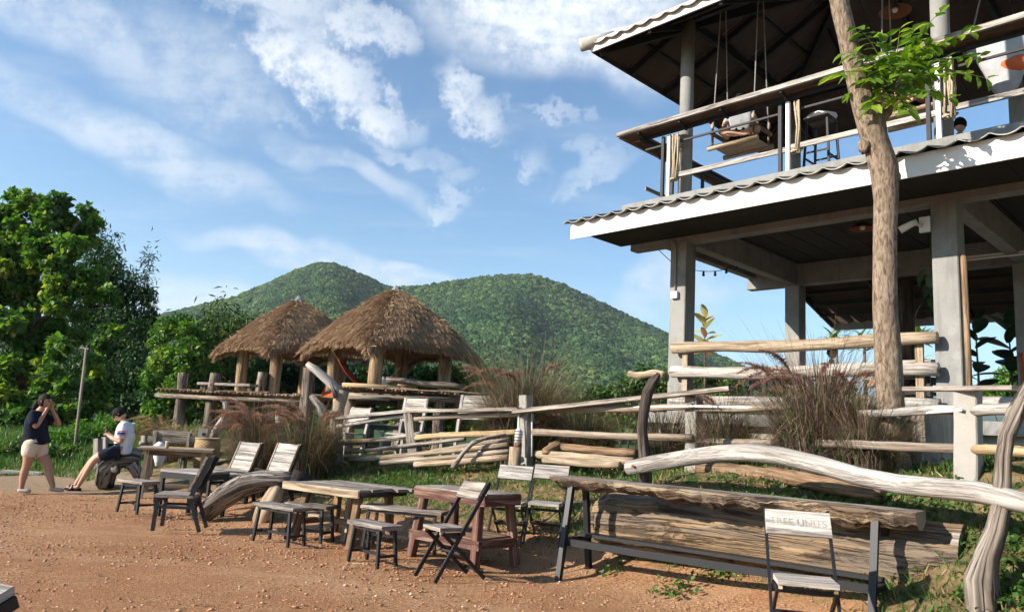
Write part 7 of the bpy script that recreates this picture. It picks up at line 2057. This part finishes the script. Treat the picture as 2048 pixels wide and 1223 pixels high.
# --- boy sitting on the root, looking down at his hands
bp = at_z(243, 975, 0.0)
by = thing('person', 'seated person in white jersey and navy shorts looking down at the hands', 'person', (at_y(243, 930, 13.25).x, 13.25, 0.045), R(6), 'people in the courtyard')
by.rotation_euler = (0, R(-3.4), R(6))
sk = Sk()
pel = sk.add((0.0, 0, 0.66), 0.115, None, 0.13)
wa = sk.add((0.03, 0, 0.80), 0.10, pel, 0.12); ch = sk.add((0.05, 0, 0.98), 0.115, wa, 0.14); n0 = sk.add((0.04, 0, 1.11), 0.07, ch, 0.085); nk = sk.add((0.0, 0, 1.165), 0.048, n0); sk.add((-0.035, 0, 1.20), 0.048, nk)
for sy, kx, kz, ax_, az, tx in ((-1, -0.37, 0.52, -0.60, 0.09, -0.78), (1, -0.46, 0.54, -0.72, 0.10, -0.88)):
    hp = sk.add((-0.03, sy * 0.085, 0.64), 0.095, pel)
    k = sk.chain(hp, [(kx * 0.55, sy * 0.10, 0.615, 0.085), (kx, sy * 0.10, kz, 0.062), ((kx + ax_) / 2 + .01, sy * 0.095, (kz + az) / 2 + .03, 0.056), (ax_, sy * 0.09, az, 0.036), (ax_ - 0.01, sy * 0.09, az - 0.03, 0.035)])
    sk.chain(k, [(ax_ - 0.08, sy * 0.09, 0.055, 0.03), (ax_ - 0.155, sy * 0.09, 0.035, 0.024)])
for sy, ex, ez in ((-1, 0.055, 0.80), (1, 0.0, 0.80)):
    sh = sk.add((0.045, sy * 0.15, 1.065), 0.058, ch)
    wr = sk.chain(sh, [(0.055, sy * 0.185, 0.94, 0.05), (ex, sy * 0.18, ez, 0.042), (-0.11, sy * 0.12, 0.865, 0.036), (-0.20, sy * 0.05, 0.905, 0.025)])
    hand(sk, wr, (-0.75, -sy * 0.25, 0.45), (0.2, -sy * 0.5, 0.7), 0.9, 0.95)
skin_mesh('body', sk.v, sk.e, M['skin_light'], by)
s2 = Sk()
b = s2.add((0.04, 0, 0.81), 0.14, None, 0.16); a = s2.add((0.02, 0, 0.66), 0.145, b, 0.165); s2.add((0.01, 0, 0.585), 0.145, a, 0.165); c = s2.add((0.055, 0, 0.985), 0.138, b, 0.168); s2.add((0.04, 0, 1.14), 0.082, c, 0.105)
for sy, ex in ((-1, 0.06), (1, 0.03)):
    k = s2.add((0.048, sy * 0.15, 1.065), 0.08, c); s2.add((ex, sy * 0.195, 0.84), 0.08, k)
skin_mesh('jersey', s2.v, s2.e, M['white_cloth'], by)
s3 = Sk()
a = s3.add((0.0, 0, 0.655), 0.135, None, 0.15)
for sy, kx in ((-1, -0.37), (1, -0.46)):
    k = s3.add((-0.05, sy * 0.085, 0.64), 0.118, a); s3.add((kx * 0.9, sy * 0.10, 0.565), 0.1, k)
skin_mesh('shorts', s3.v, s3.e, M['navy_cloth'], by)
head(by, (-0.075, 0, 1.265), (-0.72, -0.1, -0.72), (-0.62, 0, 0.75), 0.215, 'hair', M['skin_light'], 'fringe')
for k, (z, mt, h) in enumerate(((0.985, 'print_red', 0.014), (0.95, 'print_blue', 0.035), (0.915, 'print_red', 0.014))):
    mb = MB(); ring = []
    for j in range(7):
        a = math.pi * (1.12 + 0.76 * j / 6)
        ring.append((0.058 + 0.0795 * math.cos(a) * 0.98, -0.178 - 0.004 + 0.0795 * math.sin(a) * 0.98))
    vs = [(x, y, z + h / 2) for x, y in ring] + [(x, y, z - h / 2) for x, y in ring]
    mb.raw(vs, [(j, j + 1, 7 + j + 1, 7 + j) for j in range(6)]).build('sleeve_stripe', M[mt], by)
for sy, ax_ in ((-1, -0.60), (1, -0.72)):
    slipper(by, (ax_ + 0.04, sy * 0.09, 0.0), (ax_ - 0.19, sy * 0.09, 0.0), M['black_cloth'], 0.03, 0.045)
    MB().tube([(ax_ - 0.09, sy * 0.09 - 0.05, 0.02), (ax_ - 0.09, sy * 0.09, 0.085), (ax_ - 0.09, sy * 0.09 + 0.05, 0.02)], 0.018, 8).build('strap', M['black_cloth'], by, True)
MB().box((-0.275, 0, 0.955), (0.012, 0.07, 0.14), Euler((0, 0.5, 0))).build('phone', M['black_metal'], by)

# ------------------------------------------------------------------ things on the balcony
def bz(px, py, z):
    return at_z(px, py, z)
def rope_pair(t, a, b, top, mat='grey_rope'):
    for p in (a, b):
        q = V((p.x, p.y, 0)).lerp(V((top.x, top.y, 0)), 0.4)
        MB().tube([p, V((q.x, q.y, top.z))], 0.011, 6).build('rope', M[mat], t)
def swing(label, c, W, D_, zs, back=True, mat='pale_wood'):
    t = thing('swing_seat', label, 'swing', c, B_ROT, 'hanging swing seats on the balcony')
    for i in range(4):
        MB().beam((-W / 2, -D_ / 2 + (i + .5) * D_ / 4, 0), (W / 2, -D_ / 2 + (i + .5) * D_ / 4, 0), D_ / 4 - 0.006, 0.03, seg=3, jit=0.002).build('seat_plank', M[mat], t)
    for sy in (-1, 1):
        MB().tube([(-W / 2 - 0.08, sy * D_ / 2, -0.02), (0, sy * D_ / 2, -0.02), (W / 2 + 0.08, sy * D_ / 2, -0.02)], 0.04, 10, wob=0.1).build('seat_pole', M[mat], t, True)
    for sx in (-1, 1):
        MB().tube([(sx * W / 2, -D_ / 2 - 0.05, 0.22), (sx * W / 2, 0, 0.22), (sx * W / 2, D_ / 2 + 0.08, 0.22)], 0.035, 10, wob=0.1).build('arm_rest', M['brown_wood'], t, True)
        for sy in (-1, 1):
            MB().tube([(sx * W / 2, sy * D_ / 2, 0.0), (sx * W / 2, sy * D_ / 2, 0.24)], 0.02, 8).build('arm_post', M['brown_wood'], t, True)
            top = 8.75 - c.z
            MB().tube([(sx * W / 2, sy * D_ / 2, 0.2), (sx * W / 2 * 0.95, sy * D_ / 2 * 0.3, top)], 0.011, 6).build('rope', M['grey_rope'], t)
            MB().ball((sx * W / 2, sy * D_ / 2, 0.34), 0.03, 8, 8, (1, 1, 2.2), 0.3).build('knot', M['rope'], t, True)
    return t
sc1 = bw(0.95, 0.35, 5.86)
sc1 = bw(0.9, 0.2, 6.17)
swing('left wooden swing bench behind the balcony bar, someone sitting on it', sc1, 0.72, 0.5, 6.17)
sc2 = bw(3.47, 0.35, 6.06)
swing('right wooden swing bench behind the leafy branch, someone sitting on it', sc2, 0.7, 0.5, 6.06)
def sitter(label, c, rz, shirt, legs, hat=False, group=None, slouch=0.0):
    """person sitting cross-legged, facing local -y"""
    t = thing('person', label, 'person', c, rz, group)
    sk = Sk()
    pel = sk.add((0, 0, 0.12), 0.12, None, 0.11); wa = sk.add((0, 0.0, 0.28), 0.115, pel, 0.095); ch = sk.add((0, -0.01, 0.46), 0.14, wa, 0.105); n0 = sk.add((0, -0.01, 0.575), 0.075, ch); nk = sk.add((0, -0.02, 0.64), 0.048, n0); sk.add((0, -0.03, 0.69), 0.048, nk)
    for q in (ch, n0, nk, nk + 1):
        v_ = sk.v[q]; f_ = (v_[2] - 0.28) / 0.41; sk.v[q] = (v_[0], v_[1] - slouch * f_, v_[2] - slouch * 0.7 * f_, v_[3], v_[4])
    for s in (-1, 1):
        k = sk.chain(pel, [(s * 0.1, -0.06, 0.11, 0.09), (s * 0.24, -0.2, 0.16, 0.075), (s * 0.30, -0.28, 0.17, 0.06), (s * 0.12, -0.33, 0.09, 0.05), (-s * 0.06, -0.33, 0.06, 0.036)])
        sk.chain(k, [(-s * 0.13, -0.35, 0.06, 0.032), (-s * 0.19, -0.36, 0.055, 0.024)])
        sh = sk.add((s * 0.17, -0.01 - slouch * 0.63, 0.54 - slouch * 0.44), 0.058, ch)
        wr = sk.chain(sh, [(s * 0.23, -0.03, 0.42, 0.048), (s * 0.25, -0.06, 0.31, 0.042), (s * 0.25, -0.16, 0.26, 0.036), (s * 0.22, -0.25, 0.25, 0.025)])
        hand(sk, wr, (-s * 0.2, -1, -0.2), (-s * 0.8, 0, 0.4), 0.8)
    skin_mesh('body', sk.v, sk.e, M['skin_light'], t)
    s2 = Sk()
    b = s2.add((0, 0, 0.28), 0.15, None, 0.13); s2.add((0, 0, 0.07), 0.15, b, 0.135); c_ = s2.add((0, -0.01, 0.46), 0.165, b, 0.13); s2.add((0, -0.01, 0.60), 0.085, c_)
    for q in (c_, c_ + 1):
        v_ = s2.v[q]; f_ = (v_[2] - 0.28) / 0.41; s2.v[q] = (v_[0], v_[1] - slouch * f_, v_[2] - slouch * 0.7 * f_, v_[3], v_[4])
    for s in (-1, 1):
        k = s2.add((s * 0.17, -0.01 - slouch * 0.63, 0.54 - slouch * 0.44), 0.076, c_); s2.add((s * 0.235, -0.035, 0.385), 0.07, k)
    skin_mesh('shirt', s2.v, s2.e, M[shirt], t)
    s3 = Sk(); a = s3.add((0, 0, 0.12), 0.13, None, 0.125)
    for s in (-1, 1):
        k = s3.add((s * 0.1, -0.06, 0.115), 0.105, a); s3.add((s * 0.215, -0.18, 0.155), 0.09, k)
    skin_mesh('shorts', s3.v, s3.e, M[legs], t)
    head(t, (0, -0.045 - slouch * 1.3, 0.79 - slouch * 1.0), (0, -1, -0.15 - slouch * 3), (0, -slouch * 3, 1), 0.215, 'hair', M['skin_light'], 'short')
    if hat:
        MB().tube([(0, -0.04, 0.85), (0, -0.04, 0.93), (0, -0.04, 0.965)], [0.115, 0.105, 0.06], 18).build('hat_crown', M['shoe_grey'], t, True)
        MB().tube([(0, -0.04, 0.848), (0, -0.04, 0.856)], [0.21, 0.2], 22).build('hat_brim', M['cream_cloth'], t, True)
    return t
sitter('person in pale grey shirt sitting on the left balcony swing', V((sc1.x, sc1.y, sc1.z + 0.015)), B_ROT + R(25), 'grey_cloth', 'black_cloth', slouch=0.12)
sitter('person in dark top and sun hat sitting behind the leafy branch', V((sc2.x, sc2.y, sc2.z + 0.015)), B_ROT + R(-10), 'black_cloth', 'black_cloth', True)
# bar stools on the balcony, one with white cushion
def bar_stool(label, c, rz, H, mat='black_steel', top='dark_wood', cush=None, W=0.36, group='tall black bar stools'):
    t = thing('bar_stool', label, 'stool', c, rz, group)
    MB().box((0, 0, H), (W, W, 0.035)).build('seat', M[top], t)
    for sx in (-1, 1):
        for sy in (-1, 1):
            MB().beam((sx * (W / 2 + 0.01), sy * (W / 2 + 0.01), 0), (sx * (W / 2 - 0.03), sy * (W / 2 - 0.03), H - 0.015), 0.03, 0.03, up=(0, 1, 0)).build('leg', M[mat], t)
        MB().beam((sx * W / 2, -W / 2, 0.25), (sx * W / 2, W / 2, 0.25), 0.022, 0.022).build('stretcher', M[mat], t)
        MB().beam((-W / 2, sx * W / 2, 0.32), (W / 2, sx * W / 2, 0.32), 0.022, 0.022).build('stretcher', M[mat], t)
    if cush:
        MB().ball((0, 0, H + 0.055), 0.2, 14, 8, (1.15, 1.1, 0.28), 0.25, 2).build('cushion', M[cush], t, True)
    return t
bar_stool('bar stool with white cushion behind the balcony rail, left of the trunk', bw(2.28, 0.08, FLOOR2), B_ROT, 0.84, cush='white_cloth')
c = at_z(1440, 335, FLOOR2 + 0.02); bar_stool('low dark stool near the left balcony corner', bw(-0.25, 2.2, FLOOR2), B_ROT, 0.5)
bar_stool('dark stool under the left wooden swing bench', bw(1.75, 1.6, FLOOR2), B_ROT, 0.45)
# grey cloth hanging chair at far right
c = at_z(2010, 150, 6.35)
t = thing('hanging_chair', 'grey cloth hanging chair with orange cushion at upper right', 'chair', c, B_ROT)
vs, fs = [], []
for i in range(9):
    u = i / 8 * math.pi
    for k in range(7):
        q = k / 6
        vs.append((-0.45 * math.cos(u) * (1 - 0.55 * q), 0.12 - 0.15 * math.sin(u), 0.5 - 0.85 * q * (0.35 + 0.65 * math.sin(u))))
for i in range(8):
    for k in range(6):
        fs.append((i * 7 + k, (i + 1) * 7 + k, (i + 1) * 7 + k + 1, i * 7 + k + 1))
o = MB().raw(vs, fs).build('cloth', M['grey_cloth'], t, True); o.modifiers.new('thick', 'SOLIDIFY').thickness = 0.012
MB().ball((0.12, 0.05, 0.12), 0.17, 12, 8, (1.2, 0.8, 0.7), 0.2).build('cushion', M['orange_cloth'], t, True)
for sx in (-1, 1):
    MB().tube([(sx * 0.45, 0.12, 0.5), (0, 0.1, 2.3)], 0.012, 6).build('rope', M['grey_rope'], t)
MB().beam((-0.5, 0.12, 0.5), (0.5, 0.12, 0.5), 0.04, 0.04).build('spreader', M['brown_wood'], t)
# another visitor beyond the balcony edge: only hair shows
c = at_z(1938, 262, FLOOR2 + 0.18)
sitter('dark-haired person sitting low behind the balcony edge at right', bw(3.78, 1.25, FLOOR2), B_ROT + R(180), 'black_cloth', 'black_cloth')

# ------------------------------------------------------------------ ground-floor furniture and guests
def cafe_table(label, s, d, W=0.7, D_=0.6, H=0.74, mat='grey_wood'):
    t = thing('cafe_table', label, 'table', bw(s, d, FLOOR1), B_ROT, 'tables on the ground floor of the building')
    for i in range(3):
        MB().beam((-W / 2, -D_ / 2 + (i + .5) * D_ / 3, H), (W / 2, -D_ / 2 + (i + .5) * D_ / 3, H), D_ / 3 - 0.004, 0.035).build('top_plank', M[mat], t)
    for sx in (-1, 1):
        for sy in (-1, 1):
            MB().beam((sx * (W / 2 - .05), sy * (D_ / 2 - .05), 0), (sx * (W / 2 - .05), sy * (D_ / 2 - .05), H - 0.02), 0.045, 0.045, up=(0, 1, 0)).build('leg', M['black_steel'], t)
        MB().beam((-W / 2 + .05, sx * (D_ / 2 - .05), H - 0.05), (W / 2 - .05, sx * (D_ / 2 - .05), H - 0.05), 0.03, 0.06).build('apron', M['black_steel'], t)
    return t
def cafe_chair(label, s, d, rz, mat, wood_='black_steel'):
    t = thing('cafe_chair', label, 'chair', bw(s, d, FLOOR1), B_ROT + rz, 'chairs on the ground floor of the building')
    MB().box((0, 0, 0.45), (0.42, 0.42, 0.04)).build('seat', M[mat], t)
    for sx in (-1, 1):
        MB().beam((sx * 0.18, -0.18, 0), (sx * 0.18, -0.18, 0.43), 0.04, 0.04, up=(0, 1, 0)).build('leg', M[wood_], t)
        MB().beam((sx * 0.18, 0.18, 0), (sx * 0.18, 0.25, 0.92), 0.04, 0.04, up=(0, 1, 0)).build('back_post', M[wood_], t)
    for k in range(3):
        MB().beam((-0.21, 0.225 + k * 0.008, 0.62 + k * 0.125), (0.21, 0.225 + k * 0.008, 0.62 + k * 0.125), 0.025, 0.115).build('back_slat', M[mat], t)
    return t
cafe_table('black-legged cafe table left of the rear left column', 0.75, 2.2)
cafe_chair('dark cafe chair facing the table behind the left log rails', 0.2, 2.5, R(90), 'black_steel')
cafe_chair('dark cafe chair close behind the log rails near the big grass', 1.3, 1.7, R(-70), 'dark_wood')
cafe_table('cafe table in front of the dark log column', 2.4, 2.6, 0.9, 0.7)
cafe_chair('dark cafe chair in the shade right of the tree trunk', 3.1, 1.6, R(-120), 'dark_wood')
cafe_table('pale-topped cafe table beside the right front column', 3.25, 0.75, 0.6, 0.6, 0.8, 'weathered_white')
cafe_chair('red-brown wooden cafe chair right of the right front column', 4.75, 1.0, R(150), 'terracotta', 'terracotta')
cafe_chair('red-brown wooden cafe chair turned away at far right', 5.25, 2.4, R(60), 'terracotta', 'dark_wood')
sitter('bare-shouldered person leaning over at the rear of the ground floor', bw(1.02, 3.3, FLOOR1 + 0.52), B_ROT + R(60), 'cream_cloth', 'cream_cloth')
bar_stool('wooden stool under the seated guest at the rear of the ground floor', bw(1.02, 3.3, FLOOR1), B_ROT, 0.5, 'dark_wood')
sitter('dark-clothed person sitting in the shade left of the tree trunk', bw(2.62, 1.9, FLOOR1 + 0.52), B_ROT + R(-60), 'black_cloth', 'black_cloth')
bar_stool('wooden stool under the dark-clothed guest by the trunk', bw(2.62, 1.9, FLOOR1), B_ROT, 0.5, 'dark_wood')
for k, (s0, d0, s1, d1, z, lb) in enumerate(((3.0, 3.2, 4.2, 3.2, 4.6, 'white fluorescent tube under the beam behind the trunk'), (4.9, 2.4, 6.1, 2.4, 4.75, 'white fluorescent tube under the ceiling at far right'))):
    t = thing('tube_light', lb, 'lamp', bw(s0, d0, z), B_ROT, 'fluorescent tubes under the ceiling')
    MB().tube([(0, 0, 0), (s1 - s0, d1 - d0, 0)], 0.018, 8).build('tube', M['plastic_white'], t, True)
    MB().box(((s1 - s0) / 2, (d1 - d0) / 2, 0.04), (s1 - s0, 0.05, 0.03)).build('batten', M['plastic_white'], t)
    for q in (0.1, 0.9):
        MB().tube([((s1 - s0) * q, 0, 0.05), ((s1 - s0) * q, 0, 5.05 - z)], 0.006, 5).build('hanger', M['grey_rope'], t)

# ------------------------------------------------------------------ the air: thin summer haze
hz = MB().box((0, 4200, 214), (13000, 9800, 432)).build('haze', None)
hm = bpy.data.materials.new('haze_air'); hm.use_nodes = True
ht = NT(hm.node_tree)
for nd in list(hm.node_tree.nodes): hm.node_tree.nodes.remove(nd)
pv = ht.n('ShaderNodeVolumePrincipled'); pv.inputs['Density'].default_value = 0.00013; pv.inputs['Color'].default_value = (0.80, 0.88, 0.98, 1); pv.inputs['Anisotropy'].default_value = 0.2
ht.l(pv.outputs[0], ht.n('ShaderNodeOutputMaterial').inputs['Volume'])
hz.data.materials.append(hm)
hz['kind'] = 'stuff'; hz['label'] = 'thin pale haze in the air over the valley'; hz['category'] = 'haze'
